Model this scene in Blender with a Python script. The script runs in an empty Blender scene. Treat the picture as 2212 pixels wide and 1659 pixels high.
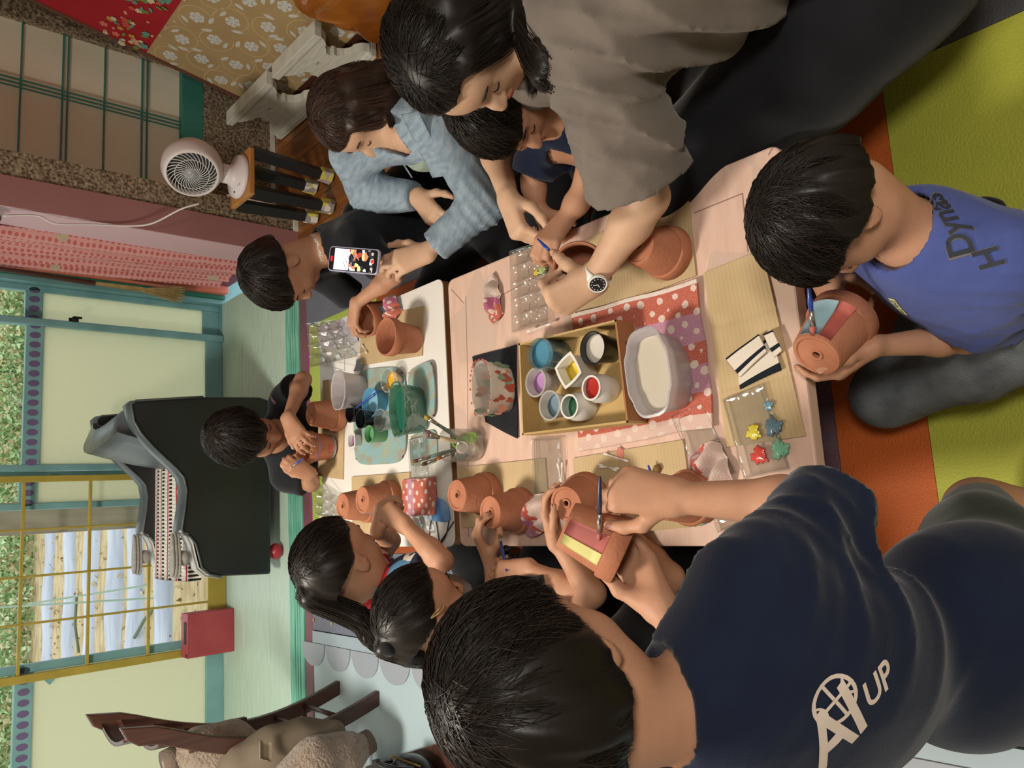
import bpy, bmesh, math, random, zlib
import numpy as np
from mathutils import Vector, Matrix

# ---------------------------------------------------------------- camera
SC = bpy.context.scene
COL = SC.collection
CAM_H = 1.51
FPX, CU, CV = 1720.0, 829.5, 1106.0            # focal length and centre of the upright frame, in pixels
RC = np.array([[0.9869929, -0.05807499, 0.1499077],
               [-0.15108176, -0.65378668, 0.7414427],
               [0.05494838, -0.754447, -0.65405688]])   # camera axes (right, down, forward) to world
_cd = bpy.data.cameras.new('camera')
_cd.sensor_fit = 'HORIZONTAL'; _cd.sensor_width = 36.0
_cd.lens = FPX / 2212.0 * 36.0
_cd.clip_start = 0.02; _cd.clip_end = 100
_co = bpy.data.objects.new('camera', _cd); COL.objects.link(_co)
_m = Matrix.Identity(4)
for _i in range(3):                            # the phone was held on its side: frame right = down, frame up = right
    _m[_i][0] = RC[_i][1]; _m[_i][1] = RC[_i][0]; _m[_i][2] = -RC[_i][2]
_m.translation = Vector((0, 0, CAM_H))
_co.matrix_world = _m
SC.camera = _co

# ---------------------------------------------------------------- light
SC.view_settings.view_transform = 'Standard'
SC.view_settings.look = 'None'
SC.view_settings.gamma = 1.0
SC.view_settings.use_curve_mapping = False
SC.view_settings.exposure = 0.0
_w = bpy.data.worlds.new('overcast_sky'); SC.world = _w; _w.use_nodes = True
_bg = _w.node_tree.nodes['Background']
_bg.inputs[0].default_value = (0.93, 0.97, 1.0, 1); _bg.inputs[1].default_value = 1.7
def area_light(name, loc, size, power, col, rot=(0, 0, 0)):
    l = bpy.data.lights.new(name, 'AREA'); l.shape = 'DISK'; l.size = size; l.energy = power; l.color = col
    o = bpy.data.objects.new(name, l); COL.objects.link(o); o.location = loc; o.rotation_euler = rot
    return o
area_light('lamp_light', (-0.75, 1.75, 2.28), 0.42, 56, (1.0, 0.91, 0.79))
area_light('lamp_light_back', (0.35, -0.45, 2.28), 0.42, 26, (1.0, 0.93, 0.84))

# ---------------------------------------------------------------- placing helpers (photo pixel + a known plane -> place)
def ray(x, y):
    return RC @ np.array([((1659.0 - y) - CU) / FPX, (x - CV) / FPX, 1.0])
_O = np.array([0, 0, CAM_H])
def PZ(x, y, z=0.0):
    r = ray(x, y); return _O + r * ((z - CAM_H) / r[2])
def PY(x, y, Y):
    r = ray(x, y); return _O + r * (Y / r[1])
def PX(x, y, X):
    r = ray(x, y); return _O + r * (X / r[0])
def PD(x, y, d):
    return _O + ray(x, y) * d
def V(*a): return np.array(a, float)
def nrm(a):
    a = np.asarray(a, float); return a / (np.linalg.norm(a) + 1e-12)

# ---------------------------------------------------------------- materials
def lin(c):
    if isinstance(c, str):
        c = tuple(int(c[i:i + 2], 16) / 255 for i in (0, 2, 4))
    return tuple(v / 12.92 if v <= 0.04045 else ((v + 0.055) / 1.055) ** 2.4 for v in c)
_MATS = {}
def mat(name, col, rough=0.6, col2=None, nscale=8, stretch=None, bump=0.0, bscale=60, metal=0.0, spec=0.4,
        sheen=0.0, coat=0.0, sss=0.0, emit=0.0, detail=3, lo=0.35, hi=0.65, coords='Object'):
    """Principled material; col2 mixes in by noise, bump is fine relief."""
    if name in _MATS: return _MATS[name]
    m = bpy.data.materials.new(name); m.use_nodes = True
    nt = m.node_tree; N = nt.nodes; L = nt.links
    b = N['Principled BSDF']
    c = (*lin(col), 1)
    b.inputs['Base Color'].default_value = c
    b.inputs['Roughness'].default_value = rough
    b.inputs['Metallic'].default_value = metal
    b.inputs['Specular IOR Level'].default_value = spec
    b.inputs['Sheen Weight'].default_value = sheen
    b.inputs['Coat Weight'].default_value = coat
    if sss:
        b.inputs['Subsurface Weight'].default_value = sss
        b.inputs['Subsurface Radius'].default_value = (0.6, 0.25, 0.15)
        b.inputs['Subsurface Scale'].default_value = 0.012
    if emit:
        b.inputs['Emission Color'].default_value = c; b.inputs['Emission Strength'].default_value = emit
    if col2 is not None or bump:
        tc = N.new('ShaderNodeTexCoord'); mp = N.new('ShaderNodeMapping')
        L.new(tc.outputs[coords], mp.inputs[0])
        if stretch: mp.inputs['Scale'].default_value = stretch
        if col2 is not None:
            nz = N.new('ShaderNodeTexNoise'); nz.inputs['Scale'].default_value = nscale; nz.inputs['Detail'].default_value = detail
            L.new(mp.outputs[0], nz.inputs['Vector'])
            rp = N.new('ShaderNodeValToRGB'); rp.color_ramp.elements[0].position = lo; rp.color_ramp.elements[1].position = hi
            rp.color_ramp.elements[0].color = c; rp.color_ramp.elements[1].color = (*lin(col2), 1)
            L.new(nz.outputs[0], rp.inputs[0]); L.new(rp.outputs[0], b.inputs['Base Color'])
        if bump:
            n2 = N.new('ShaderNodeTexNoise'); n2.inputs['Scale'].default_value = bscale; n2.inputs['Detail'].default_value = 2
            L.new(mp.outputs[0], n2.inputs['Vector'])
            bp = N.new('ShaderNodeBump'); bp.inputs['Strength'].default_value = bump; bp.inputs['Distance'].default_value = 0.01
            L.new(n2.outputs[0], bp.inputs['Height']); L.new(bp.outputs[0], b.inputs['Normal'])
    _MATS[name] = m
    return m
def clear_mat(name, tint='ffffff', gloss=0.12, rough=0.08, body=0.0, bodycol='ffffff', bump=0.0, bscale=30, tl_=0.5):
    """see-through plastic or glass: transparent + reflection + a little milky body"""
    if name in _MATS: return _MATS[name]
    m = bpy.data.materials.new(name); m.use_nodes = True
    nt = m.node_tree; N = nt.nodes; L = nt.links
    N.remove(N['Principled BSDF'])
    out = N['Material Output']
    tr = N.new('ShaderNodeBsdfTransparent'); tr.inputs[0].default_value = (*lin(tint), 1)
    gl = N.new('ShaderNodeBsdfGlossy'); gl.inputs['Roughness'].default_value = rough
    df = N.new('ShaderNodeBsdfDiffuse'); df.inputs[0].default_value = (*lin(bodycol), 1)
    tl = N.new('ShaderNodeBsdfTranslucent'); tl.inputs[0].default_value = (*lin(bodycol), 1)
    m0 = N.new('ShaderNodeMixShader'); m0.inputs[0].default_value = tl_
    L.new(df.outputs[0], m0.inputs[1]); L.new(tl.outputs[0], m0.inputs[2])
    m1 = N.new('ShaderNodeMixShader'); m1.inputs[0].default_value = body
    L.new(tr.outputs[0], m1.inputs[1]); L.new(m0.outputs[0], m1.inputs[2])
    lw = N.new('ShaderNodeLayerWeight'); lw.inputs[0].default_value = 0.35
    mu = N.new('ShaderNodeMath'); mu.operation = 'MULTIPLY_ADD'; mu.inputs[1].default_value = 0.4; mu.inputs[2].default_value = gloss
    mu.use_clamp = True
    L.new(lw.outputs['Facing'], mu.inputs[0])
    m2 = N.new('ShaderNodeMixShader')
    L.new(mu.outputs[0], m2.inputs[0]); L.new(m1.outputs[0], m2.inputs[1]); L.new(gl.outputs[0], m2.inputs[2])
    L.new(m2.outputs[0], out.inputs[0])
    if bump:
        tc = N.new('ShaderNodeTexCoord'); n2 = N.new('ShaderNodeTexNoise'); n2.inputs['Scale'].default_value = bscale
        L.new(tc.outputs['Object'], n2.inputs['Vector'])
        bp = N.new('ShaderNodeBump'); bp.inputs['Strength'].default_value = bump; bp.inputs['Distance'].default_value = 0.01
        L.new(n2.outputs[0], bp.inputs['Height']); L.new(bp.outputs[0], gl.inputs['Normal'])
    _MATS[name] = m
    return m
def nodes_mat(name, rough=0.7, spec=0.3):
    """an empty principled material to wire by hand: returns m, nodes, links, bsdf"""
    m = bpy.data.materials.new(name); m.use_nodes = True
    N = m.node_tree.nodes; L = m.node_tree.links; b = N['Principled BSDF']
    b.inputs['Roughness'].default_value = rough; b.inputs['Specular IOR Level'].default_value = spec
    _MATS[name] = m
    return m, N, L, b
def mathn(N, L, op, a, b=None, c=None):
    n = N.new('ShaderNodeMath'); n.operation = op
    for i, v in enumerate((a, b, c)):
        if v is None: continue
        if isinstance(v, (int, float)): n.inputs[i].default_value = v
        else: L.new(v, n.inputs[i])
    return n.outputs[0]
def mixc(N, L, f, a, b):
    n = N.new('ShaderNodeMix'); n.data_type = 'RGBA'
    if isinstance(f, (int, float)): n.inputs[0].default_value = f
    else: L.new(f, n.inputs[0])
    for i, v in ((6, a), (7, b)):
        if isinstance(v, str): n.inputs[i].default_value = (*lin(v), 1)
        else: L.new(v, n.inputs[i])
    return n.outputs[2]

# ---------------------------------------------------------------- mesh helpers
def tag(o, label=None, cat=None, group=None, kind=None):
    for k, v in (('label', label), ('category', cat), ('group', group), ('kind', kind)):
        if v: o[k] = v
    return o
def thing(name, label, cat, loc=(0, 0, 0), rot=(0, 0, 0), group=None, scale=None):
    o = bpy.data.objects.new(name, None); COL.objects.link(o)
    o.empty_display_size = 0.05
    o.location = loc; o.rotation_euler = rot
    if scale: o.scale = scale
    return tag(o, label, cat, group)
def copy_tree(o, parent=None):
    c = o.copy(); COL.objects.link(c); c.parent = parent
    for ch in o.children: copy_tree(ch, c)
    return c
def link(name, me, m=None, parent=None, loc=None, smooth=False):
    o = bpy.data.objects.new(name, me); COL.objects.link(o)
    if m is not None:
        for q in (m if isinstance(m, (list, tuple)) else [m]): me.materials.append(q)
    if parent is not None: o.parent = parent
    if loc is not None: o.location = loc
    if smooth: me.shade_smooth()
    return o
def rotm(ax, ang):
    return np.array(Matrix.Rotation(ang, 3, Vector(ax)))
def euler(rx=0, ry=0, rz=0):
    from mathutils import Euler
    return np.array(Euler((rx, ry, rz)).to_matrix())
def frame(zdir, xhint=(1, 0, 0)):
    """3x3 with columns x,y,z where z = zdir"""
    z = nrm(zdir); x = np.asarray(xhint, float); x = x - z * np.dot(x, z)
    if np.linalg.norm(x) < 1e-6:
        x = np.array([0, 1, 0.]) - z * z[1]
    x = nrm(x); return np.stack([x, np.cross(z, x), z], 1)
class MB:
    """collects geometry for ONE mesh object"""
    def __init__(s): s.v = []; s.f = []; s.mi = []; s.n = 0
    def add(s, vs, fs, R=None, t=None, mi=0):
        vs = np.asarray(vs, float)
        if R is not None: vs = vs @ np.asarray(R).T
        if t is not None: vs = vs + np.asarray(t, float)
        s.v.append(vs); s.f += [tuple(i + s.n for i in f) for f in fs]; s.mi += [mi] * len(fs); s.n += len(vs)
        return s
    def box(s, c, d, R=None, t=None, mi=0):
        h = np.array(d, float) / 2
        vs = [[sx, sy, sz] for sx in (-1, 1) for sy in (-1, 1) for sz in (-1, 1)]
        vs = np.array(vs) * h + np.array(c, float)
        return s.add(vs, [(0, 1, 3, 2), (4, 6, 7, 5), (0, 4, 5, 1), (2, 3, 7, 6), (0, 2, 6, 4), (1, 5, 7, 3)], R, t, mi)
    def lathe(s, prof, n=32, R=None, t=None, mi=0, close=False, shape=None):
        """prof: (r,z) list round local z; shape(angle)->radius factor"""
        a = np.linspace(0, 2 * math.pi, n, endpoint=False)
        sh = np.array([shape(q) for q in a]) if shape else np.ones(n)
        vs = []; fs = []; rows = []
        for r, z in prof:
            if r < 1e-6:
                rows.append([len(vs)]); vs.append([0, 0, z])
            else:
                rows.append(list(range(len(vs), len(vs) + n)))
                vs += [[r * sh[i] * math.cos(a[i]), r * sh[i] * math.sin(a[i]), z] for i in range(n)]
        for A, B in zip(rows[:-1], rows[1:]):
            for i in range(n):
                j = (i + 1) % n
                if len(A) == 1 and len(B) == 1: continue
                if len(A) == 1: fs.append((A[0], B[j], B[i]))
                elif len(B) == 1: fs.append((A[i], A[j], B[0]))
                else: fs.append((A[i], A[j], B[j], B[i]))
        return s.add(vs, fs, R, t, mi)
    def tube(s, pts, rad, n=8, cap=True, mi=0, flat=None):
        pts = [np.asarray(p, float) for p in pts]
        if not hasattr(rad, '__len__'): rad = [rad] * len(pts)
        vs = []; fs = []; k = len(pts)
        up = np.array([0, 0, 1.0])
        d0 = nrm(pts[1] - pts[0])
        if abs(d0[2]) > 0.9: up = np.array([1.0, 0, 0])
        x = nrm(np.cross(up, d0))
        for i in range(k):
            d = nrm(pts[min(i + 1, k - 1)] - pts[max(i - 1, 0)])
            x = nrm(x - d * np.dot(x, d)); y = np.cross(d, x)
            for j in range(n):
                a = 2 * math.pi * j / n
                vs.append(pts[i] + rad[i] * (math.cos(a) * x + math.sin(a) * y * (flat or 1)))
        for i in range(k - 1):
            for j in range(n):
                q = (j + 1) % n
                fs.append((i * n + j, i * n + q, (i + 1) * n + q, (i + 1) * n + j))
        if cap:
            fs.append(tuple(range(n - 1, -1, -1))); fs.append(tuple((k - 1) * n + j for j in range(n)))
        return s.add(vs, fs, None, None, mi)
    def prism(s, poly, z0, z1, R=None, t=None, mi=0):
        n = len(poly)
        vs = [(p[0], p[1], z0) for p in poly] + [(p[0], p[1], z1) for p in poly]
        fs = [tuple(range(n - 1, -1, -1)), tuple(range(n, 2 * n))]
        fs += [(i, (i + 1) % n, n + (i + 1) % n, n + i) for i in range(n)]
        return s.add(vs, fs, R, t, mi)
    def sheet(s, P, th, mi=0, mi2=None):
        """P: (nu,nv,3) grid of points -> sheet of thickness th (down the normal)"""
        nu, nv = P.shape[:2]
        du = np.gradient(P, axis=0); dv = np.gradient(P, axis=1)
        nn = np.cross(du, dv); nn /= (np.linalg.norm(nn, axis=2, keepdims=True) + 1e-12)
        A = (P).reshape(-1, 3); B = (P - nn * th).reshape(-1, 3)
        idx = lambda i, j: i * nv + j
        top = [(idx(i, j), idx(i + 1, j), idx(i + 1, j + 1), idx(i, j + 1)) for i in range(nu - 1) for j in range(nv - 1)]
        k = nu * nv
        bot = [(k + a, k + d, k + c, k + b) for a, b, c, d in top]
        rim = [idx(i, 0) for i in range(nu)] + [idx(nu - 1, j) for j in range(1, nv)] + [idx(i, nv - 1) for i in range(nu - 2, -1, -1)] + [idx(0, j) for j in range(nv - 2, 0, -1)]
        side = [(rim[i], k + rim[i], k + rim[(i + 1) % len(rim)], rim[(i + 1) % len(rim)])[::-1] for i in range(len(rim))]
        s.add(np.concatenate([A, B]), top + side, None, None, mi)
        s.n -= 0
        base = s.n - 2 * k
        s.f += [tuple(base + q for q in f) for f in bot]; s.mi += [mi if mi2 is None else mi2] * len(bot)
        return s
    def mesh(s, name):
        me = bpy.data.meshes.new(name)
        me.from_pydata(np.concatenate(s.v).tolist() if s.v else [], [], s.f)
        me.polygons.foreach_set('material_index', s.mi)
        me.update()
        return me
    def build(s, name, m=None, parent=None, loc=None, smooth=False, bevel=0, seg=2, auto=None, weld=False):
        me = s.mesh(name)
        o = link(name, me, m, parent, loc, smooth)
        if auto is not None:
            me.shade_smooth(); me.set_sharp_from_angle(angle=math.radians(auto))
        if bevel:
            md = o.modifiers.new('bevel', 'BEVEL'); md.width = bevel; md.segments = seg; md.limit_method = 'ANGLE'; md.angle_limit = 0.6
        return o
def rng(seed):
    return random.Random(zlib.crc32(seed.encode()))
def fnoise(P, sc, seed=0):
    """cheap smooth noise from sines, -1..1, for (N,3)"""
    r = np.random.RandomState(seed); out = 0
    for k in range(5):
        d = r.normal(size=3); d /= np.linalg.norm(d)
        out = out + np.sin((P @ d) * sc * (0.7 + 0.25 * k) + r.uniform(0, 6.28))
    return out / 5
# ================================================================ the room
M_TURQ = mat('turquoise_paint', '6f9da3', 0.5, '7fb0b4', 6, bump=0.1, bscale=40)
M_TURQD = mat('dark_turquoise_paint', '3d8276', 0.55)
M_GREEN = mat('sea_green_paint', '5fae98', 0.5, '86c9b4', 9, (1, 8, 8))
M_DKGREEN = mat('dark_green_paint', '1f6b57', 0.5)
M_MINT = mat('mint_painted_boards', 'b4d0c0', 0.45, 'c3dccd', 14, (0.6, 9, 9), bump=0.12, bscale=30)
M_PURP = mat('plum_painted_wood', '6e4a56', 0.5, '80525e', 10)
M_DOT = mat('purple_dot_paint', '6d5e86', 0.5)
M_PINKD = mat('dusty_pink_paint', '9a6b6b', 0.6, 'a17272', 3)
M_PINKL = mat('pale_pink_paint', 'c9a6b0', 0.55)
M_CORAL = mat('coral_paint', 'd0705c', 0.55, 'd88068', 5)
M_YEL = mat('mustard_paint', 'a0903a', 0.5, 'b09c42', 12)
M_WHITEW = mat('white_painted_wood', 'd8d8ce', 0.5, 'e6e4da', 20, (1, 6, 1), bump=0.15, bscale=25)
M_CEIL = mat('ceiling_white', 'e4dfd4', 0.9)
M_WALLC = mat('cream_plaster', 'd9cfbf', 0.9, bump=0.1)
def granite():
    m, N, L, b = nodes_mat('speckled_stone_plaster', 0.85, 0.2)
    tc = N.new('ShaderNodeTexCoord')
    n1 = N.new('ShaderNodeTexNoise'); n1.inputs['Scale'].default_value = 95; n1.inputs['Detail'].default_value = 4
    L.new(tc.outputs['Object'], n1.inputs['Vector'])
    r = N.new('ShaderNodeValToRGB'); e = r.color_ramp.elements
    e[0].position = 0.36; e[0].color = (*lin('574a3d'), 1); e[1].position = 0.7; e[1].color = (*lin('b5a58e'), 1)
    q = r.color_ramp.elements.new(0.52); q.color = (*lin('8e7d69'), 1)
    L.new(n1.outputs[0], r.inputs[0]); L.new(r.outputs[0], b.inputs['Base Color'])
    bp = N.new('ShaderNodeBump'); bp.inputs['Strength'].default_value = 0.7; bp.inputs['Distance'].default_value = 0.008
    L.new(n1.outputs[0], bp.inputs['Height']); L.new(bp.outputs[0], b.inputs['Normal'])
    return m
M_STONE = granite()
def woodm(name, a, b_, ax=1, sc=3.0, rough=0.35, dist=4.0):
    m, N, L, b = nodes_mat(name, rough, 0.5)
    tc = N.new('ShaderNodeTexCoord'); mp = N.new('ShaderNodeMapping')
    s = [9, 9, 9]; s[ax] = 0.9; mp.inputs['Scale'].default_value = s
    L.new(tc.outputs['Object'], mp.inputs[0])
    n1 = N.new('ShaderNodeTexNoise'); n1.inputs['Scale'].default_value = sc; n1.inputs['Detail'].default_value = 6; n1.inputs['Distortion'].default_value = dist * 0.3
    L.new(mp.outputs[0], n1.inputs['Vector'])
    r = N.new('ShaderNodeValToRGB'); e = r.color_ramp.elements
    e[0].position = 0.3; e[0].color = (*lin(a), 1); e[1].position = 0.7; e[1].color = (*lin(b_), 1)
    L.new(n1.outputs[0], r.inputs[0]); L.new(r.outputs[0], b.inputs['Base Color'])
    return m
M_FLOORW = woodm('glossy_brown_floorboard', '6a3f1e', '9c6430', 1, 2.2, 0.28)
M_DARKW = woodm('dark_stained_wood', '3a241d', '55362b', 2, 3, 0.35)
M_BIRCH = woodm('honey_plywood', 'a06a36', 'c08a4c', 0, 3, 0.4)

def struct(name): 
    o = bpy.data.objects.new(name, None); COL.objects.link(o); o['kind'] = 'structure'; return o
def sbox(name, lo, hi, m, parent=None, bevel=0.0):
    lo = np.array(lo, float); hi = np.array(hi, float)
    o = MB().box((0, 0, 0), hi - lo).build(name, m, parent, loc=tuple((lo + hi) / 2), bevel=bevel)
    if parent is None: o['kind'] = 'structure'
    return o

# floors -------------------------------------------------------------
fl = struct('floor')
sbox('sub_floor', (-2.2, -2.2, -0.08), (2.4, 3.19, -0.022), M_DARKW, fl)
for i in range(10):                                   # glossy boards run away from the camera on the right
    x0 = 0.85 + i * 0.115
    sbox('floorboard', (x0 + 0.001, 0.2, -0.022), (x0 + 0.114, 3.28, -0.004), M_FLOORW, fl, 0.002)
cf = struct('floor')
for y0, y1 in ((3.18, 3.375), (3.378, 3.652), (3.655, 3.90)):
    sbox('floorboard', (-1.5, y0, -0.03), (1.09, y1, 0.0), M_MINT, cf, 0.002)
sbox('trim_1', (-1.5, 2.985, -0.05), (1.106, 3.052, -0.002), M_PURP, bevel=0.006)
tk = struct('trim_2')
sbox('track_base', (-1.5, 3.052, -0.04), (1.106, 3.18, -0.012), M_DARKW, tk)
for y0, y1 in ((3.054, 3.084), (3.092, 3.105), (3.113, 3.126), (3.134, 3.178)):
    sbox('track_rib', (-1.5, y0, -0.03), (1.106, y1, 0.002), M_GREEN, tk, 0.002)
# window wall ----------------------------------------------------------
YW = 3.93
M_FROST = clear_mat('frosted_glass', 'e4e8d8', 0.02, 0.4, 0.96, 'e8ead4', bump=0.3, bscale=120, tl_=0.72)
M_PANE = clear_mat('window_glass', 'f6faf6', 0.03, 0.02, 0.0)
ZT = 1.95
sbox('wall_far', (-2.2, YW - 0.03, ZT), (1.30, YW + 0.09, 2.42), M_WALLC)
sbox('wall_far_sill', (-2.2, YW - 0.035, -0.3), (1.30, YW + 0.1, 0.0), M_TURQ)
def sash(n, x0, x1, y, panes, stile=(0.03, 0.03), dots=True, rail=(0.787, 0.855)):
    w = struct('window_%d' % n)
    sl, sr = stile
    sbox('stile', (x0, y - 0.018, 0.0), (x0 + sl, y + 0.018, ZT), M_TURQ, w, 0.003)
    sbox('stile', (x1 - sr, y - 0.018, 0.0), (x1, y + 0.018, ZT), M_TURQ, w, 0.003)
    sbox('bottom_rail', (x0 + sl, y - 0.016, 0.0), (x1 - sr, y + 0.016, 0.082), M_TURQ, w, 0.003)
    sbox('top_rail', (x0 + sl, y - 0.016, ZT - 0.06), (x1 - sr, y + 0.016, ZT), M_TURQ, w, 0.003)
    mr = sbox('middle_rail', (x0 + sl, y - 0.016, rail[0]), (x1 - sr, y + 0.016, rail[1]), M_TURQ, w, 0.003)
    if dots:
        k0 = math.ceil((x0 + sl * 0.4) / 0.0425)
        me = MB().prism([(0.0138 * math.cos(t), 0.0212 * math.sin(t)) for t in np.linspace(0, 2 * math.pi, 20, endpoint=False)], -0.0008, 0.0008, R=euler(math.pi / 2)).mesh('dot')
        me.materials.append(M_DOT)
        k = k0
        while k * 0.0425 < x1 - sr * 0.4:
            o = bpy.data.objects.new('painted_dot', me); COL.objects.link(o); o.parent = mr
            o.location = Vector((k * 0.0425, y - 0.0172, (rail[0] + rail[1]) / 2)) - mr.location
            k += 1
    for (z0, z1, m) in panes:
        sbox('pane', (x0 + sl, y - 0.003, z0), (x1 - sr, y + 0.003, z1), m, w)
    return w
FR = [(0.082, 0.787, M_FROST), (0.855, ZT - 0.06, M_PANE)]
w1 = sash(1, 0.905, 1.085, YW + 0.02, FR, (0.02, 0.028))
w2 = sash(2, 0.262, 0.91, YW - 0.02, FR, (0.026, 0.016))
bar = sbox('meeting_stile', (0.89, YW - 0.06, 0.0), (0.922, YW - 0.036, ZT), M_TURQ, w2, 0.004)
mbl = MB().box((0, 0, 0), (0.026, 0.012, 0.04)).lathe([(0, 0.024), (0.01, 0.022), (0.014, 0.012), (0.012, 0)], 12, R=euler(math.pi / 2), t=(0.004, -0.01, 0.0))
mbl.box((0.012, -0.02, -0.012), (0.01, 0.01, 0.035)).build('catch', mat('oiled_bronze', '2c2622', 0.4, metal=0.6), w2, loc=(0.906 + 0.02, YW - 0.05, 0.675), bevel=0.003)
w3 = sash(3, 0.098, 0.262, YW + 0.02, FR, (0.028, 0.024))
w4 = sash(4, -1.4, -0.53, YW - 0.02, FR, (0.03, 0.034))
for nm, x, z in (('corner_block', 0.247, 0.73), ('corner_block', -0.6, 0.73)):
    MB().prism([(0, -0.022), (0, 0.022), (-0.024, 0)], -0.006, 0.006, R=euler(math.pi / 2)).build(nm, M_TURQ, w2 if x > 0 else w4, loc=(x, YW - 0.045, z))
sbox('head_rail', (-1.5, YW - 0.045, ZT - 0.02), (1.10, YW + 0.05, ZT + 0.05), M_TURQ, w2)
jb = struct('trim_3')
sbox('jamb_strip', (1.085, YW - 0.05, 0.0), (1.106, YW + 0.03, ZT), M_TURQ, jb)
sbox('jamb_strip', (1.106, YW - 0.075, 0.0), (1.124, YW + 0.03, ZT), M_DKGREEN, jb)
sbox('jamb_board', (1.126, YW - 0.12, 0.0), (1.20, YW + 0.03, 2.3), M_CORAL, jb, 0.003)
# corridor right side, pillar, stone wall --------------------------------
sbox('wall_corridor_side', (1.16, 3.25, 0.0), (1.2, 3.83, 2.42), mat('plum_wall', '6a3c4c', 0.7))
pl = struct('trim_4')
sbox('pillar_front', (1.111, 3.055, -0.02), (1.219, 3.10, 2.42), M_PINKD, pl)
sbox('pillar_side', (1.108, 3.058, -0.02), (1.1105, 3.25, 2.42), M_PINKL, pl)
sbox('pillar_core', (1.1115, 3.101, -0.02), (1.2185, 3.25, 2.42), M_PINKL, pl)
ws = struct('wall_stone')
sbox('stone_pier', (1.22, 3.062, -0.02), (1.315, 3.30, 2.42), M_STONE, ws)
sbox('stone_panel', (1.315, 3.28, -0.02), (2.05, 3.36, 0.318), M_STONE, ws)
sbox('stone_panel', (1.315, 3.29, 0.318), (1.40, 3.36, 2.42), M_STONE, ws)
sbox('stone_panel', (1.955, 3.285, 0.318), (2.40, 3.36, 2.42), M_STONE, ws)
sbox('stone_panel', (1.40, 3.30, 1.9), (1.955, 3.36, 2.42), M_STONE, ws)
bb = struct('baseboard_stone')
sbox('board', (1.219, 3.048, -0.004), (1.318, 3.061, 0.014), M_WHITEW, bb)
sbox('board', (1.318, 3.266, -0.004), (2.05, 3.279, 0.014), M_WHITEW, bb)
sbox('corner_bead', (1.3155, 3.062, 0.0), (1.324, 3.07, 0.30), M_WHITEW, bb)
# sliding glass door with teal glazing bars
dr = struct('door_1')
sbox('glass', (1.40, 3.318, 0.408), (1.955, 3.322, 1.9), mat('milky_glass', 'f0ecda', 0.25, 'e2d8c2', 1.5, spec=0.4), dr)
sbox('backing_wall', (1.32, 3.40, 0.2), (2.1, 3.42, 2.0), mat('dim_room_beyond', 'a89a86', 0.9, 'b8b096', 2), dr)
MB().prism([(1.32, 0.318), (1.91, 0.318), (1.955, 0.345), (1.955, 0.408), (1.32, 0.408)], -0.02, 0.02, R=euler(math.pi / 2), t=(0, 3.30, 0)).build('bottom_rail', M_TURQD, dr, bevel=0.003)
for zc in (0.4725 + 0.07, 0.562, 0.706, 0.84, 0.858, 1.0, 1.14, 1.16, 1.30):
    if zc > 0.545 or zc < 0.5: sbox('glazing_bar', (1.40, 3.306, zc - 0.0022), (1.955, 3.317, zc + 0.0022), M_TURQD, dr)
sbox('glazing_bar', (1.40, 3.306, 0.5395), (1.955, 3.317, 0.5440), M_TURQD, dr)
for xc in (1.678, 1.694, 1.71):
    sbox('glazing_bar', (xc - 0.0022, 3.300, 0.408), (xc + 0.0022, 3.3055, 1.9), M_TURQD, dr)
# rest of the shell
sbox('wall_right', (2.25, -2.2, -0.05), (2.35, 3.36, 2.42), M_WALLC)
sbox('wall_left', (-2.0, -2.2, -0.05), (-1.9, 3.93, 2.42), M_WALLC)
sbox('wall_back', (-2.0, -2.3, -0.05), (2.35, -2.2, 2.42), M_WALLC)
sbox('ceiling', (-2.0, -2.3, 2.40), (2.4, 4.0, 2.45), M_CEIL)
sbox('wall_over_stone', (1.20, 3.36, 0.0), (2.35, 3.45, 2.42), M_WALLC)
for (x, y) in ((-0.75, 1.75), (0.35, -0.45)):
    cl = thing('ceiling_lamp', 'round white ceiling lamp over the %s' % ('white table' if x < 0 else 'room behind the camera'), 'lamp', (x, y, 2.4))
    MB().lathe([(0, 0), (0.24, 0), (0.25, -0.03), (0.24, -0.06), (0.0, -0.06)], 40).build('lamp_shade', mat('lamp_opal', 'fff4e0', 0.5, emit=0.6), cl, smooth=True)
    MB().lathe([(0.25, 0.0), (0.262, -0.02), (0.25, -0.05)], 40).build('lamp_rim', M_WHITEW, cl, smooth=True)

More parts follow.
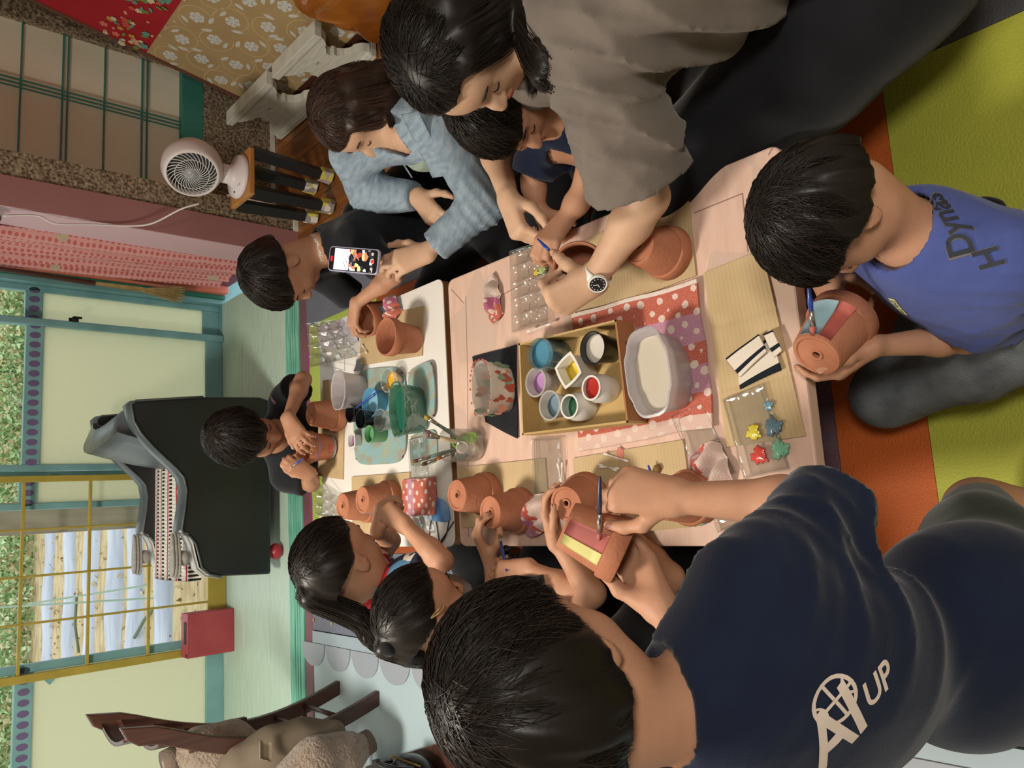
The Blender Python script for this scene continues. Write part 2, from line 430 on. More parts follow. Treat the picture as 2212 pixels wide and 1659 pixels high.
# ---------------------------------------------------------------- outside
gd = MB()
gx = np.linspace(-8, 8, 60); gy = np.linspace(4.05, 16, 60)
G = np.stack(np.meshgrid(gx, gy, indexing='ij'), -1)
Zg = -0.36 + 0.02 * fnoise(np.concatenate([G.reshape(-1, 2), np.zeros((3600, 1))], 1), 4.0, 3).reshape(60, 60)
gd.sheet(np.concatenate([G, Zg[..., None]], 2), 0.1)
go = gd.build('ground', mat('dry_straw_soil', '94805a', 0.95, 'b8a87e', 5, (1, 3, 3), bump=0.6, bscale=25, lo=0.3, hi=0.6), smooth=True); go['kind'] = 'structure'
M_MULCH = mat('grey_white_mulch_film', '8f99a4', 0.4, 'aab2ba', 3, (0.6, 3, 3), bump=0.6, bscale=10)
for k, xx in enumerate((100, 145, 190, 240, 287, 347)):
    yc = PZ(xx, 1300, -0.33)[1]; wd = 0.17
    u = np.linspace(-4, 4, 60); t = np.linspace(0, math.pi, 9)
    U, T = np.meshgrid(u, t, indexing='ij')
    Pm = np.stack([U, yc - np.cos(T) * (wd + 0.03 * np.sin(U * 3 + k)), -0.37 + np.sin(T) * (0.07 + 0.012 * np.sin(U * 7 + 2 * k))], -1)
    o = MB().sheet(Pm, 0.005).build('mulch_row', M_MULCH, smooth=True)
    tag(o, 'pale plastic mulch row in the field, %s of six from the house' % ('sixth', 'fifth', 'fourth', 'third', 'second', 'first')[k], 'mulch row', 'plastic mulch rows in the field outside')
def leaf_mass(name, n, boxlo, boxhi, size, cols, seed, label, cat):
    r = np.random.RandomState(seed)
    c = r.uniform(boxlo, boxhi, (n, 3)); d = r.normal(size=(n, 3)); d /= np.linalg.norm(d, axis=1, keepdims=True)
    e = np.cross(d, r.normal(size=(n, 3))); e /= np.linalg.norm(e, axis=1, keepdims=True)
    s = size * r.uniform(0.6, 1.3, (n, 1))
    nn = np.cross(d, e) * s * 0.25
    vs = np.stack([c - d * s, c + e * s * 0.6 + nn, c + d * s, c - e * s * 0.6 + nn], 1).reshape(-1, 3)
    me = bpy.data.meshes.new(name); me.from_pydata(vs.tolist(), [], [(4 * i, 4 * i + 1, 4 * i + 2, 4 * i + 3) for i in range(n)])
    me.polygons.foreach_set('material_index', r.randint(0, len(cols), n).tolist())
    o = link(name, me, [mat('leaf_' + q, q, 0.6) for q in cols]); tag(o, label, cat, kind='stuff')
    return o
leaf_mass('vine_hedge', 11000, (-4.0, 10.1, -0.4), (4.0, 11.3, -0.05), 0.035, ('7d9d62', 'a5bd86', '66884e', 'bccba0', 'c3b68c'), 5, 'low band of bright green vine leaves behind the mulch rows', 'hedge')
leaf_mass('dry_grass', 9000, (-4.0, 11.55, -0.38), (4.0, 14, -0.1), 0.045, ('cdbb8b', 'b9a06a', 'd8cfa4', '8fae62'), 6, 'straw coloured dry grass at the far side of the field', 'grass')
sw_ = leaf_mass('straw', 2200, (-3, 4.6, -0.37), (3, 9.8, -0.33), 0.022, ('b0a074', '94805a', 'b8b088'), 7, None, None); sw_.parent = go
M_POLE = mat('garden_pole', '5d6a52', 0.7)
for k, (a, b_, lb) in enumerate((((165, 1290), (170, 1410), 'thin bare stake leaning in the field'), ((290, 1378), (345, 1300), 'green stake slanting beside the nearest mulch row'))):
    A = PZ(*a, -0.3); B = PY(*b_, A[1] - 0.3 * k)
    tag(MB().tube([A, A * 0.5 + B * 0.5 + V(0, 0, 0.02), B], 0.012, 6).build('garden_stake', M_POLE), lb, 'stake')
for k, (a, b_, lb) in enumerate((((0, 1312), (365, 1290), 'upper green string stretched over the field'), ((60, 1305), (320, 1264), 'lower green string stretched over the field'))):
    A = PY(*a, 6.6); B = PY(*b_, 5.9)
    tag(MB().tube([A, B], 0.007, 5).build('garden_string', mat('green_string', '8aa08a', 0.6)), lb, 'string')
sb = sbox('weathered_board', (-0.005, YW + 0.25, -0.4), (0.14, YW + 0.28, 1.9), mat('weathered_grey_wood', '96907f', 0.8, 'a8a292', 5, (6, 6, 1)))
tag(sb, 'grey weathered vertical board outside the open window', 'board', kind='thing')
# ================================================================ furniture around the room
# floor mats -------------------------------------------------------------
fm = thing('play_mat', 'large folding play mat with green, orange, plum, lime and magenta stripes under the tables', 'mat', (0, 0, 0))
M_V = lambda n, c, c2: mat(n, c, 0.55, c2, 3, bump=0.25, bscale=220, spec=0.3)
def matpanel(x0, x1, y0, y1, m, z=0.0, nm='mat_panel'):
    nx, ny = max(2, int((x1 - x0) / 0.06)), max(2, int((y1 - y0) / 0.06))
    X, Y = np.meshgrid(np.linspace(x0, x1, nx), np.linspace(y0, y1, ny), indexing='ij')
    Pg = np.stack([X, Y, z + 0 * X], -1)
    return MB().sheet(Pg, 0.02).build(nm, m, fm, smooth=False)
M_MGR = M_V('vinyl_yellow_green', 'a3a63a', '979a36'); M_MOR = M_V('vinyl_orange', 'b0561f', 'a44e1c')
M_MPL = M_V('vinyl_plum', '5a4450', '64494f'); M_MLI = M_V('vinyl_lime', 'a9bf55', 'b4c75e')
M_MMG = M_V('vinyl_magenta', '8e3a78', '9a4484'); M_MDG = M_V('vinyl_charcoal', '3c3d40', '444548'); M_MGY = M_V('vinyl_slate', '6a6f7c', '747988')
matpanel(-0.14, 0.78, -0.9, 0.585, M_MGR); matpanel(-0.14, 0.78, 0.586, 0.757, M_MOR); matpanel(-0.14, 0.78, 0.758, 0.9, M_MPL)
matpanel(-0.14, 0.78, 0.901, 2.43, M_MOR); matpanel(-0.14, 0.78, 2.431, 2.962, M_MLI); matpanel(-0.14, 0.78, 2.963, 2.98, M_MMG)
matpanel(0.781, 1.02, -0.9, 1.3, M_MDG); matpanel(0.781, 1.0, 1.301, 2.98, M_MGY)
matpanel(-0.438, -0.141, -0.9, 1.6, M_MDG); matpanel(-0.438, -0.141, 1.601, 2.98, M_MGY)
pol = [(0.42, 0.62), (0.60, 0.66), (0.70, 0.78), (0.74, 0.95), (0.70, 1.1), (0.42, 1.1)]
MB().prism(pol, 0.0003, 0.001).build('printed_patch', mat('printed_grey_beige', '8a7c6c', 0.6, '7a8284', 3), fm)
for (px, py) in ((677, 1340), (716, 1347)):
    p = PZ(px, py, 0.002)
    MB().lathe([(0, 0.0018), (0.006, 0.0014), (0.008, 0)], 12, t=p).build('snap', mat('brass_snap', 'b9a46a', 0.3, metal=0.8), fm, smooth=True)
MB().lathe([(0, 0.0018), (0.006, 0.0014), (0.008, 0)], 14, t=PZ(2155, 1592, 0.0)).build('snap', mat('pink_snap', 'd06a78', 0.35), fm, smooth=True)
bm_ = thing('scalloped_mat', 'pale blue floor mat with grey scallops along one edge', 'mat', (0, 0, 0))
M_LB = mat('pale_blue_vinyl', 'a9bec6', 0.5, 'b4c7ce', 2, spec=0.3); M_LG = mat('scallop_grey', '9aa2ac', 0.55)
MB().box((-1.172, 1.05, -0.012), (1.46, 3.86, 0.02)).build('sheet', M_LB, bm_)
MB().box((-0.464, 1.05, -0.0003), (0.044, 3.86, 0.0046)).build('border', mat('border_grey_blue', '9eafba', 0.5), bm_)
MB().box((-0.487, 1.05, 0.0016), (0.0022, 3.86, 0.002)).build('seam_line', mat('seam_black', '3a3c40', 0.6), bm_)
for k in range(16):
    yc = 2.978 - 0.195 * k
    t = np.linspace(-math.pi / 2, math.pi / 2, 16)
    pts = [(-0.488 - 0.087 * math.cos(a) ** 0.8, yc + 0.092 * math.sin(a)) for a in t]
    MB().prism(pts, -0.001, 0.0025).build('scallop', M_LG, bm_)

# yellow lattice screen --------------------------------------------------------
YS = 3.865
ls = thing('lattice_screen', 'mustard yellow wooden lattice screen standing in front of the open window', 'screen', (-0.18, YS, 0))
def lbar(nm, x0, x1, z0, z1, t=0.012):
    MB().box(((x0 + x1) / 2 + 0.18, 0, (z0 + z1) / 2), (x1 - x0, t * 2, z1 - z0)).build(nm, M_YEL, ls, bevel=0.002)
xr = PY(135, 1034, YS)[0]; xl = PY(235, 1436, YS)[0]
lbar('post', xl - 0.018, xl + 0.014, 0.0, 1.75); lbar('post', xr - 0.012, xr + 0.014, 0.0, 1.75)
lbar('bottom_rail', xl + 0.014, xr - 0.012, 0.002, 0.088); lbar('top_rail', xl + 0.014, xr - 0.012, 1.66, 1.75)
for z in (0.35, 0.596, 0.849, 1.1, 1.35): lbar('lattice_bar', xl + 0.014, xr - 0.012, z - 0.0065, z + 0.0065, 0.006)
for x in (PY(0, 1148, YS)[0], PY(0, 1251, YS)[0], PY(0, 1355, YS)[0]): lbar('lattice_bar', x - 0.0045, x + 0.0045, 0.088, 1.66, 0.008)

# wing chair ------------------------------------------------------------------
M_LEA = mat('black_leatherette', '24282a', 0.42, '1d2022', 4, bump=0.08, bscale=300, spec=0.5)
M_LEAG = mat('grey_black_piping_leather', '5c666b', 0.33, '4a5459', 9, spec=0.6)
wc = thing('wing_chair', 'black leatherette wing armchair with a piano key fabric seat and grey wooden scroll arms', 'armchair', (0.1, 3.5, 0))
T0 = V(0.1, 3.5, 0)
prof = [(-0.225, 0.062), (0.50, 0.052), (0.515, 0.1), (0.505, 0.35), (0.478, 0.605), (0.462, 0.622), (0.40, 0.612), (0.352, 0.585), (0.30, 0.54), (0.255, 0.495),
        (0.215, 0.452), (0.18, 0.424), (0.13, 0.414), (0.06, 0.42), (-0.02, 0.432), (-0.035, 0.425), (-0.05, 0.40), (-0.08, 0.378), (-0.13, 0.365), (-0.17, 0.355), (-0.2, 0.325), (-0.212, 0.28)]
def side(y0, y1):
    mb = MB()
    mb.prism([(a, b) for a, b in prof], -abs(y1 - y0) / 2, abs(y1 - y0) / 2, R=euler(math.pi / 2), t=V(0, (y0 + y1) / 2, 0) - T0)
    return mb.build('side_panel', M_LEA, wc, bevel=0.012, seg=3)
for y0, y1, far in ((3.215, 3.275, 0), (3.70, 3.76, 1)):
    sp = side(y0, y1)
    top = prof[3:15]
    pts = [V(a, (y0 + y1) / 2, b + 0.004) - T0 for a, b in prof[4:16]]
    mb = MB(); 
    P1 = np.array([[p + V(0, s_ * 0.036, q) for s_, q in ((-1.05, -0.012), (-0.8, 0.004), (0, 0.009), (0.8, 0.004), (1.05, -0.012))] for p in pts])
    mb.sheet(P1[:, ::-1], 0.006).build('arm_cap', M_LEAG, sp, smooth=True)
    mb = MB(); mb.tube([V(a, y0 - 0.0035, b - 0.006) - T0 for a, b in prof[3:]], 0.0045, 6).build('piping', M_LEAG, sp, smooth=True)
    # scroll arm: ribbed teardrop paddle on a knob, over a curved white support
    M_SCR = mat('grey_painted_wood', 'a7a5a0', 0.6, '979590', 20, (3, 1, 1)); 
    yc = (y0 + y1) / 2
    ply = []
    for t in np.linspace(0, 2 * math.pi, 28, endpoint=False):
        wv = 0.030 + 0.012 * math.cos(t)
        ply.append((-0.115 - 0.092 * math.cos(t), yc + wv * math.sin(t)))
    sa = MB()
    for q in range(3): sa.prism([((x + 0.115) * (1 - 0.04 * q) - 0.115 - T0[0], (y - yc) * (1 - 0.1 * q) + yc - T0[1]) for x, y in ply], 0.425 + 0.011 * q, 0.434 + 0.011 * q)
    sa.build('scroll_arm', M_SCR, wc, bevel=0.003)
    MB().lathe([(0, 0), (0.026, 0), (0.03, 0.016), (0.026, 0.034), (0, 0.034)], 20, t=V(-0.13, yc, 0.392) - T0).build('arm_knob', M_SCR, wc, smooth=True)
    mb = MB(); cur = [(-0.03, 0.43), (-0.045, 0.40), (-0.08, 0.383), (-0.13, 0.372), (-0.175, 0.36), (-0.207, 0.325), (-0.222, 0.26)]
    P2 = np.array([[V(a, yc + s_ * 0.034, b + 0.008) - T0 for s_ in (1, 0.3, -0.3, -1)] for a, b in cur])
    mb.sheet(P2, 0.01).build('arm_support', mat('white_arm_support', 'c9cac6', 0.5), wc, smooth=True)
def piano_fabric():
    m, N, L, b = nodes_mat('piano_key_fabric', 0.8)
    tc = N.new('ShaderNodeTexCoord'); sx = N.new('ShaderNodeSeparateXYZ'); L.new(tc.outputs['Object'], sx.inputs[0])
    nz = N.new('ShaderNodeTexNoise'); nz.inputs['Scale'].default_value = 5; L.new(tc.outputs['Object'], nz.inputs['Vector'])
    yy = mathn(N, L, 'ADD', sx.outputs[1], mathn(N, L, 'MULTIPLY', nz.outputs[0], 0.03))
    xx = sx.outputs[0]
    row = mathn(N, L, 'FRACT', mathn(N, L, 'MULTIPLY', yy, 11.0))
    key = mathn(N, L, 'FRACT', mathn(N, L, 'MULTIPLY', xx, 62.0))
    blk = mathn(N, L, 'MULTIPLY', mathn(N, L, 'LESS_THAN', key, 0.5), mathn(N, L, 'MULTIPLY', mathn(N, L, 'GREATER_THAN', row, 0.42), mathn(N, L, 'LESS_THAN', row, 0.78)))
    red = mathn(N, L, 'GREATER_THAN', row, 0.86)
    ln = mathn(N, L, 'GREATER_THAN', key, 0.93)
    c = mixc(N, L, ln, 'e9e4da', '77736c'); c = mixc(N, L, blk, c, '17171a'); c = mixc(N, L, red, c, 'b3182a')
    L.new(c, b.inputs['Base Color'])
    return m
M_PIANO = piano_fabric()
X, Y = np.meshgrid(np.linspace(-0.225, 0.30, 14), np.linspace(3.275, 3.70, 10), indexing='ij')
MB().sheet(np.stack([X - T0[0], Y - T0[1], 0.375 + 0.018 * np.sin((Y - 3.275) / 0.425 * math.pi) - 0.0 * X], -1), 0.05).build('seat', M_PIANO, wc, smooth=True)
MB().box((-0.13, -0.0125, 0.2), (0.19, 0.425, 0.24)).box((0.1, -0.0125, 0.2), (0.6, 0.425, 0.24)).build('seat_base', mat('magenta_trim_fabric', 'b04a90', 0.8), wc)
X, Z = np.meshgrid(np.linspace(0, 1, 8), np.linspace(0.1, 0.63, 10), indexing='ij')
yy = 3.275 + X * 0.425
bx = 0.36 + (Z - 0.1) * 0.1 + 0.0 * X
PB = np.stack([0.40 + (Z - 0.25) * 0.12 - 0.05 * np.sin(X * math.pi) - 0.03 * np.sin((Z - 0.1) * 6) - T0[0], yy - T0[1], Z + 0.035 * np.sin(X * math.pi)], -1)
MB().sheet(PB, 0.1).build('backrest', M_LEAG, wc, smooth=True)
for (fx, fy) in ((-0.135, 3.25), (-0.135, 3.72), (0.46, 3.25), (0.46, 3.72)):
    MB().lathe([(0, 0.0), (0.02, 0.003), (0.033, 0.018), (0.034, 0.032), (0.024, 0.048), (0.016, 0.054), (0.02, 0.06), (0.02, 0.075)], 24, t=V(fx, fy, 0.0) - T0).build('foot', mat('red_ball_foot', 'a93140', 0.4), wc, smooth=True)

# red box -----------------------------------------------------------------
a = PZ(495, 1312, 0); b_ = PZ(495, 1404, 0); wbx = a[0] - b_[0]
rb = thing('pen_box', 'coral red wooden box with a slotted top beside the lattice screen', 'box', ((a[0] + b_[0]) / 2, 3.803, 0), (0, 0, 0.0))
M_RB = mat('coral_red_wood', 'a8484e', 0.55, '9c4048', 12)
hb = 0.205
MB().box((0, 0, hb / 2), (wbx, 0.085, hb)).build('body', M_RB, rb, bevel=0.004)
MB().box((0, 0, hb + 0.004), (wbx * 1.0, 0.085, 0.008)).build('lid', M_RB, rb, bevel=0.002)
MB().box((0.012, -0.012, hb + 0.0085), (wbx * 0.5, 0.03, 0.002)).build('slot', mat('slot_dark', '33282a', 0.8), rb)
MB().box((-wbx * 0.44, -0.03, hb + 0.009), (0.012, 0.02, 0.004)).build('notch', mat('notch_dark', '5a2a2e', 0.8), rb)

# ladder-back chair with coats ------------------------------------------------
lc = thing('ladder_back_chair', 'dark brown ladder back chair with woven seat at the left, coats hung over it', 'chair', (-0.6, 2.65, 0))
LT = V(-0.6, 2.65, 0)
for yy, top in ((2.787, 0.852), (2.512, 0.83)):
    ts = np.linspace(0, 1, 18); pts = []
    for t in ts:
        z = t * top; x = -0.607 - 0.07 * math.sin(min(1, t * 1.15) * math.pi) * 1.0 + 0.075 * t ** 2 - 0.02 * t
        pts.append(V(x, yy, z) - LT)
    mb = MB(); R_ = 0.019
    Pq = np.array([[p + V(-dx, dy, 0) for dx, dy in ((0, -0.014), (0.05, -0.014), (0.05, 0.014), (0, 0.014), (0, -0.014))] for p in pts])
    Pq[-1, 1:3] += np.array([0.012, 0, -0.02]); 
    vs = Pq[:, :4].reshape(-1, 3); fs = []
    for i in range(len(pts) - 1):
        for j in range(4): fs.append((4 * i + j, 4 * i + (j + 1) % 4, 4 * i + 4 + (j + 1) % 4, 4 * i + 4 + j))
    fs += [(3, 2, 1, 0), tuple(4 * (len(pts) - 1) + j for j in range(4))]
    mb.add(vs, fs).build('back_post', M_DARKW, lc, bevel=0.004)
def lx(z): 
    t = z / 0.84; return -0.607 - 0.07 * math.sin(min(1, t * 1.15) * math.pi) + 0.075 * t ** 2 - 0.02 * t
for z in (0.755, 0.66, 0.565):
    U = np.linspace(0, 1, 10); W_ = np.linspace(0, 0.055, 4)
    Pg = np.array([[V(lx(z) - 0.02 - 0.03 * math.sin(u * math.pi), 2.525 + u * 0.25, z + w) - LT for w in W_] for u in U])
    MB().sheet(Pg, 0.012).build('back_slat', M_DARKW, lc, smooth=True)
MB().tube([V(lx(0.45) - 0.02, 2.525, 0.455) - LT, V(lx(0.45) - 0.02, 2.775, 0.455) - LT], 0.02, 10).build('back_rail', M_DARKW, lc, smooth=True)
for z in (0.14, 0.25): MB().tube([V(lx(z) - 0.02, 2.525, z) - LT, V(lx(z) - 0.02, 2.775, z) - LT], 0.009, 8).build('stretcher', M_DARKW, lc, smooth=True)
for yy in (2.52, 2.78):
    for z in (0.14, 0.24): MB().tube([V(lx(z) - 0.03, yy, z) - LT, V(-1.0, yy, z) - LT], 0.009, 8).build('stretcher', M_DARKW, lc, smooth=True)
    MB().tube([V(-1.0, yy, 0) - LT, V(-0.99, yy, 0.42) - LT], 0.02, 10).build('front_leg', M_DARKW, lc, smooth=True)
    MB().box(V(-0.83, yy, 0.385) - LT, (0.34, 0.024, 0.06)).build('seat_rail', M_DARKW, lc, bevel=0.004)
M_RUSH = mat('woven_rush', 'a9977c', 0.85, '8a785f', 40, (1, 8, 1), bump=0.8, bscale=90)
MB().box(V(-0.83, 2.65, 0.43) - LT, (0.33, 0.27, 0.03)).build('seat', M_RUSH, lc, bevel=0.012, seg=3)

# fan on stool ---------------------------------------------------------------
st = thing('stool', 'small square stool with honey wood top and black legs in patterned socks', 'stool', (1.285, 2.80, 0))
S0 = V(1.285, 2.80, 0); zt = 0.345
MB().box((0, 0, zt), (0.185, 0.185, 0.022)).build('seat', M_BIRCH, st, bevel=0.005)
M_BLK = mat('black_satin_paint', '1d1f22', 0.45)
def sock_mat():
    m, N, L, b = nodes_mat('hexagon_sock', 0.8)
    tc = N.new('ShaderNodeTexCoord'); v = N.new('ShaderNodeTexVoronoi'); v.inputs['Scale'].default_value = 42; v.inputs['Randomness'].default_value = 0.6
    L.new(tc.outputs['Object'], v.inputs['Vector'])
    s = N.new('ShaderNodeSeparateColor'); L.new(v.outputs['Color'], s.inputs[0])
    r = N.new('ShaderNodeValToRGB'); r.color_ramp.interpolation = 'CONSTANT'; e = r.color_ramp.elements
    e[0].color = (*lin('d6cf5a'), 1); e[1].position = 0.3; e[1].color = (*lin('9a9492'), 1); q = e.new(0.55); q.color = (*lin('b9aeb0'), 1); q = e.new(0.8); q.color = (*lin('e6e2d8'), 1)
    L.new(s.outputs[0], r.inputs[0]); L.new(r.outputs[0], b.inputs['Base Color']); return m
M_SOCKH = sock_mat()
for (lx_, ly_) in ((-0.064, 0.066), (-0.064, -0.066), (0.064, -0.066), (0.064, 0.066)):
    mb = MB(); A = V(lx_ * 1.2, ly_ * 1.2, zt - 0.01); B = V(lx_ * 1.0, ly_ * 1.0, 0.012)
    lg = mb.tube([A, B], [0.028, 0.026], 4).build('leg', M_BLK, st)
    MB().tube([A * 0.14 + B * 0.86, V(B[0], B[1], 0.006), V(B[0] - 0.004, B[1] - 0.004, 0.0)], [0.029, 0.031, 0.026], 6).build('leg_sock', M_SOCKH, lg, bevel=0.003)
fz = zt + 0.011
fn = thing('fan', 'white round desk fan standing on the small stool', 'fan', (1.285, 2.79, fz))
M_FW = mat('white_fan_plastic', 'd9d0d2', 0.4, spec=0.4); M_FG = mat('fan_grille', 'c9c6c6', 0.4); M_FD = mat('fan_dark', '2b2f33', 0.5)
MB().lathe([(0, 0), (0.082, 0), (0.084, 0.008), (0.078, 0.02), (0.045, 0.03), (0.036, 0.045), (0.034, 0.1), (0, 0.1)], 36).build('base', M_FW, fn, smooth=True)
for k in range(4): MB().box((-0.05 + 0.0, -0.045 + 0.013 * k, 0.0255 + 0.000 * k), (0.005, 0.006, 0.002)).build('button', M_FG, fn)
MB().box((-0.06, 0.0, 0.023), (0.014, 0.012, 0.004)).build('display', M_FD, fn)
hd = V(0, 0, 0.18); fd = nrm(np.array([-0.85, -0.62, 0.22])); RF = frame(fd, (0, 0, 1))
body = MB().lathe([(0, -0.1), (0.05, -0.088), (0.085, -0.055), (0.104, -0.01), (0.106, 0.02), (0.096, 0.05), (0.088, 0.062), (0.084, 0.06), (0.084, 0.03)], 44, R=RF, t=hd).build('head_shell', M_FW, fn, smooth=True)
MB().lathe([(0, 0.0), (0.084, 0.0)], 32, R=RF, t=hd + fd * 0.028).build('blade_disc', M_FD, fn)
mb = MB()
for k in range(30):
    a0 = 2 * math.pi * k / 30; pts = []
    for t in np.linspace(0, 1, 7):
        rr = 0.022 + 0.062 * t; a = a0 + 0.9 * t
        pts.append(hd + RF @ V(rr * math.cos(a), rr * math.sin(a), 0.064 - 0.008 * t * t))
    mb.tube(pts, 0.0016, 4)
mb.build('grille', M_FG, fn)
mb = MB(); mb.tube([hd + RF @ V(0.058 * math.cos(a), 0.058 * math.sin(a), 0.062) for a in np.linspace(0, 2 * math.pi, 33)], 0.0014, 4, cap=False); mb.build('grille_ring', M_FG, fn)
MB().lathe([(0, 0.006), (0.02, 0.005), (0.024, 0)], 24, R=RF, t=hd + fd * 0.062).build('hub_cap', mat('fan_hub', '8d9298', 0.35), fn, smooth=True)
for k in range(6): MB().box((0.002 * (k - 2.5) * 1.6, 0, 0), (0.0016, 0.004, 0.0006), R=RF @ rotm((0, 0, 1), 1.2), t=hd + fd * 0.0692).build('logo_mark', mat('logo_grey', 'd8dadd', 0.4), fn)
cp = [PY(430, 440, 2.83), PY(390, 452, 2.86), PY(330, 482, 2.95), PY(280, 488, 3.03), PY(200, 485, 3.045), PY(120, 483, 3.045), PY(80, 466, 3.045), PY(5, 466, 3.045)]
def smooth_path(pts, n=40):
    pts = np.array(pts); k = len(pts); t = np.linspace(0, k - 1, n); out = []
    for q in t:
        i = min(int(q), k - 2); f = q - i
        p0 = pts[max(i - 1, 0)]; p1 = pts[i]; p2 = pts[i + 1]; p3 = pts[min(i + 2, k - 1)]
        out.append(0.5 * ((2 * p1) + (-p0 + p2) * f + (2 * p0 - 5 * p1 + 4 * p2 - p3) * f * f + (-p0 + 3 * p1 - 3 * p2 + p3) * f ** 3))
    return np.array(out)
MB().tube(smooth_path(cp) - V(1.285, 2.79, fz), 0.0035, 6).build('power_cord', M_FW, fn, smooth=True)

# curtain, broom -----------------------------------------------------------
def curtain_mat():
    m, N, L, b = nodes_mat('pink_dotted_cotton', 0.9)
    tc = N.new('ShaderNodeTexCoord'); mp = N.new('ShaderNodeMapping'); L.new(tc.outputs['UV'], mp.inputs[0])
    v = N.new('ShaderNodeTexVoronoi'); v.inputs['Scale'].default_value = 46; v.inputs['Randomness'].default_value = 0.15; L.new(mp.outputs[0], v.inputs['Vector'])
    d = mathn(N, L, 'LESS_THAN', v.outputs['Distance'], 0.32)
    c = mixc(N, L, d, 'd29a9a', 'bd6662')
    v2 = N.new('ShaderNodeTexVoronoi'); v2.inputs['Scale'].default_value = 7.5; v2.inputs['Randomness'].default_value = 0.7; L.new(mp.outputs[0], v2.inputs['Vector'])
    d2 = mathn(N, L, 'LESS_THAN', v2.outputs['Distance'], 0.16)
    c = mixc(N, L, d2, c, 'b8aa92')
    L.new(c, b.inputs['Base Color']); return m
u = np.linspace(0, 1, 70); v = np.linspace(0, 1, 30)
Pc = np.zeros((70, 30, 3)); 
for i, a in enumerate(u):
    for j, q in enumerate(v):
        z = 0.10 + 1.2 * q
        fold = 0.016 * math.sin(a * 24 + 0.6 * math.sin(q * 5)) + 0.008 * math.sin(a * 57 + q * 3)
        Pc[i, j] = (1.10 + fold + 0.03 * (1 - q), 3.25 + a * (0.42 + 0.10 * q), z)
co_ = MB().sheet(Pc, 0.003).build('curtain', curtain_mat(), smooth=True)
uvl = co_.data.uv_layers.new(name='UVMap'); vi = np.zeros(len(co_.data.loops), int); co_.data.loops.foreach_get('vertex_index', vi)
k_ = vi % (70 * 30); uvl.data.foreach_set('uv', np.stack([(k_ // 30) / 69 * 0.62, (k_ % 30) / 29 * 1.2], 1).ravel().tolist())
tag(co_, 'pink and red dotted cotton curtain hanging beside the pink pillar', 'curtain')
cr = MB().tube([(1.062, 3.06, 1.10), (1.062, 3.84, 1.10)], 0.008, 8).lathe([(0, -0.02), (0.016, -0.01), (0.02, 0.005), (0.012, 0.02), (0, 0.022)], 16, R=euler(math.pi / 2), t=(1.062, 3.06, 1.10))
tag(cr.build('curtain_rod', mat('dark_rod', '4a3a30', 0.4, metal=0.5), smooth=True), 'thin dark curtain rod above the pink curtain', 'rod')
br = thing('broom', 'straw broom hanging by the window, partly behind the curtain', 'broom', tuple(PY(300, 618, 3.72)))
B0 = PY(300, 618, 3.72)
mb = MB(); r = rng('broom')
A = PY(205, 612, 3.72)
for k in range(130):
    q = r.uniform(-1, 1); w = r.uniform(-1, 1)
    e = PY(395 + r.uniform(-14, 10) - abs(q) * 6, 636 + q * 17, 3.72) + V(0.0, w * 0.02, 0)
    s_ = A + V(q * 0.006, w * 0.006, 0)
    m_ = (s_ + e) / 2 + (V(q * 0.02, w * 0.012, 0))
    mb.tube([s_ - B0, m_ - B0, e - B0], [0.0022, 0.0022, 0.001], 3)
mb.build('bristles', mat('broom_straw', '9a8558', 0.9, 'b59f6c', 30), br)
MB().tube([A - B0, A + V(0, 0, 0.03) - B0, A + V(0.012, 0, 0.4) - B0], [0.012, 0.012, 0.01], 8).build('broom_handle', M_DARKW, br)

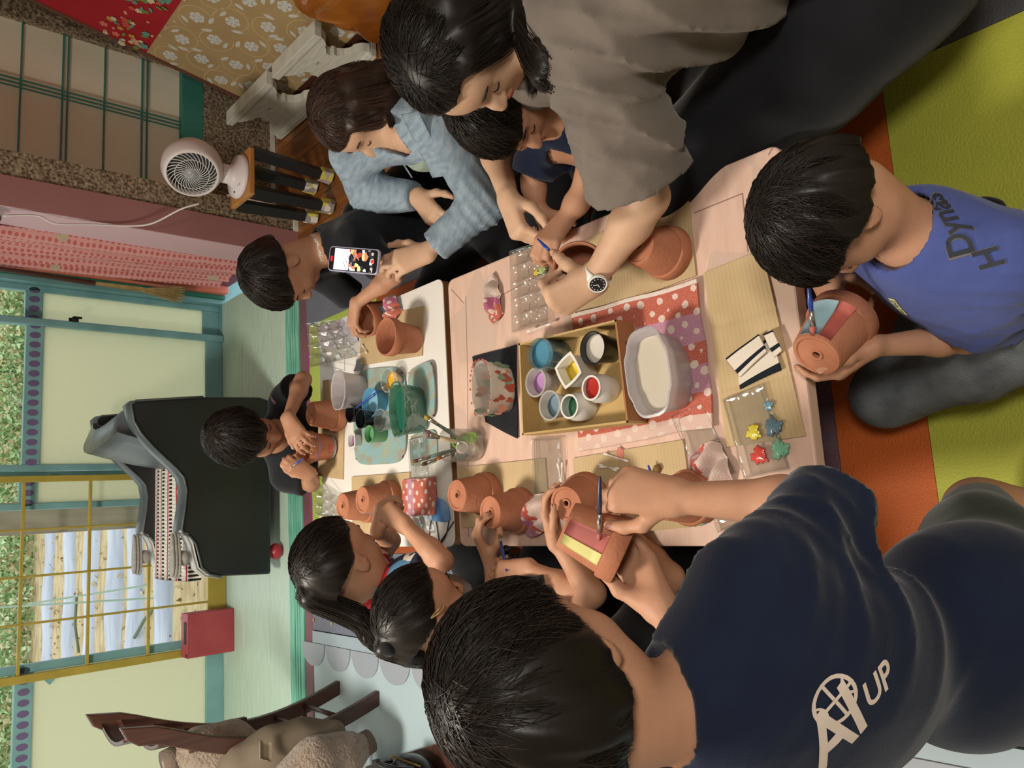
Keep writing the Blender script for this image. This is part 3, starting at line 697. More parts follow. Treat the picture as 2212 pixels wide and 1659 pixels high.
# leaning fabric board + carved supports + burl wood -------------------------------
def floral(name, base, kind):
    m, N, L, b = nodes_mat(name, 0.85)
    tc = N.new('ShaderNodeTexCoord')
    nz = N.new('ShaderNodeTexNoise'); nz.inputs['Scale'].default_value = 6; L.new(tc.outputs['Object'], nz.inputs['Vector'])
    ad = N.new('ShaderNodeMixRGB'); ad.blend_type = 'ADD'; ad.inputs[0].default_value = 0.08; L.new(tc.outputs['Object'], ad.inputs[1]); L.new(nz.outputs['Color'], ad.inputs[2])
    if kind == 'beige':
        v = N.new('ShaderNodeTexVoronoi'); v.inputs['Scale'].default_value = 9.5; v.inputs['Randomness'].default_value = 0.55; L.new(tc.outputs['Object'], v.inputs['Vector'])
        v3 = N.new('ShaderNodeTexVoronoi'); v3.inputs['Scale'].default_value = 58; L.new(tc.outputs['Object'], v3.inputs['Vector'])
        fl_ = mathn(N, L, 'LESS_THAN', v.outputs['Distance'], 0.27)
        pet = mathn(N, L, 'LESS_THAN', v3.outputs['Distance'], 0.62)
        n4 = N.new('ShaderNodeTexNoise'); n4.inputs['Scale'].default_value = 5.5; n4.inputs['Detail'].default_value = 0; L.new(tc.outputs['Object'], n4.inputs['Vector'])
        vine = mathn(N, L, 'LESS_THAN', mathn(N, L, 'ABSOLUTE', mathn(N, L, 'SUBTRACT', n4.outputs[0], 0.5)), 0.009)
        c = mixc(N, L, vine, base, 'd8c39a')
        c = mixc(N, L, mathn(N, L, 'MULTIPLY', fl_, pet), c, 'dcdcd8')
    else:
        v = N.new('ShaderNodeTexVoronoi'); v.inputs['Scale'].default_value = 55; L.new(ad.outputs[0], v.inputs['Vector'])
        n2 = N.new('ShaderNodeTexNoise'); n2.inputs['Scale'].default_value = 7.5; n2.inputs['Detail'].default_value = 1; L.new(tc.outputs['Object'], n2.inputs['Vector'])
        msk = mathn(N, L, 'MULTIPLY', mathn(N, L, 'GREATER_THAN', n2.outputs[0], 0.54), mathn(N, L, 'LESS_THAN', v.outputs['Distance'], 0.7))
        s = N.new('ShaderNodeSeparateColor'); L.new(v.outputs['Color'], s.inputs[0])
        rp = N.new('ShaderNodeValToRGB'); rp.color_ramp.interpolation = 'CONSTANT'; e = rp.color_ramp.elements
        e[0].color = (*lin('e8b7a0'), 1); e[1].position = 0.25; e[1].color = (*lin('d8604f'), 1)
        for ps, cc in ((0.45, 'ede0c4'), (0.62, 'd9a24a'), (0.75, '6fa59a'), (0.88, '6f9a48')):
            q = e.new(ps); q.color = (*lin(cc), 1)
        L.new(s.outputs[0], rp.inputs[0])
        c = mixc(N, L, msk, base, rp.outputs[0])
    L.new(c, b.inputs['Base Color']); return m
Lb = V(1.82, 3.127, 0.0); up_ = nrm(V(1.959, 3.13, 0.97) - V(1.82, 3.127, 0.234)); Lb = V(1.82, 3.127, 0.234) - up_ * 0.17
bd = thing('fabric_board', 'tall board covered in red and beige floral fabric leaning on the right wall', 'board', tuple(Lb))
along = V(0, -1, 0); nb = nrm(np.cross(up_, along)); nb = nb if nb[0] < 0 else -nb
RB = np.stack([along, up_, nb], 1)
zs = np.dot(PY(330, 112, 3.0) - Lb, up_)
bf_ = MB().box((0.95, zs / 2, 0), (1.9, zs, 0.02), R=RB).build('beige_fabric', mat('beige_cotton', 'b39a70', 0.85, 'ac936a', 9), bd)
rf_ = MB().box((0.95, zs + 0.5, 0.001), (1.9, 1.0, 0.022), R=RB).build('red_fabric', mat('red_cotton', 'ab1f2c', 0.85, 'a31c28', 9), bd)
def bloom(mb, cx, cy, r, z, petals=6, mi=0, ph=0.0, sq=0.62):
    for k in range(petals):
        a = ph + 2 * math.pi * k / petals; c = (cx + r * 0.6 * math.cos(a), cy + r * 0.6 * math.sin(a))
        pts = [(c[0] + r * 0.42 * math.cos(t) * (1 + 0.12 * math.cos(3 * t + k)), c[1] + r * 0.36 * math.sin(t)) for t in np.linspace(0, 2 * math.pi, 9, endpoint=False)]
        mb.prism(pts, z, z + 0.0006, R=RB, mi=mi)
    mb.prism([(cx + r * 0.26 * math.cos(t), cy + r * 0.26 * math.sin(t)) for t in np.linspace(0, 2 * math.pi, 9, endpoint=False)], z, z + 0.0009, R=RB, mi=mi)
def leafp(mb, cx, cy, r, a, z, mi=0):
    ca, sa = math.cos(a), math.sin(a)
    pts = [(-1, 0), (-.5, .34), (.1, .42), (.6, .22), (1, 0), (.6, -.14), (.1, -.3), (-.5, -.26)]
    mb.prism([(cx + r * (x * ca - y * sa), cy + r * (x * sa + y * ca)) for x, y in pts], z, z + 0.0006, R=RB, mi=mi)
mb = MB(); vn = MB(); r = rng('floral')
for i in range(12):
    for j in range(6):
        cx = 0.05 + i * 0.155 + (0.075 if j % 2 else 0) + r.uniform(-.015, .015); cy = 0.05 + j * 0.105 + r.uniform(-.012, .012)
        if cy > zs - 0.045: continue
        bloom(mb, cx, cy, 0.03, 0.0102, 6, 0, r.uniform(0, 1)); a = r.uniform(0, 6.28)
        leafp(mb, cx + 0.062 * math.cos(a), cy + 0.05 * math.sin(a), 0.024, a + 1.2, 0.0102); leafp(mb, cx - 0.058 * math.cos(a + .5), cy - 0.046 * math.sin(a + .5), 0.022, a - 1.0, 0.0102)
        R0 = 0.05; ts = np.linspace(0, 4.2, 16); P_ = [(cx + R0 * math.cos(a + t) * (1 + .15 * t), cy + R0 * math.sin(a + t) * (1 + .1 * t)) for t in ts]
        for (x0, y0), (x1, y1) in zip(P_[:-1], P_[1:]):
            d_ = np.hypot(x1 - x0, y1 - y0) + 1e-9; nx, ny = -(y1 - y0) / d_ * 0.0018, (x1 - x0) / d_ * 0.0018
            if max(y0, y1) < zs - 0.004: vn.prism([(x0 + nx, y0 + ny), (x0 - nx, y0 - ny), (x1 - nx, y1 - ny), (x1 + nx, y1 + ny)], 0.010, 0.0104, R=RB)
mb.build('flower_print', mat('white_flower_print', 'cfd0cb', 0.85), bf_)['kind'] = 'stuff'; vn.build('vine_print', mat('vine_print', 'c9b288', 0.85), bf_)['kind'] = 'stuff'
mb = MB(); cols = ['d9a892', 'c8574a', 'd8c9aa', 'c29447', '6c9a8e', '728f4a', 'd9796a']
for i in range(7):
    for j in range(3):
        cx = 0.07 + i * 0.26 + (0.13 if j % 2 else 0); cy = zs + 0.10 + j * 0.26
        for k in range(30):
            a = r.uniform(0, 6.28); q = 0.085 * math.sqrt(r.random()); x, y = cx + q * 1.15 * math.cos(a), cy + q * math.sin(a)
            if r.random() < .25: leafp(mb, x, y, 0.016, a, 0.0122 + 0.0002 * k, r.choice((4, 5)))
            else: bloom(mb, x, y, r.uniform(.009, .02), 0.0122 + 0.0002 * k, 5, r.randrange(7), a)
        for k in range(10): bloom(mb, cx + r.uniform(-.15, .15), cy + r.uniform(-.13, .13), .006, 0.0122, 5, r.choice((0, 2)), 0)
mb.build('bouquet_print', [mat('print_' + c_, c_, 0.85) for c_ in cols], rf_)['kind'] = 'stuff'
MB().box((-0.009, 0.75, 0), (0.018, 1.5, 0.03), R=RB).build('edge_trim', mat('brown_edge_wood', '6b4238', 0.5), bd)
MB().box((0.95, -0.05, 0.0), (1.9, 0.1, 0.03), R=RB).build('skirting', mat('dark_red_brown', '4a271c', 0.4), bd)
M_CARV = mat('white_distressed_paint', 'dbdacf', 0.6, 'c9ccc4', 14, (1, 1, 5), bump=0.2, bscale=20)
def carved(y0, y1, label):
    L_ = y0 - y1; cy = (y0 + y1) / 2; Hh = 0.255
    t = thing('carved_support', label, 'support', (1.705, cy, 0), group='carved white supports by the fabric board')
    h = [(0, 0.03), (0.0, 0.03)]
    right = [(0.5, 0.03), (0.47, 0.055), (0.40, 0.075), (0.33, 0.075), (0.27, 0.09), (0.235, 0.115), (0.25, 0.13), (0.235, 0.14), (0.215, 0.128), (0.205, 0.14), (0.22, 0.158), (0.26, 0.165), (0.31, 0.178), (0.36, 0.185), (0.42, 0.205), (0.45, 0.222)]
    poly = [(a * L_, b) for a, b in right] + [(-a * L_, b) for a, b in right[::-1]]
    # heart cut: build as two halves round the hole
    hh = [(0.012 * 16 * math.sin(q) ** 3 / 16, 0.145 + 0.011 * (13 * math.cos(q) - 5 * math.cos(2 * q) - 2 * math.cos(3 * q) - math.cos(4 * q)) / 13) for q in np.linspace(0, 2 * math.pi, 24, endpoint=False)]
    bm = bmesh.new()
    def loop(pts): 
        vs = [bm.verts.new((0, a, b)) for a, b in pts]; return [bm.edges.new((vs[i], vs[(i + 1) % len(vs)])) for i in range(len(vs))]
    es = loop(poly) + loop(hh)
    r_ = bmesh.ops.triangle_fill(bm, edges=es, use_beauty=True, use_dissolve=False)
    ex = bmesh.ops.extrude_face_region(bm, geom=bm.faces[:])
    bmesh.ops.translate(bm, verts=[g for g in ex['geom'] if isinstance(g, bmesh.types.BMVert)], vec=(0.034, 0, 0))
    bmesh.ops.recalc_face_normals(bm, faces=bm.faces[:])
    me = bpy.data.meshes.new('carved_panel'); bm.to_mesh(me); bm.free()
    link('carved_panel', me, M_CARV, t)
    MB().box((0.017, 0, 0.0125), (0.06, L_, 0.025)).box((0.017, 0, 0.028), (0.045, L_ * 0.97, 0.008)).build('foot_board', M_CARV, t, bevel=0.003)
    MB().box((0.017, 0, 0.24), (0.06, L_ * 0.98, 0.03)).box((0.017, 0, 0.222), (0.045, L_ * 0.93, 0.008)).build('top_board', M_CARV, t, bevel=0.003)
carved(3.19, 2.775, 'white carved wooden support near the fan, the farther of the two')
carved(2.73, 2.37, 'white carved wooden support with a heart hole, partly under the glossy amber wood')
c0 = PX(700, 20, 1.74)
mb = MB(); n_ = 40; ths = np.linspace(0, 2 * math.pi, n_, endpoint=False)
out = [(640, -40), (622, 5), (645, 18), (690, 14), (712, 40), (735, 50), (775, 60), (805, 82), (822, 90), (838, 88), (850, 60), (860, 0), (860, -60), (740, -80)]
pts = np.array([PX(a, b, 1.72) for a, b in out])
ctr = pts.mean(0); rings = []
for k, (s_, dx) in enumerate(((0.2, -0.05), (0.6, -0.045), (0.85, -0.03), (1.0, 0.0), (0.97, 0.03), (0.7, 0.05))):
    rr = ctr + (pts - ctr) * s_; rr[:, 0] += dx + 0.008 * np.sin(np.arange(len(pts)) * 2.1 + k); rings.append(rr)
vs = np.concatenate(rings); k_ = len(pts); fs = []
for i in range(len(rings) - 1):
    for j in range(k_): fs.append((i * k_ + j, i * k_ + (j + 1) % k_, (i + 1) * k_ + (j + 1) % k_, (i + 1) * k_ + j))
fs += [tuple(range(k_))[::-1], tuple((len(rings) - 1) * k_ + j for j in range(k_))]
o = mb.add(vs - ctr, fs).build('burl_wood_slab', mat('amber_varnished_burl', 'a5641f', 0.12, '7f4514', 6, bump=0.5, bscale=16, spec=0.7, coat=0.6), loc=tuple(ctr), smooth=True)
md = o.modifiers.new('s', 'SUBSURF'); md.levels = 2; md.render_levels = 2
tag(o, 'glossy amber varnished burl wood slab behind the dark haired woman', 'wood slab')
# ================================================================ the two low tables
ZP, ZW = 0.36, 0.352
def pinkwood():
    m, N, L, b = nodes_mat('pale_pink_brushed_paint', 0.55, 0.35)
    tc = N.new('ShaderNodeTexCoord'); mp = N.new('ShaderNodeMapping'); mp.inputs['Scale'].default_value = (5, 26, 5); L.new(tc.outputs['Object'], mp.inputs[0])
    n1 = N.new('ShaderNodeTexNoise'); n1.inputs['Scale'].default_value = 2.2; n1.inputs['Detail'].default_value = 5; L.new(mp.outputs[0], n1.inputs['Vector'])
    n2 = N.new('ShaderNodeTexNoise'); n2.inputs['Scale'].default_value = 3.5; L.new(tc.outputs['Object'], n2.inputs['Vector'])
    f = mathn(N, L, 'MULTIPLY', mathn(N, L, 'GREATER_THAN', n2.outputs[0], 0.56), n1.outputs[0])
    r = N.new('ShaderNodeValToRGB'); e = r.color_ramp.elements
    e[0].position = 0.3; e[0].color = (*lin('cdaa98'), 1); e[1].position = 0.72; e[1].color = (*lin('d8b9a8'), 1)
    L.new(n1.outputs[0], r.inputs[0])
    c = mixc(N, L, mathn(N, L, 'MULTIPLY', f, 0.55), r.outputs[0], 'a59c90')
    L.new(c, b.inputs['Base Color'])
    bp = N.new('ShaderNodeBump'); bp.inputs['Strength'].default_value = 0.15; bp.inputs['Distance'].default_value = 0.003
    L.new(n1.outputs[0], bp.inputs['Height']); L.new(bp.outputs[0], b.inputs['Normal'])
    return m
def rrect(x0, x1, y0, y1, r, n=6):
    p = []
    for cx, cy, a in ((x1 - r, y1 - r, 0), (x0 + r, y1 - r, 1), (x0 + r, y0 + r, 2), (x1 - r, y0 + r, 3)):
        for t in np.linspace(0, math.pi / 2, n): p.append((cx + r * math.cos(t + a * math.pi / 2), cy + r * math.sin(t + a * math.pi / 2)))
    return p
M_PW = pinkwood()
M_GROOVE = mat('groove_darker_wood', '8d7468', 0.8)  # darker wood tone for the thin joint lines on the tabletop
pt = thing('low_table', 'pale pink painted low wooden table, the nearer of the two', 'table', (0.233, 1.068, 0))
PT = V(0.233, 1.068, 0)
tx0, tx1, ty0, ty1 = -0.0886, 0.555, 0.615, 1.522
MB().prism([(a - PT[0], b - PT[1]) for a, b in rrect(tx0, tx1, ty0, ty1, 0.02)], ZP - 0.03, ZP).build('tabletop', M_PW, pt, bevel=0.004)
def groove(p, q, w=0.0022):
    a = PZ(*p, ZP) - PT; b = PZ(*q, ZP) - PT; d = nrm(b - a); s_ = np.cross(d, (0, 0, 1)) * w / 2
    MB().prism([(a + s_)[:2], (b + s_)[:2], (b - s_)[:2], (a - s_)[:2]], ZP - 0.001, ZP + 0.0003).build('joint', M_GROOVE, pt)
groove((1500, 460), (1604, 418)); groove((1604, 418), (1616, 545)); groove((1012, 1160), (1010, 800)); groove((1010, 800), (1006, 640)); groove((975, 625), (1002, 655)); groove((1660, 335), (1670, 318))
groove((1085, 637), (1200, 575))
M_PL2 = mat('plum_table_leg', '5a4650', 0.5)
for x, y in ((tx0 + 0.10, ty0 + 0.17), (tx1 - 0.10, ty0 + 0.17), (tx0 + 0.10, ty1 - 0.12), (tx1 - 0.10, ty1 - 0.12)):
    MB().box(V(x, y, (ZP - 0.03) / 2 + 0.001) - PT, (0.045, 0.045, ZP - 0.032)).build('leg', M_PL2, pt, bevel=0.004)
MB().box(V(0.233, 1.068, ZP - 0.055) - PT, (0.46, 0.66, 0.05)).build('apron', M_PL2, pt)
wt = thing('low_table', 'white topped low table with brown wood edge, the one nearer the window', 'table', (0.242, 1.882, 0))
WT = V(0.242, 1.882, 0)
wp = rrect(-0.09, 0.573, 1.553, 2.205, 0.022)
MB().prism([(a - WT[0], b - WT[1]) for a, b in wp], ZW - 0.004, ZW).build('tabletop', mat('white_laminate', 'dedbd5', 0.3, 'e4e1db', 2, spec=0.5), wt, bevel=0.0015)
MB().prism([((a - WT[0]) * 0.997, (b - WT[1]) * 0.997) for a, b in wp], ZW - 0.03, ZW - 0.004).build('edge', woodm('brown_table_edge', '7a5232', '94683f', 0, 3, 0.4), wt)
for x in (-0.03, 0.515):
    for y in (1.62, 2.14): MB().tube([V(x, y, ZW - 0.03) - WT, V(x, y, 0.002) - WT], 0.018, 10).build('leg', M_BLK, wt, smooth=True)

# ---------------------------------------------------------------- flat pieces laid on a quad of photo corners
def set_uv(o, uv):
    l = o.data.uv_layers.new(name='UVMap'); vi = np.zeros(len(o.data.loops), int); o.data.loops.foreach_get('vertex_index', vi)
    l.data.foreach_set('uv', np.asarray(uv, float)[vi].ravel().tolist())
def quad(corners, z, nu, nv):
    c = [PZ(x, y, z) for x, y in corners]
    U, W_ = np.meshgrid(np.linspace(0, 1, nu), np.linspace(0, 1, nv), indexing='ij'); U = U[..., None]; W_ = W_[..., None]
    P = c[0] * (1 - U) * (1 - W_) + c[1] * U * (1 - W_) + c[2] * U * W_ + c[3] * (1 - U) * W_
    return P, U[..., 0], W_[..., 0]
def patch(name, corners, z, th, m, label=None, cat=None, nu=2, nv=2, h=None, edge=None, parent=None, kind=None, group=None, smooth=True, mi2=None):
    """corners: photo px c00,c10,c11,c01; lies on z (underside), thickness th; h(P,U,W)->height added"""
    P, U, W_ = quad(corners, z, nu, nv)
    if edge is not None: P = edge(P, U, W_)
    up = np.cross(P[-1, 0] - P[0, 0], P[0, -1] - P[0, 0])[2]
    hh = h(P, U, W_) if h is not None else 0
    P = P.copy(); P[..., 2] = z + th + hh
    lu = np.linalg.norm(P[-1, 0] - P[0, 0]); lw = np.linalg.norm(P[0, -1] - P[0, 0])
    Q = P if up > 0 else P[::-1]; U2 = U if up > 0 else U[::-1]; W2 = W_ if up > 0 else W_[::-1]
    ctr = Q.reshape(-1, 3).mean(0); ctr[2] = z
    o = MB().sheet(Q - ctr, th, 0, mi2).build(name, m, parent, smooth=False)
    o.location = ctr if parent is None else ctr - np.array(parent.location)
    if smooth: o.data.shade_smooth(); o.data.set_sharp_from_angle(angle=0.9)
    uv = np.stack([U2 * lu, W2 * lw], -1).reshape(-1, 2); set_uv(o, np.concatenate([uv, uv]))
    if label: tag(o, label, cat, group, kind)
    return o
def cardboard_mat():
    m, N, L, b = nodes_mat('corrugated_cardboard', 0.85, 0.15)
    tc = N.new('ShaderNodeTexCoord'); sx = N.new('ShaderNodeSeparateXYZ'); L.new(tc.outputs['UV'], sx.inputs[0])
    n1 = N.new('ShaderNodeTexNoise'); n1.inputs['Scale'].default_value = 9; L.new(tc.outputs['Object'], n1.inputs['Vector'])
    w = mathn(N, L, 'SINE', mathn(N, L, 'MULTIPLY', sx.outputs[0], 2 * math.pi / 0.0075))
    f = mathn(N, L, 'ADD', mathn(N, L, 'MULTIPLY', w, 0.05), n1.outputs[0])
    r = N.new('ShaderNodeValToRGB'); e = r.color_ramp.elements
    e[0].position = 0.3; e[0].color = (*lin('b19a74'), 1); e[1].position = 0.7; e[1].color = (*lin('c2aa84'), 1)
    L.new(f, r.inputs[0]); L.new(r.outputs[0], b.inputs['Base Color'])
    bp = N.new('ShaderNodeBump'); bp.inputs['Strength'].default_value = 0.1; bp.inputs['Distance'].default_value = 0.002
    L.new(w, bp.inputs['Height']); L.new(bp.outputs[0], b.inputs['Normal'])
    return m
M_CARD = cardboard_mat()
M_CEDGE = mat('cardboard_edge', '7d6646', 0.9)
creases = lambda pos: (lambda P, U, W_: sum(-0.0016 * np.exp(-((W_ - q) / 0.008) ** 2) for q in pos))
CARD = 'cardboard sheets on the tables'
def card(c, z, label, pos=(), swap=False):
    o = patch('cardboard_sheet', c, z, 0.004, [M_CARD, M_CEDGE], label, 'cardboard', 4, 60 if pos else 4, h=creases(pos) if pos else None, group=CARD)
    return o
z1 = ZP + 0.0003; zw1 = ZW + 0.0003
card([(1240, 530), (1488, 419), (1506, 596), (1246, 692)], z1, 'cardboard sheet under the overturned pot and the woman\'s forearm')
card([(1523, 590), (1648, 540), (1742, 942), (1572, 966)], z1, 'creased cardboard sheet under the striped cloth, nearest the camera', (0.32, 0.52, 0.68))
card([(1240, 990), (1478, 950), (1504, 1138), (1252, 1160)], z1, 'cardboard sheet holding cotton swabs under the boy\'s forearm')
card([(993, 1010), (1180, 990), (1190, 1130), (1000, 1140)], z1, 'ribbed cardboard sheet under two overturned pots at the pink table\'s left')
card([(782, 693), (917, 661), (914, 768), (780, 790)], zw1, 'cardboard sheet under the upright pot on the white table')
card([(690, 905), (745, 900), (743, 1036), (689, 1028)], zw1, 'narrow cardboard sheet in front of the far boy')
card([(762, 1030), (888, 1020), (880, 1150), (764, 1155)], zw1, 'cardboard sheet under the two pots beside the ponytail girl')
card([(699, 822), (712, 820), (718, 880), (700, 880)], zw1 , 'small cardboard scrap behind the white tub')

# ---------------------------------------------------------------- terry cloths
def terry(name, stripes, dots='d9c4b8', dotscale=36, axis=1, base_var=0.06):
    """stripes: list (start_m, colour) along UV axis"""
    m, N, L, b = nodes_mat(name, 0.95, 0.1)
    b.inputs['Sheen Weight'].default_value = 0.25
    tc = N.new('ShaderNodeTexCoord'); sx = N.new('ShaderNodeSeparateXYZ'); L.new(tc.outputs['UV'], sx.inputs[0])
    c = None
    for s0, cc in stripes:
        if c is None: c = mixc(N, L, 0.0, cc, cc)
        else: c = mixc(N, L, mathn(N, L, 'GREATER_THAN', sx.outputs[axis], s0), c, cc)
    if dots:
        mp = N.new('ShaderNodeMapping'); mp.inputs['Rotation'].default_value = (0, 0, 0.785); L.new(tc.outputs['UV'], mp.inputs[0])
        v = N.new('ShaderNodeTexVoronoi'); v.inputs['Scale'].default_value = dotscale; v.inputs['Randomness'].default_value = 0.3; L.new(mp.outputs[0], v.inputs['Vector'])
        nz0 = N.new('ShaderNodeTexNoise'); nz0.inputs['Scale'].default_value = 260; L.new(tc.outputs['UV'], nz0.inputs['Vector'])
        dd = mathn(N, L, 'ADD', v.outputs['Distance'], mathn(N, L, 'MULTIPLY', nz0.outputs[0], 0.14))
        c = mixc(N, L, mathn(N, L, 'LESS_THAN', dd, 0.37), c, dots)
    n1 = N.new('ShaderNodeTexNoise'); n1.inputs['Scale'].default_value = 420; n1.inputs['Detail'].default_value = 2; L.new(tc.outputs['UV'], n1.inputs['Vector'])
    c = mixc(N, L, mathn(N, L, 'MULTIPLY', mathn(N, L, 'GREATER_THAN', n1.outputs[0], 0.6), 0.22), c, 'f0e0d8')
    L.new(c, b.inputs['Base Color'])
    bp = N.new('ShaderNodeBump'); bp.inputs['Strength'].default_value = 0.6; bp.inputs['Distance'].default_value = 0.003
    L.new(n1.outputs[0], bp.inputs['Height']); L.new(bp.outputs[0], b.inputs['Normal'])
    return m
RED, PNK, PAL = 'b8604e', 'b7849a', 'd1b2a6'
M_TERRY = terry('polka_terry_towel', [(0, 'ddd0c6'), (0.008, RED), (0.062, PNK), (0.118, RED), (0.16, PNK), (0.21, RED), (0.25, PAL)])
M_TERRYS = terry('polka_terry_small', [(0, RED), (0.024, PNK), (0.055, RED)], dotscale=42, axis=0)
M_TERRYW = terry('pale_terry', [(0, 'dbc0b6'), (0.045, 'c2483c'), (0.065, 'dbc0b6')], dotscale=45)
M_FELT = None
def felt():
    m, N, L, b = nodes_mat('paint_stained_felt', 0.95, 0.1)
    tc = N.new('ShaderNodeTexCoord')
    n1 = N.new('ShaderNodeTexNoise'); n1.inputs['Scale'].default_value = 22; n1.inputs['Detail'].default_value = 4; L.new(tc.outputs['UV'], n1.inputs['Vector'])
    r = N.new('ShaderNodeValToRGB'); e = r.color_ramp.elements
    e[0].position = 0.28; e[0].color = (*lin('b88a7a'), 1); e[1].position = 0.75; e[1].color = (*lin('b0a48c'), 1)
    for p_, cc in ((0.4, '9a958a'), (0.5, '8fa89c'), (0.56, '86a9b4'), (0.63, '9aa48e')): q = e.new(p_); q.color = (*lin(cc), 1)
    L.new(n1.outputs[0], r.inputs[0]); L.new(r.outputs[0], b.inputs['Base Color'])
    n2 = N.new('ShaderNodeTexNoise'); n2.inputs['Scale'].default_value = 300; L.new(tc.outputs['UV'], n2.inputs['Vector'])
    bp = N.new('ShaderNodeBump'); bp.inputs['Strength'].default_value = 0.5; bp.inputs['Distance'].default_value = 0.003
    L.new(n2.outputs[0], bp.inputs['Height']); L.new(bp.outputs[0], b.inputs['Normal'])
    return m
M_FELT = felt(); M_FELTE = mat('dark_red_felt_edge', '6e2430', 0.9)
def wob(amp, sc, seed):
    return lambda P, U, W_: amp * (0.6 + fnoise(P.reshape(-1, 3), sc, seed).reshape(U.shape))
def roundc(P, U, W_):
    """pull the four corners in so a cloth has rounded corners"""
    c = P.reshape(-1, 3).mean(0); d = np.clip((np.abs(U - 0.5) * 2) ** 4 * (np.abs(W_ - 0.5) * 2) ** 4, 0, 1)[..., None]
    return P + (c - P) * d * 0.14
def ragged(a, sc, seed):
    return lambda P, U, W_: P + np.stack([a * fnoise(P.reshape(-1, 3), sc, seed).reshape(U.shape), a * fnoise(P.reshape(-1, 3), sc, seed + 1).reshape(U.shape), 0 * U], -1)
patch('polka_towel', [(1238, 682), (1508, 603), (1547, 920), (1254, 976)], ZP + 0.005, 0.004, M_TERRY, 'large red and pink polka dot towel under the white water tub', 'towel', 40, 40, wob(0.003, 60, 4), ragged(0.004, 40, 6))
patch('polka_cloth', [(872, 1036), (944, 1030), (944, 1112), (874, 1116)], ZW + 0.004, 0.004, M_TERRYS, 'small red and pink polka dot cloth beside the blue mask', 'cloth', 24, 24, wob(0.003, 70, 9), ragged(0.003, 60, 6))
patch('black_cloth', [(1024, 770), (1118, 747), (1122, 948), (1050, 912)], z1, 0.003, mat('black_cotton', '16171c', 0.9, '1d1f26', 20, bump=0.4, bscale=400), 'black cloth under the paint stained tub', 'cloth', 24, 24, wob(0.003, 50, 12), ragged(0.005, 30, 16))
patch('felt_cloth', [(768, 800), (880, 790), (882, 1000), (766, 1006)], zw1, 0.004, [M_FELT, M_FELTE], 'paint stained grey blue felt cloth under the paint cups', 'cloth', 30, 30, wob(0.0015, 40, 2), roundc, mi2=1)
patch('felt_cloth', [(884, 800), (940, 776), (944, 905), (888, 912)], ZW + 0.0048, 0.004, [M_FELT, M_FELTE], 'paint stained felt cloth with red blotches under the green water tub', 'cloth', 30, 30, wob(0.004, 40, 7), roundc, mi2=1)
patch('felt_cloth', [(888, 940), (945, 925), (948, 1000), (890, 1010)], zw1, 0.003, [M_FELT, M_FELTE], 'small stained felt cloth under the clear tray', 'cloth', 20, 20, wob(0.002, 40, 8), roundc, mi2=1)
patch('lilac_bag', [(690, 705), (760, 680), (775, 740), (692, 752)], zw1, 0.002, mat('lilac_print_plastic', 'c9c3cc', 0.35, 'a88fb0', 25, lo=0.5, hi=0.62), 'crinkled plastic bag with lilac print by the clear egg tray', 'bag', 20, 20, wob(0.006, 60, 5), ragged(0.006, 40, 5))

# crumpled cloths: a folded sheet gathered into a heap
def heap(name, c, lx_, ly_, rot, hgt, m, label, cat, z, seed, fold=3):
    n = 34; p = PZ(*c, z)
    U, W_ = np.meshgrid(np.linspace(-1, 1, n), np.linspace(-1, 1, n), indexing='ij')
    # squircle outline
    X = U * np.sqrt(1 - W_ ** 2 / 2.4); Y = W_ * np.sqrt(1 - U ** 2 / 2.4)
    r = np.random.RandomState(seed)
    Pn = np.stack([X * 1.0, Y * 1.0, 0 * X], -1).reshape(-1, 3)
    dome = np.clip(1 - (X ** 2 + Y ** 2) * 0.86, 0, 1) ** 0.55
    rid = np.abs(np.sin(X * fold + 1.3 * fnoise(Pn, 2.2, seed).reshape(n, n) * 2 + r.uniform(0, 3)))
    h_ = hgt * dome * (0.45 + 0.75 * rid)
    XX = X * lx_ * (1 + 0.14 * fnoise(Pn, 3.5, seed + 2).reshape(n, n)); YY = Y * ly_ * (1 + 0.2 * fnoise(Pn, 3.5, seed + 3).reshape(n, n))
    ca, sa = math.cos(rot), math.sin(rot)
    P = np.stack([XX * ca - YY * sa, XX * sa + YY * ca, h_ + 0.002], -1)
    o = MB().sheet(P, 0.002).build(name, m, smooth=True, loc=tuple(p))
    uv = np.stack([(U + 1) * lx_ * 1.3, (W_ + 1) * ly_ * 1.3], -1).reshape(-1, 2); set_uv(o, np.concatenate([uv, uv]))
    return tag(o, label, cat)
M_TERRYM = terry('polka_terry_mixed', [(0, RED), (0.04, 'b05f7e'), (0.075, 'c9b4a8')], dotscale=44, axis=0)
M_TERRYP = terry('pale_polka_terry', [(0, 'd9bcb2'), (0.05, 'c4503f'), (0.07, 'b66a86')], dotscale=44, axis=1)
heap('crumpled_cloth', (1072, 648), 0.058, 0.026, 0.12, 0.03, M_TERRYM, 'twisted red and pink polka dot cloth lying alone on the pink table', 'cloth', z1, 3)
heap('crumpled_cloth', (855, 668), 0.036, 0.034, 0.5, 0.035, M_TERRYM, 'crumpled red spotted cloth behind the upright pot on the white table', 'cloth', zw1, 8)
heap('crumpled_cloth', (1165, 1112), 0.042, 0.05, 0.3, 0.035, M_TERRYP, 'crumpled pale pink spotted cloth beside the two pots', 'cloth', z1 + 0.004, 11)
heap('crumpled_cloth', (1548, 1014), 0.05, 0.035, 0.2, 0.04, M_TERRYP, 'crumpled white and red cloth behind the big boy\'s forearm', 'cloth', z1, 15)
heap('crumpled_bag', (705, 1140), 0.035, 0.035, 0.2, 0.04, M_TERRYP, 'pink bag cloth at the white table corner behind the ponytail girl', 'cloth', zw1, 19)
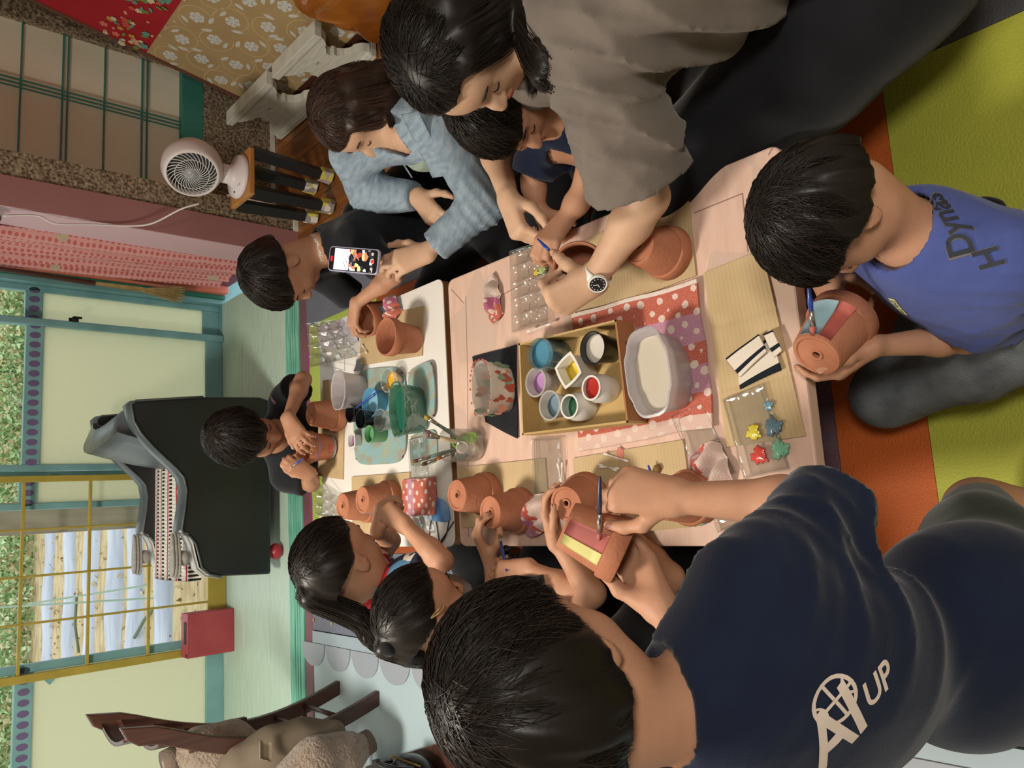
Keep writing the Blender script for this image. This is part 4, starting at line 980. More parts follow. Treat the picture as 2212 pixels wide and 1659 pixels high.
heap('crumpled_cloth', (838, 1140), 0.028, 0.034, 0.9, 0.03, mat('mauve_cloth', '7d625c', 0.9, '6a5450', 20, bump=0.3), 'mauve brown cloth bunched in front of the ponytail girl', 'cloth', zw1 + 0.004, 23)
# striped cloth
m, N, L, b = nodes_mat('striped_cotton', 0.9, 0.1)
tc = N.new('ShaderNodeTexCoord'); sx = N.new('ShaderNodeSeparateXYZ'); L.new(tc.outputs['UV'], sx.inputs[0])
st_ = mathn(N, L, 'LESS_THAN', mathn(N, L, 'FRACT', mathn(N, L, 'DIVIDE', mathn(N, L, 'ADD', sx.outputs[1], 0.004), 0.031)), 0.24)
L.new(mixc(N, L, st_, 'd6ccbe', '20242c'), b.inputs['Base Color'])
M_STRIPE = m
scl = thing('striped_cloth', 'folded white cloth with navy stripes on the near cardboard', 'cloth', tuple(PZ(1635, 775, z1 + 0.004)))
patch('lower_fold', [(1600, 800), (1668, 718), (1690, 800), (1605, 842)], z1 + 0.0042, 0.004, M_STRIPE, parent=scl, nu=16, nv=16, h=wob(0.004, 50, 31), edge=ragged(0.004, 30, 3))
patch('upper_fold', [(1572, 776), (1640, 722), (1662, 760), (1602, 816)], z1 + 0.012, 0.004, M_STRIPE, parent=scl, nu=16, nv=16, h=wob(0.006, 45, 33), edge=ragged(0.004, 30, 9))
patch('flap_fold', [(1652, 722), (1672, 714), (1692, 758), (1676, 772)], z1 + 0.013, 0.003, M_STRIPE, parent=scl, nu=10, nv=10, h=wob(0.004, 45, 37))
# face mask
mk = thing('face_mask', 'blue fabric face mask with black ear loops at the white table corner', 'mask', tuple(PZ(950, 1105, zw1)))
patch('mask_panel', [(935, 1068), (972, 1085), (978, 1128), (930, 1125)], zw1, 0.002, mat('blue_mask_fabric', '3a77b8', 0.8, '7fa8d4', 18), parent=mk, nu=20, nv=20, h=wob(0.007, 30, 4), edge=roundc)
for a, b_, c_ in (((932, 1122), (948, 1178), (928, 1160)), ((970, 1125), (945, 1180), (962, 1160))):
    MB().tube(smooth_path([PZ(*a, zw1 + 0.004), PZ(*c_, zw1 + 0.002), PZ(*b_, zw1 + 0.002), PZ((a[0] + b_[0]) / 2 + 6, (a[1] + b_[1]) / 2, zw1 + 0.003), PZ(a[0] + 10, a[1] + 2, zw1 + 0.003)], 20) - np.array(mk.location), 0.0016, 5).build('ear_loop', M_BLK, mk)

# ---------------------------------------------------------------- terracotta pots
M_TERRA = mat('terracotta', 'a86c50', 0.8, 'b47a5e', 14, bump=0.15, bscale=180, spec=0.2)
PPROF = [(.0055, .008), (.0055, .001), (.009, .0005), (.0105, .003), (.027, .003), (.029, .0004), (.033, .0004), (.0348, .003), (.0435, .0645), (.0468, .0652), (.0482, .068), (.0488, .0885), (.0475, .0905), (.0448, .0905), (.0430, .087), (.0408, .06), (.0325, .012), (.030, .009), (.0055, .008)]
_pot_me = MB().lathe(PPROF, 40).mesh('pot'); _pot_me.shade_smooth(); _pot_me.set_sharp_from_angle(angle=math.radians(50)); _pot_me.materials.append(M_TERRA)
def pot(base, axis, label, s=1.0, stripes=(), spin=0.0, xh=(1, 0, 0), rel=False):
    """base: centre of the closed bottom, axis: from bottom to rim"""
    R = frame(axis, xh) @ rotm((0, 0, 1), spin)
    if rel:                                                   # stripe angles counted from the side turned to the camera
        cl = (_O - np.asarray(base)) @ R; a_ = math.atan2(cl[1], cl[0]); stripes = [(q[0] + a_, q[1] + a_) + tuple(q[2:]) for q in stripes]
    t = thing('plant_pot', label, 'plant pot', tuple(base), group='terracotta pots')
    t.rotation_euler = Matrix(R.tolist()).to_euler(); t.scale = (s, s, s)
    o = bpy.data.objects.new('pot_body', _pot_me); COL.objects.link(o); o.parent = t
    for a0, a1, z0, z1_, m in stripes:
        rr = lambda z: .0348 + (z - .003) / .0615 * .0087 + 0.0006 if z < 0.064 else .0492
        aa = np.linspace(a0, a1, max(4, int((a1 - a0) * 14))); zz = np.linspace(z0, z1_, 5)
        P = np.array([[V(rr(z) * math.cos(a), rr(z) * math.sin(a), z) for z in zz] for a in aa])
        MB().sheet(P, 0.0004).build('painted_stripe', m, t, smooth=True)
    return t
PH = 0.0905
def pot_down(px, label, z, **k):
    c = PZ(px[0], px[1], z + PH); return pot(c, (0, 0, -1), label, **k)
def pot_up(px, label, z, **k):
    c = PZ(px[0], px[1], z + PH); c[2] = z; return pot(c, (0, 0, 1), label, **k)
paint = lambda n, c, r=0.35: mat('paint_' + n, c, r, spec=0.5)
P_Y, P_P, P_B, P_LB, P_R, P_V = paint('yellow', 'cbc37c', 0.6), paint('pink', 'b0605a', 0.6), paint('blue', '4f8fb4', 0.6), paint('light_blue', '8fb0bd', 0.6), paint('red', 'b0584c', 0.6), paint('violet', 'a67cae', 0.6)
zc = z1 + 0.0045; zwc = zw1 + 0.0045
pot_down((1378, 530), 'overturned plain pot on the cardboard below the woman\'s forearm', zc)
pot_down((986, 1070), 'overturned plain pot at the far left corner of the pink table', zc)
pot_down((1058, 1107), 'overturned pot with a yellow painted edge near the pink table\'s left side', zc, stripes=((2.6, 3.5, 0.004, 0.08, P_Y),), spin=0.6)
pot_down((739, 1093), 'overturned plain pot at the far end of the white table, beside the ponytail girl', zwc)
pot_down((782, 1080), 'overturned pot with blue and violet patches touched by the ponytail girl', zwc, stripes=((2.5, 3.4, 0.004, 0.04, P_B), (2.5, 3.5, 0.042, 0.063, P_V)), spin=0.5)
pot_down((672, 894), 'overturned plain pot beside the far boy\'s arm', zwc)
pot_up((833, 727), 'upright empty pot in front of the boy with the black shirt', zwc)
pot_down((1432, 1078), 'pot with blue and yellow painted bands hidden under the big boy\'s forearm', zc, stripes=((2.2, 4.6, 0.068, 0.078, P_Y), (2.2, 4.6, 0.08, 0.0885, P_B)), spin=0.5)
# ---------------------------------------------------------------- cups, tubs, trays, brushes
M_CLEARP = clear_mat('clear_plastic', 'f4f4f2', 0.06, 0.06, 0.06, 'ffffff')
M_MILK = clear_mat('milky_plastic', 'f0f0ee', 0.05, 0.3, 0.75, 'e4e1de')
M_WHITEP = mat('white_plastic', 'dcd9d4', 0.35, spec=0.5)
M_BLACKP = mat('black_plastic', '17181b', 0.25, spec=0.5)
M_GLASSB = clear_mat('bottle_glass', 'e6f2f2', 0.06, 0.05, 0.05, 'cfe0e4')
CUPS = 'paint cups'
def cup(px, z, rt, rb, h, m, pm, lvl, label, lip=0.0025, square=0, waist=None, rot=0.0, name='paint_cup', group=CUPS):
    """px: centre of the mouth"""
    c = PZ(px[0], px[1], z + h); c[2] = z
    t = thing(name, label, 'cup', tuple(c), (0, 0, rot), group=group)
    sh = (lambda a: (1 / max(abs(math.cos(a)), abs(math.sin(a)))) ** square) if square else None
    if waist:
        out = [(rb * 0.96, 0), (rb, 0.003)] + [(q[0], q[1] * h) for q in waist] + [(rt, h)]
    else:
        out = [(rb * 0.94, 0), (rb, 0.003), (rt, h)]
    w = 0.0012
    prof = [(0, 0)] + out
    if lip: prof += [(rt + lip, h + 0.0003), (rt + lip, h + 0.002), (rt - w, h + 0.002)]
    else: prof += [(rt - w, h + 0.0006)]
    prof += [(r_ - w, z_) for r_, z_ in out[1:-1][::-1]] + [(rb - w, 0.004), (0, 0.003)]
    MB().lathe(prof, 32, shape=sh).build('cup_body', m, t, auto=50)
    if pm is not None:
        zl = lvl * h; rl = np.interp(zl, [q[1] for q in out], [q[0] for q in out]) - w - 0.0004
        r0 = rb - w - 0.0006
        MB().lathe([(0, 0.0034), (r0, 0.0044), (rl, zl - 0.002), (rl, zl), (rl * 0.9, zl - 0.0012), (0, zl - 0.0015)], 32, shape=sh).build('paint', pm, t, smooth=True)
        MB().lathe([(rl - 0.0001, zl), (rl + 0.0002, zl + h * 0.1), (rl - 0.0006, zl + h * 0.1)], 32, shape=sh).build('paint_smear', pm, t, smooth=True) if lvl < 0.8 else None
    return t
PW = lambda n, c: mat('wet_paint_' + n, c, 0.18, spec=0.5, coat=0.4)
# cardboard box with seven cups ---------------------------------------------------
zb = ZP + 0.011
bx = thing('cardboard_tray_box', 'shallow cardboard box holding seven paint cups in the middle of the pink table', 'box', tuple(PZ(1240, 815, zb)))
hb_ = 0.052
oc = [PZ(1120, 742, zb + hb_), PZ(1331, 690, zb + hb_), PZ(1357, 913, zb + hb_), PZ(1128, 940, zb + hb_)]
oc = [V(p[0], p[1], zb) for p in oc]; BL = np.array(bx.location)
M_CARDB = mat('box_cardboard', 'b0935f', 0.85, 'bd9f6a', 10, bump=0.15, bscale=90); M_CARDO = mat('box_cardboard_outside', '9a6a42', 0.85, 'a5764c', 10)
MB().prism([(p - BL)[:2] for p in oc[::-1]], 0.0, 0.004).build('box_floor', M_CARDB, bx)
for i in range(4):
    a, b_ = oc[i], oc[(i + 1) % 4]; d = nrm(b_ - a); n_ = V(-d[1], d[0], 0) * 0.004
    c_ = sum(oc) / 4
    if np.dot(c_ - a, n_) < 0: n_ = -n_
    P = [(a - BL), (b_ - BL), (b_ - BL + n_), (a - BL + n_)]
    MB().prism([q[:2] for q in P], 0.004, hb_).build('box_wall', [M_CARDO, M_CARDB][0 if i == 1 else 1], bx)
txt = bpy.data.curves.new('printed_mark', 'FONT'); txt.body = 'KCD3ABA-02'; txt.size = 0.02; txt.extrude = 0.0002; txt.align_x = 'CENTER'; txt.align_y = 'CENTER'
_to = bpy.data.objects.new('t', txt); _tm = bpy.data.meshes.new_from_object(_to); bpy.data.objects.remove(_to); to = link('printed_mark', _tm, None, bx); _tm.materials.clear(); _tm.materials.append(mat('print_brown', '5f4028', 0.9))
a, b_ = oc[1], oc[2]; d = nrm(b_ - a)
xo = V(d[1], -d[0], 0); xo = xo if np.dot(xo, a - sum(oc) / 4) > 0 else -xo
Rt = np.stack([-d, np.cross(xo, -d), xo], 1)
to.rotation_euler = Matrix(Rt.tolist()).to_euler(); to.location = (a + b_) / 2 + V(0, 0, 0.026) + xo * 0.0005 - BL
zi = zb + 0.0044
cup((1165, 764), zi, 0.031, 0.031, 0.062, M_GLASSB, PW('teal_blue', '4d86a0'), 0.78, 'round glass jar of blue paint at the far right of the cardboard box', lip=0.001, waist=[(0.033, 0.15), (0.030, 0.4), (0.033, 0.6), (0.031, 0.85)])
cup((1158, 826), zi, 0.028, 0.021, 0.045, M_MILK, PW('lilac', 'b184b4'), 0.55, 'small cup of lilac paint in the cardboard box')
cup((1228, 800), zi, 0.0245, 0.023, 0.052, M_WHITEP, PW('yellow', 'd9bd3a'), 0.5, 'square topped pot of yellow paint in the middle of the cardboard box', square=0.75, rot=0.5, lip=0.004)
cup((1281, 752), zi, 0.031, 0.024, 0.055, M_BLACKP, PW('white', 'cfc9bf'), 0.72, 'black cup of white paint in the cardboard box', lip=0.001)
cup((1188, 876), zi, 0.028, 0.021, 0.046, M_MILK, PW('slate', '6f8793'), 0.55, 'clear cup of grey blue paint in the cardboard box')
cup((1231, 878), zi, 0.0215, 0.026, 0.05, M_WHITEP, PW('green', '4d8a68'), 0.45, 'white bottle cup of green paint in the cardboard box', waist=[(0.0275, 0.4), (0.0275, 0.7), (0.023, 0.86)])
cup((1278, 838), zi, 0.0215, 0.026, 0.05, M_WHITEP, PW('red', 'a92a26'), 0.85, 'white bottle cup filled with red paint in the cardboard box', waist=[(0.0275, 0.4), (0.0275, 0.7), (0.023, 0.86)])
# cups on the white table -----------------------------------------------------------
zf = ZW + 0.0052
cup((838, 822), zf, 0.030, 0.022, 0.036, M_CLEARP, PW('golden', 'd9a92c'), 0.55, 'clear cup of golden yellow paint behind the green tub', lip=0.002)
cup((800, 870), zf, 0.040, 0.034, 0.034, mat('blue_plastic_tub', '5f9dc0', 0.3), PW('pale_blue', '7fb4cc'), 0.55, 'wide blue plastic cup on the felt cloth', lip=0.001)
cup((757, 893), zf, 0.0245, 0.019, 0.05, M_BLACKP, PW('dark_red', '5a1c1a'), 0.5, 'black cup with red smears, farthest of the dark cups', lip=0.0015)
cup((780, 905), zf, 0.0255, 0.019, 0.055, M_BLACKP, PW('black', '101114'), 0.55, 'black cup of black paint between the far boy and the clear cup', lip=0.0015)
cup((822, 908), zf, 0.0285, 0.021, 0.05, M_CLEARP, PW('grey_blue', '9fb4bd'), 0.25, 'clear empty looking cup beside the green tub', lip=0.002)
cup((798, 938), zf, 0.023, 0.021, 0.045, mat('green_plastic_cup', '6fa276', 0.3), PW('leaf_green', '5d9a66'), 0.7, 'cup of leaf green paint with an orange band', lip=0.001)
cup((760, 952), zf, 0.018, 0.017, 0.022, M_WHITEP, PW('mauve', 'b07fae'), 0.4, 'small white square pot of mauve paint on the white table', square=0.6, lip=0.004)

# ribbed tubs ---------------------------------------------------------------------
def tub_outline(L_, W_, n=64):
    """rounded box with a wider middle: returns unit outline"""
    pts = []
    for a in np.linspace(0, 2 * math.pi, n, endpoint=False):
        c, s = math.cos(a), math.sin(a)
        x = L_ * np.sign(c) * abs(c) ** 0.72; y = W_ * np.sign(s) * abs(s) ** 0.6
        y *= 1.0 + 0.12 / (1 + math.exp((abs(x) / L_ - 0.5) * 40))
        pts.append((x, y))
    return np.array(pts)
def tub(px, z, L_, W_, h, rot, m, wm, lvl, label, taper=0.86, name='water_tub', wall=0.0022):
    c = PZ(px[0], px[1], z + h); c[2] = z
    t = thing(name, label, 'tub', tuple(c), (0, 0, rot))
    o = tub_outline(L_, W_); n = len(o)
    rows = [(taper * 0.96, 0.0), (taper, 0.004), (1.0, h - 0.004), (1.05, h - 0.003), (1.06, h), (1.0, h + 0.001), (1 - wall / W_, h - 0.003), (taper - wall / W_, 0.007), (0.0, 0.006)]
    vs = []; fs = []
    for s_, zz in rows: vs += [(p[0] * s_, p[1] * s_, zz) for p in o]
    for i in range(len(rows) - 1):
        for j in range(n): fs.append((i * n + j, i * n + (j + 1) % n, (i + 1) * n + (j + 1) % n, (i + 1) * n + j))
    fs.append(tuple(range(n))[::-1])
    MB().add(vs, fs).build('tub_body', m, t, auto=40)
    if wm is not None:
        zl = h * lvl; s_ = taper + (1 - taper) * lvl - wall / W_ - 0.012
        s0 = taper - wall / W_ - 0.012
        vs = [(p[0] * s0, p[1] * s0, 0.0075) for p in o] + [(p[0] * s_, p[1] * s_, zl) for p in o]
        fs = [tuple(range(n))[::-1], tuple(range(n, 2 * n))] + [(j, (j + 1) % n, n + (j + 1) % n, n + j) for j in range(n)]
        MB().add(vs, fs).build('water', wm, t)
    return t
M_CLOUD = mat('cloudy_paint_water', 'bfb6a6', 0.08, spec=0.5)
M_TUBW = clear_mat('white_translucent_tub', 'f2f0f0', 0.05, 0.3, 0.88, 'dcd7da')
tub((1398, 804), ZP + 0.0102, 0.074, 0.041, 0.074, math.radians(4), M_TUBW, M_CLOUD, 0.7, 'white translucent tub of cloudy water on the polka dot towel')
tub((730, 843), ZW + 0.0052, 0.052, 0.034, 0.076, math.radians(-3), M_TUBW, mat('clear_grey_water', 'b9b4ac', 0.1), 0.25, 'white translucent tub with little water near the far boy')
M_STAIN = clear_mat('paint_stained_plastic', 'f4f4f0', 0.05, 0.25, 0.45, 'e6e0d8')
t_ = tub((1040, 838), ZP + 0.0062, 0.058, 0.028, 0.072, math.radians(-2), M_STAIN, None, 0, 'clear tub stained with red and green paint on the black cloth')
o_ = tub_outline(0.058, 0.028); r = rng('stain')
for k in range(26):
    j = r.randrange(len(o_)); zz = r.uniform(0.01, 0.06); s_ = 0.86 + 0.14 * zz / 0.075
    p = V(o_[j][0] * s_, o_[j][1] * s_, zz); n_ = nrm(V(o_[j][0] / 0.058 ** 2, o_[j][1] / 0.028 ** 2, 0))
    R = frame(n_, (0, 0, 1)); rad = r.uniform(0.004, 0.011)
    MB().prism([(rad * (1 + 0.4 * math.sin(3 * a + k)) * math.cos(a) * 1.5, rad * math.sin(a)) for a in np.linspace(0, 2 * math.pi, 12, endpoint=False)], -0.0006, 0.0009, R=R, t=p).build('paint_stain', [mat('stain_red', 'a8503e', 0.5), mat('stain_green', '7f9f84', 0.5), mat('stain_coral', 'c8907a', 0.5)][k % 3], t_)
for k in range(0, 64, 2):
    p = V(o_[k][0] * 1.05, o_[k][1] * 1.05, 0.0765)
    if r.random() < 0.75: MB().lathe([(0, 0.0012), (0.0028, 0.0006), (0.003, 0)], 6, t=p).build('rim_paint', mat('stain_red', 'a8503e', 0.5), t_)
M_TUBG = clear_mat('green_stained_tub', 'c4e4d4', 0.08, 0.12, 0.45, '5f9a84', bump=0.4, bscale=40)
tub((857, 884), ZW + 0.0095, 0.066, 0.030, 0.072, math.radians(2), M_TUBG, mat('deep_green_water', '1d5c4a', 0.06, spec=0.6), 0.75, 'clear tub of deep green water on the felt cloth')

# clear trays -------------------------------------------------------------------------
def tray(corners, z, nx, ny, label, cell=0.012, rim=0.006, name='clear_tray', kind='egg', nn=(46, 70), pm=None):
    def hf(P, U, W_):
        a = np.abs(np.sin(U * math.pi * nx)) ; b = np.abs(np.sin(W_ * math.pi * ny))
        e = np.minimum(np.minimum(U, 1 - U) * nx * 2.5, np.minimum(W_, 1 - W_) * ny * 2.5).clip(0, 1)
        if kind == 'egg': return cell - cell * (np.clip(a * b * 1.6, 0, 1) ** 0.8) * e
        return rim * (1 - e ** 0.5) + 0.0012 * a * b
    o = patch(name, corners, z, 0.0008, M_CLEARP, label, 'tray', nn[0], nn[1], hf)
    return o
def frame_edge(corners, z, r, parent, nm='rim'):
    p = [PZ(*c, z) for c in corners]; p.append(p[0])
    MB().tube(np.array(p) - np.array(parent.location), r, 6).build(nm, M_CLEARP, parent, smooth=True)
tr1 = tray([(1112, 545), (1190, 520), (1196, 700), (1118, 720)], z1, 2, 5, 'clear egg tray used as a palette beside the woman\'s pot', 0.016)
tr2 = tray([(676, 700), (738, 692), (790, 770), (684, 795)], zw1 + 0.004, 3, 4, 'clear egg tray at the far right corner of the white table', 0.022)
frame_edge([(676, 712), (742, 722), (745, 800), (676, 782)], zw1 + 0.03, 0.0014, tr2)
tr3 = tray([(1565, 862), (1655, 830), (1712, 1012), (1612, 1035)], z1 + 0.006, 3, 5, 'clear plastic palette tray with five paint blobs on the near cardboard', 0.01, kind='flat')
frame_edge([(1565, 865), (1640, 832), (1703, 1010), (1608, 1030)], z1 + 0.012, 0.0013, tr3)
tr4 = tray([(1470, 905), (1525, 880), (1592, 1020), (1500, 1040)], z1 + 0.004, 3, 4, 'clear plastic lid lying between the towel and the palette tray', 0.01, kind='flat')
frame_edge([(1450, 900), (1515, 872), (1590, 1018), (1510, 1030)], z1 + 0.012, 0.0011, tr4)
tr5 = tray([(1152, 948), (1215, 945), (1222, 1075), (1158, 1090)], z1 + 0.004, 2, 3, 'clear plastic pack with cotton swabs left of the cardboard box', 0.008, kind='flat')
frame_edge([(1154, 950), (1213, 948), (1219, 1072), (1158, 1088)], z1 + 0.011, 0.0011, tr5)
tr6 = tray([(885, 950), (925, 940), (930, 1035), (890, 1045)], zw1 + 0.004, 2, 3, 'clear plastic tray on the white table beside the brush bottle', 0.01, kind='flat')
frame_edge([(885, 950), (922, 942), (926, 1030), (890, 1040)], zw1 + 0.012, 0.0013, tr6)
tr7 = tray([(690, 1040), (745, 1075), (735, 1130), (690, 1110)], zw1 + 0.002, 3, 3, 'clear egg tray at the far left corner of the white table', 0.014)
frame_edge([(672, 1060), (688, 1028), (728, 1080), (712, 1130), (676, 1090)], zw1 + 0.026, 0.0014, tr7)
tr8 = tray([(895, 1115), (935, 1105), (945, 1150), (905, 1155)], zw1 + 0.002, 2, 2, 'small clear plastic wrapper beside the face mask', 0.006, kind='flat')
tr9 = tray([(1540, 1100), (1600, 1090), (1612, 1125), (1555, 1150)], z1, 3, 3, 'clear plastic bag at the pink table\'s left edge near the big boy', 0.008, kind='flat')
def blob(px, z, r_, col, label, parent, seed):
    p = PZ(*px, z); n = 36; rr = rng('b%d' % seed)
    k1, k2 = rr.uniform(0, 6), rr.uniform(0, 6)
    sh = lambda a: 1 + 0.13 * math.sin(3 * a + k1) + 0.13 * math.sin(5 * a + k2) + 0.12 * math.sin(9 * a + k1) + 0.06 * math.sin(11 * a)
    MB().lathe([(0, r_ * 0.32), (r_ * 0.35, r_ * 0.34), (r_ * 0.6, r_ * 0.22), (r_ * 0.85, r_ * 0.16), (r_, 0.0004), (0, 0)], n, shape=sh, t=p - np.array(parent.location)).build('paint_blob', PW(label, col), parent, smooth=True)
for px, r_, c_, l_ in (((1628, 934), 0.013, 'c9b83c', 'blob_yellow'), ((1671, 921), 0.015, '56707c', 'blob_slate'), ((1640, 984), 0.0145, 'c2453c', 'blob_red'), ((1685, 970), 0.0155, '6fa98c', 'blob_green'), ((1660, 876), 0.008, '6f9cb0', 'blob_blue')):
    blob(px, z1 + 0.009, r_, c_, l_, tr3, hash(l_) % 1000 if False else len(l_) * 7)
for px, r_, c_, l_ in (((1166, 547), 0.014, 'c0625a', 'blob_rose'), ((1172, 583), 0.013, 'a8bc7c', 'blob_lime'), ((1158, 590), 0.008, 'd3b84a', 'blob_gold'), ((1177, 627), 0.005, 'c26a58', 'blob_coral')):
    blob(px, z1 + 0.006, r_, c_, l_, tr1, len(l_) * 5)
blob((716, 780), zw1 + 0.012, 0.008, '8fa4a6', 'blob_greyblue', tr2, 3)

# brushes and swabs -----------------------------------------------------------------------
M_HBLUE = mat('blue_lacquer', '24459c', 0.3, coat=0.3); M_HGREEN = mat('grey_green_lacquer', '6a7a6e', 0.4); M_HNAVY = mat('navy_lacquer', '2c3650', 0.35); M_FERR = mat('ferrule', 'b4b2ae', 0.25, metal=0.9)
M_BRIS = mat('brown_bristle', '7a5a30', 0.8); M_HBRN = mat('brown_lacquer', '6b4a32', 0.4)
def brush(tip, end, label, hm=None, tm=None, r_=0.0036, w=1.0, tipl=0.014, ferr=0.022):
    tip = np.asarray(tip, float); end = np.asarray(end, float); d = nrm(end - tip); L_ = np.linalg.norm(end - tip)
    c = (tip + end) / 2
    t = thing('paint_brush', label, 'brush', tuple(c))
    q = lambda s_: tip + d * s_ - c
    MB().tube([q(tipl + ferr - 0.002), q(tipl + ferr + 0.3 * (L_ - tipl - ferr)), q(L_ - 0.002), q(L_)], [r_ * 0.85, r_ * 1.1, r_ * 0.5, r_ * 0.15], 10).build('handle', hm or M_HBLUE, t, smooth=True)
    MB().tube([q(tipl - 0.001), q(tipl + ferr)], [r_ * 1.0 * w, r_ * 0.9], 10).build('ferrule', M_FERR, t, smooth=True)
    MB().tube([q(0), q(tipl * 0.4), q(tipl)], [r_ * 0.25, r_ * 1.05 * w, r_ * 0.95 * w], 10).build('bristles', tm or M_BRIS, t, smooth=True)
    return t
def swab(p, q, z, label):
    a = PZ(*p, z + 0.0028); b_ = PZ(*q, z + 0.0028); d = nrm(b_ - a); c = (a + b_) / 2
    t = thing('cotton_swab', label, 'cotton swab', tuple(c), group='cotton swabs')
    MB().tube([a - c, b_ - c], 0.0012, 6).build('stick', M_WHITEP, t)
    for e, s_ in ((a, 1), (b_, -1)): MB().tube([e - c - d * s_ * 0.003, e - c, e - c + d * s_ * 0.006, e - c + d * s_ * 0.012], [0.0008, 0.0028, 0.0026, 0.0012], 8).build('cotton_tip', mat('cotton', 'e8e2da', 0.95), t, smooth=True)
swab((1306, 980), (1355, 996), zc, 'cotton swab lying by the red paint spot')
swab((1293, 1003), (1330, 1016), zc, 'cotton swab crossing another beside the big boy\'s hand, upper one')
swab((1296, 1009), (1335, 1012), zc, 'cotton swab crossing another beside the big boy\'s hand, lower one')
swab((1205, 1002), (1213, 1042), z1 + 0.006, 'cotton swab in the clear pack, left one')
swab((1215, 1000), (1212, 1045), z1 + 0.006, 'cotton swab in the clear pack, right one')
swab((1140, 716), (1188, 700), z1 + 0.017, 'cotton swab on the near end of the egg tray')
swab((782, 745), (792, 762), zw1 + 0.006, 'cotton swab beside the upright pot on the white table')
MB_ = MB().prism([(0.012 * math.cos(a) * (1 + 0.2 * math.sin(3 * a)), 0.009 * math.sin(a)) for a in np.linspace(0, 6.283, 16, endpoint=False)], 0, 0.0005).build('paint_spot', mat('dry_red_paint', 'c4766a', 0.7), loc=tuple(PZ(1340, 980, zc)))
tag(MB_, 'dry pink red paint spot on the cardboard by the swabs', 'paint spot')
brush(PZ(1424, 1003, zc + 0.004), PZ(1398, 1062, zc + 0.006), 'flat brush with brown bristles behind the big boy\'s hand', M_HBRN, w=1.8, r_=0.004)
brush(PZ(1432, 1092, zc + 0.002), PZ(1409, 1004, zc + 0.004) + V(0, 0, 0.012), 'blue handled brush end beside the flat brush')
brush(PZ(842, 826, ZW + 0.022), PZ(768, 882, ZW + 0.063), 'blue brush laid across the paint cups on the white table', r_=0.003)
# bottle of brushes
bb_ = PZ(1030, 962, ZP); bb_[2] = ZP + 0.0005
bt = thing('brush_bottle', 'cut clear plastic bottle holding brushes and bottle caps between the tables', 'bottle', tuple(bb_))
MB().lathe([(0, 0.004), (0.02, 0.002), (0.03, 0.0), (0.037, 0.006), (0.038, 0.03), (0.036, 0.036), (0.038, 0.042), (0.038, 0.085), (0.0362, 0.085), (0.0362, 0.008), (0, 0.008)], 36).build('bottle_body', M_CLEARP, bt, smooth=True)
for k, (x, y, z, c_, R_) in enumerate(((-0.018, 0.012, 0.03, '4aa3c4', 0.4), (-0.008, -0.002, 0.045, 'e6e4e0', 0.9), (0.014, 0.012, 0.02, '86b82a', 0.3), (0.006, 0.018, 0.042, '7fae28', 1.1), (0.012, -0.014, 0.024, '8cc030', 0.7), (-0.012, -0.018, 0.022, 'e4e2de', 0.2), (-0.002, 0.02, 0.018, '2a3a7a', 0.5))):
    cc = thing('bottle_cap', '%s bottle cap inside the clear brush bottle' % ('sky blue', 'white ribbed', 'lime green lowest', 'lime green upper', 'lime green front', 'white tilted', 'dark blue')[k], 'bottle cap', tuple(bb_ + V(x, y, z)), (R_, R_ * 0.6, 0), group='bottle caps')
    MB().lathe([(0, 0), (0.0125, 0), (0.0135, 0.002), (0.0135, 0.012), (0.0125, 0.012), (0.012, 0.003), (0, 0.003)], 24).build('cap_shell', mat('cap_' + c_, c_, 0.35), cc, auto=40)
    mb = MB()
    for a in np.linspace(0, 2 * math.pi, 20, endpoint=False): mb.box((0.0137 * math.cos(a), 0.0137 * math.sin(a), 0.006), (0.0012, 0.0012, 0.01))
    mb.build('ridges', mat('cap_' + c_, c_, 0.35), cc)
bi = bb_ + V(0, 0, 0.02)
for tip_px, hh, l_, hm, tm, w, rr_ in (((917, 898), 0.15, 'green brush with yellow tip leaning far right in the bottle', M_HGREEN, mat('yellow_bristle', 'a89032', 0.8), 1.3, 0.0042),
        ((914, 936), 0.15, 'wide soft brush with pale handle in the bottle', mat('pale_wood_handle', 'b9a888', 0.5), mat('mauve_bristle', '8a7674', 0.9), 2.0, 0.0048),
        ((890, 998), 0.16, 'long grey green brush leaning left in the bottle', M_HGREEN, M_BRIS, 1.0, 0.0042),
        ((942, 992), 0.11, 'short orange tipped brush in the bottle', M_HBRN, mat('orange_bristle', 'a8682c', 0.8), 1.2, 0.0036),
        ((910, 1005), 0.145, 'brown tipped brush leaning farthest left in the bottle', M_HBRN, mat('dark_bristle', '5a4426', 0.8), 1.2, 0.0036)):
    brush(PZ(*tip_px, ZP + hh), bi + (bi - PZ(*tip_px, ZP + hh)) * 0.02, l_, hm, tm, r_=rr_, w=w, ferr=0.03)
# white lilac paper strip on white table
patch('paper_strip', [(770, 777), (786, 774), (788, 800), (772, 802)], zw1, 0.001, mat('grey_blue_card', '8f98a8', 0.6), 'small grey blue paper strip standing by the cardboard', 'paper', 8, 4, lambda P, U, W_: 0.012 * W_ ** 2)
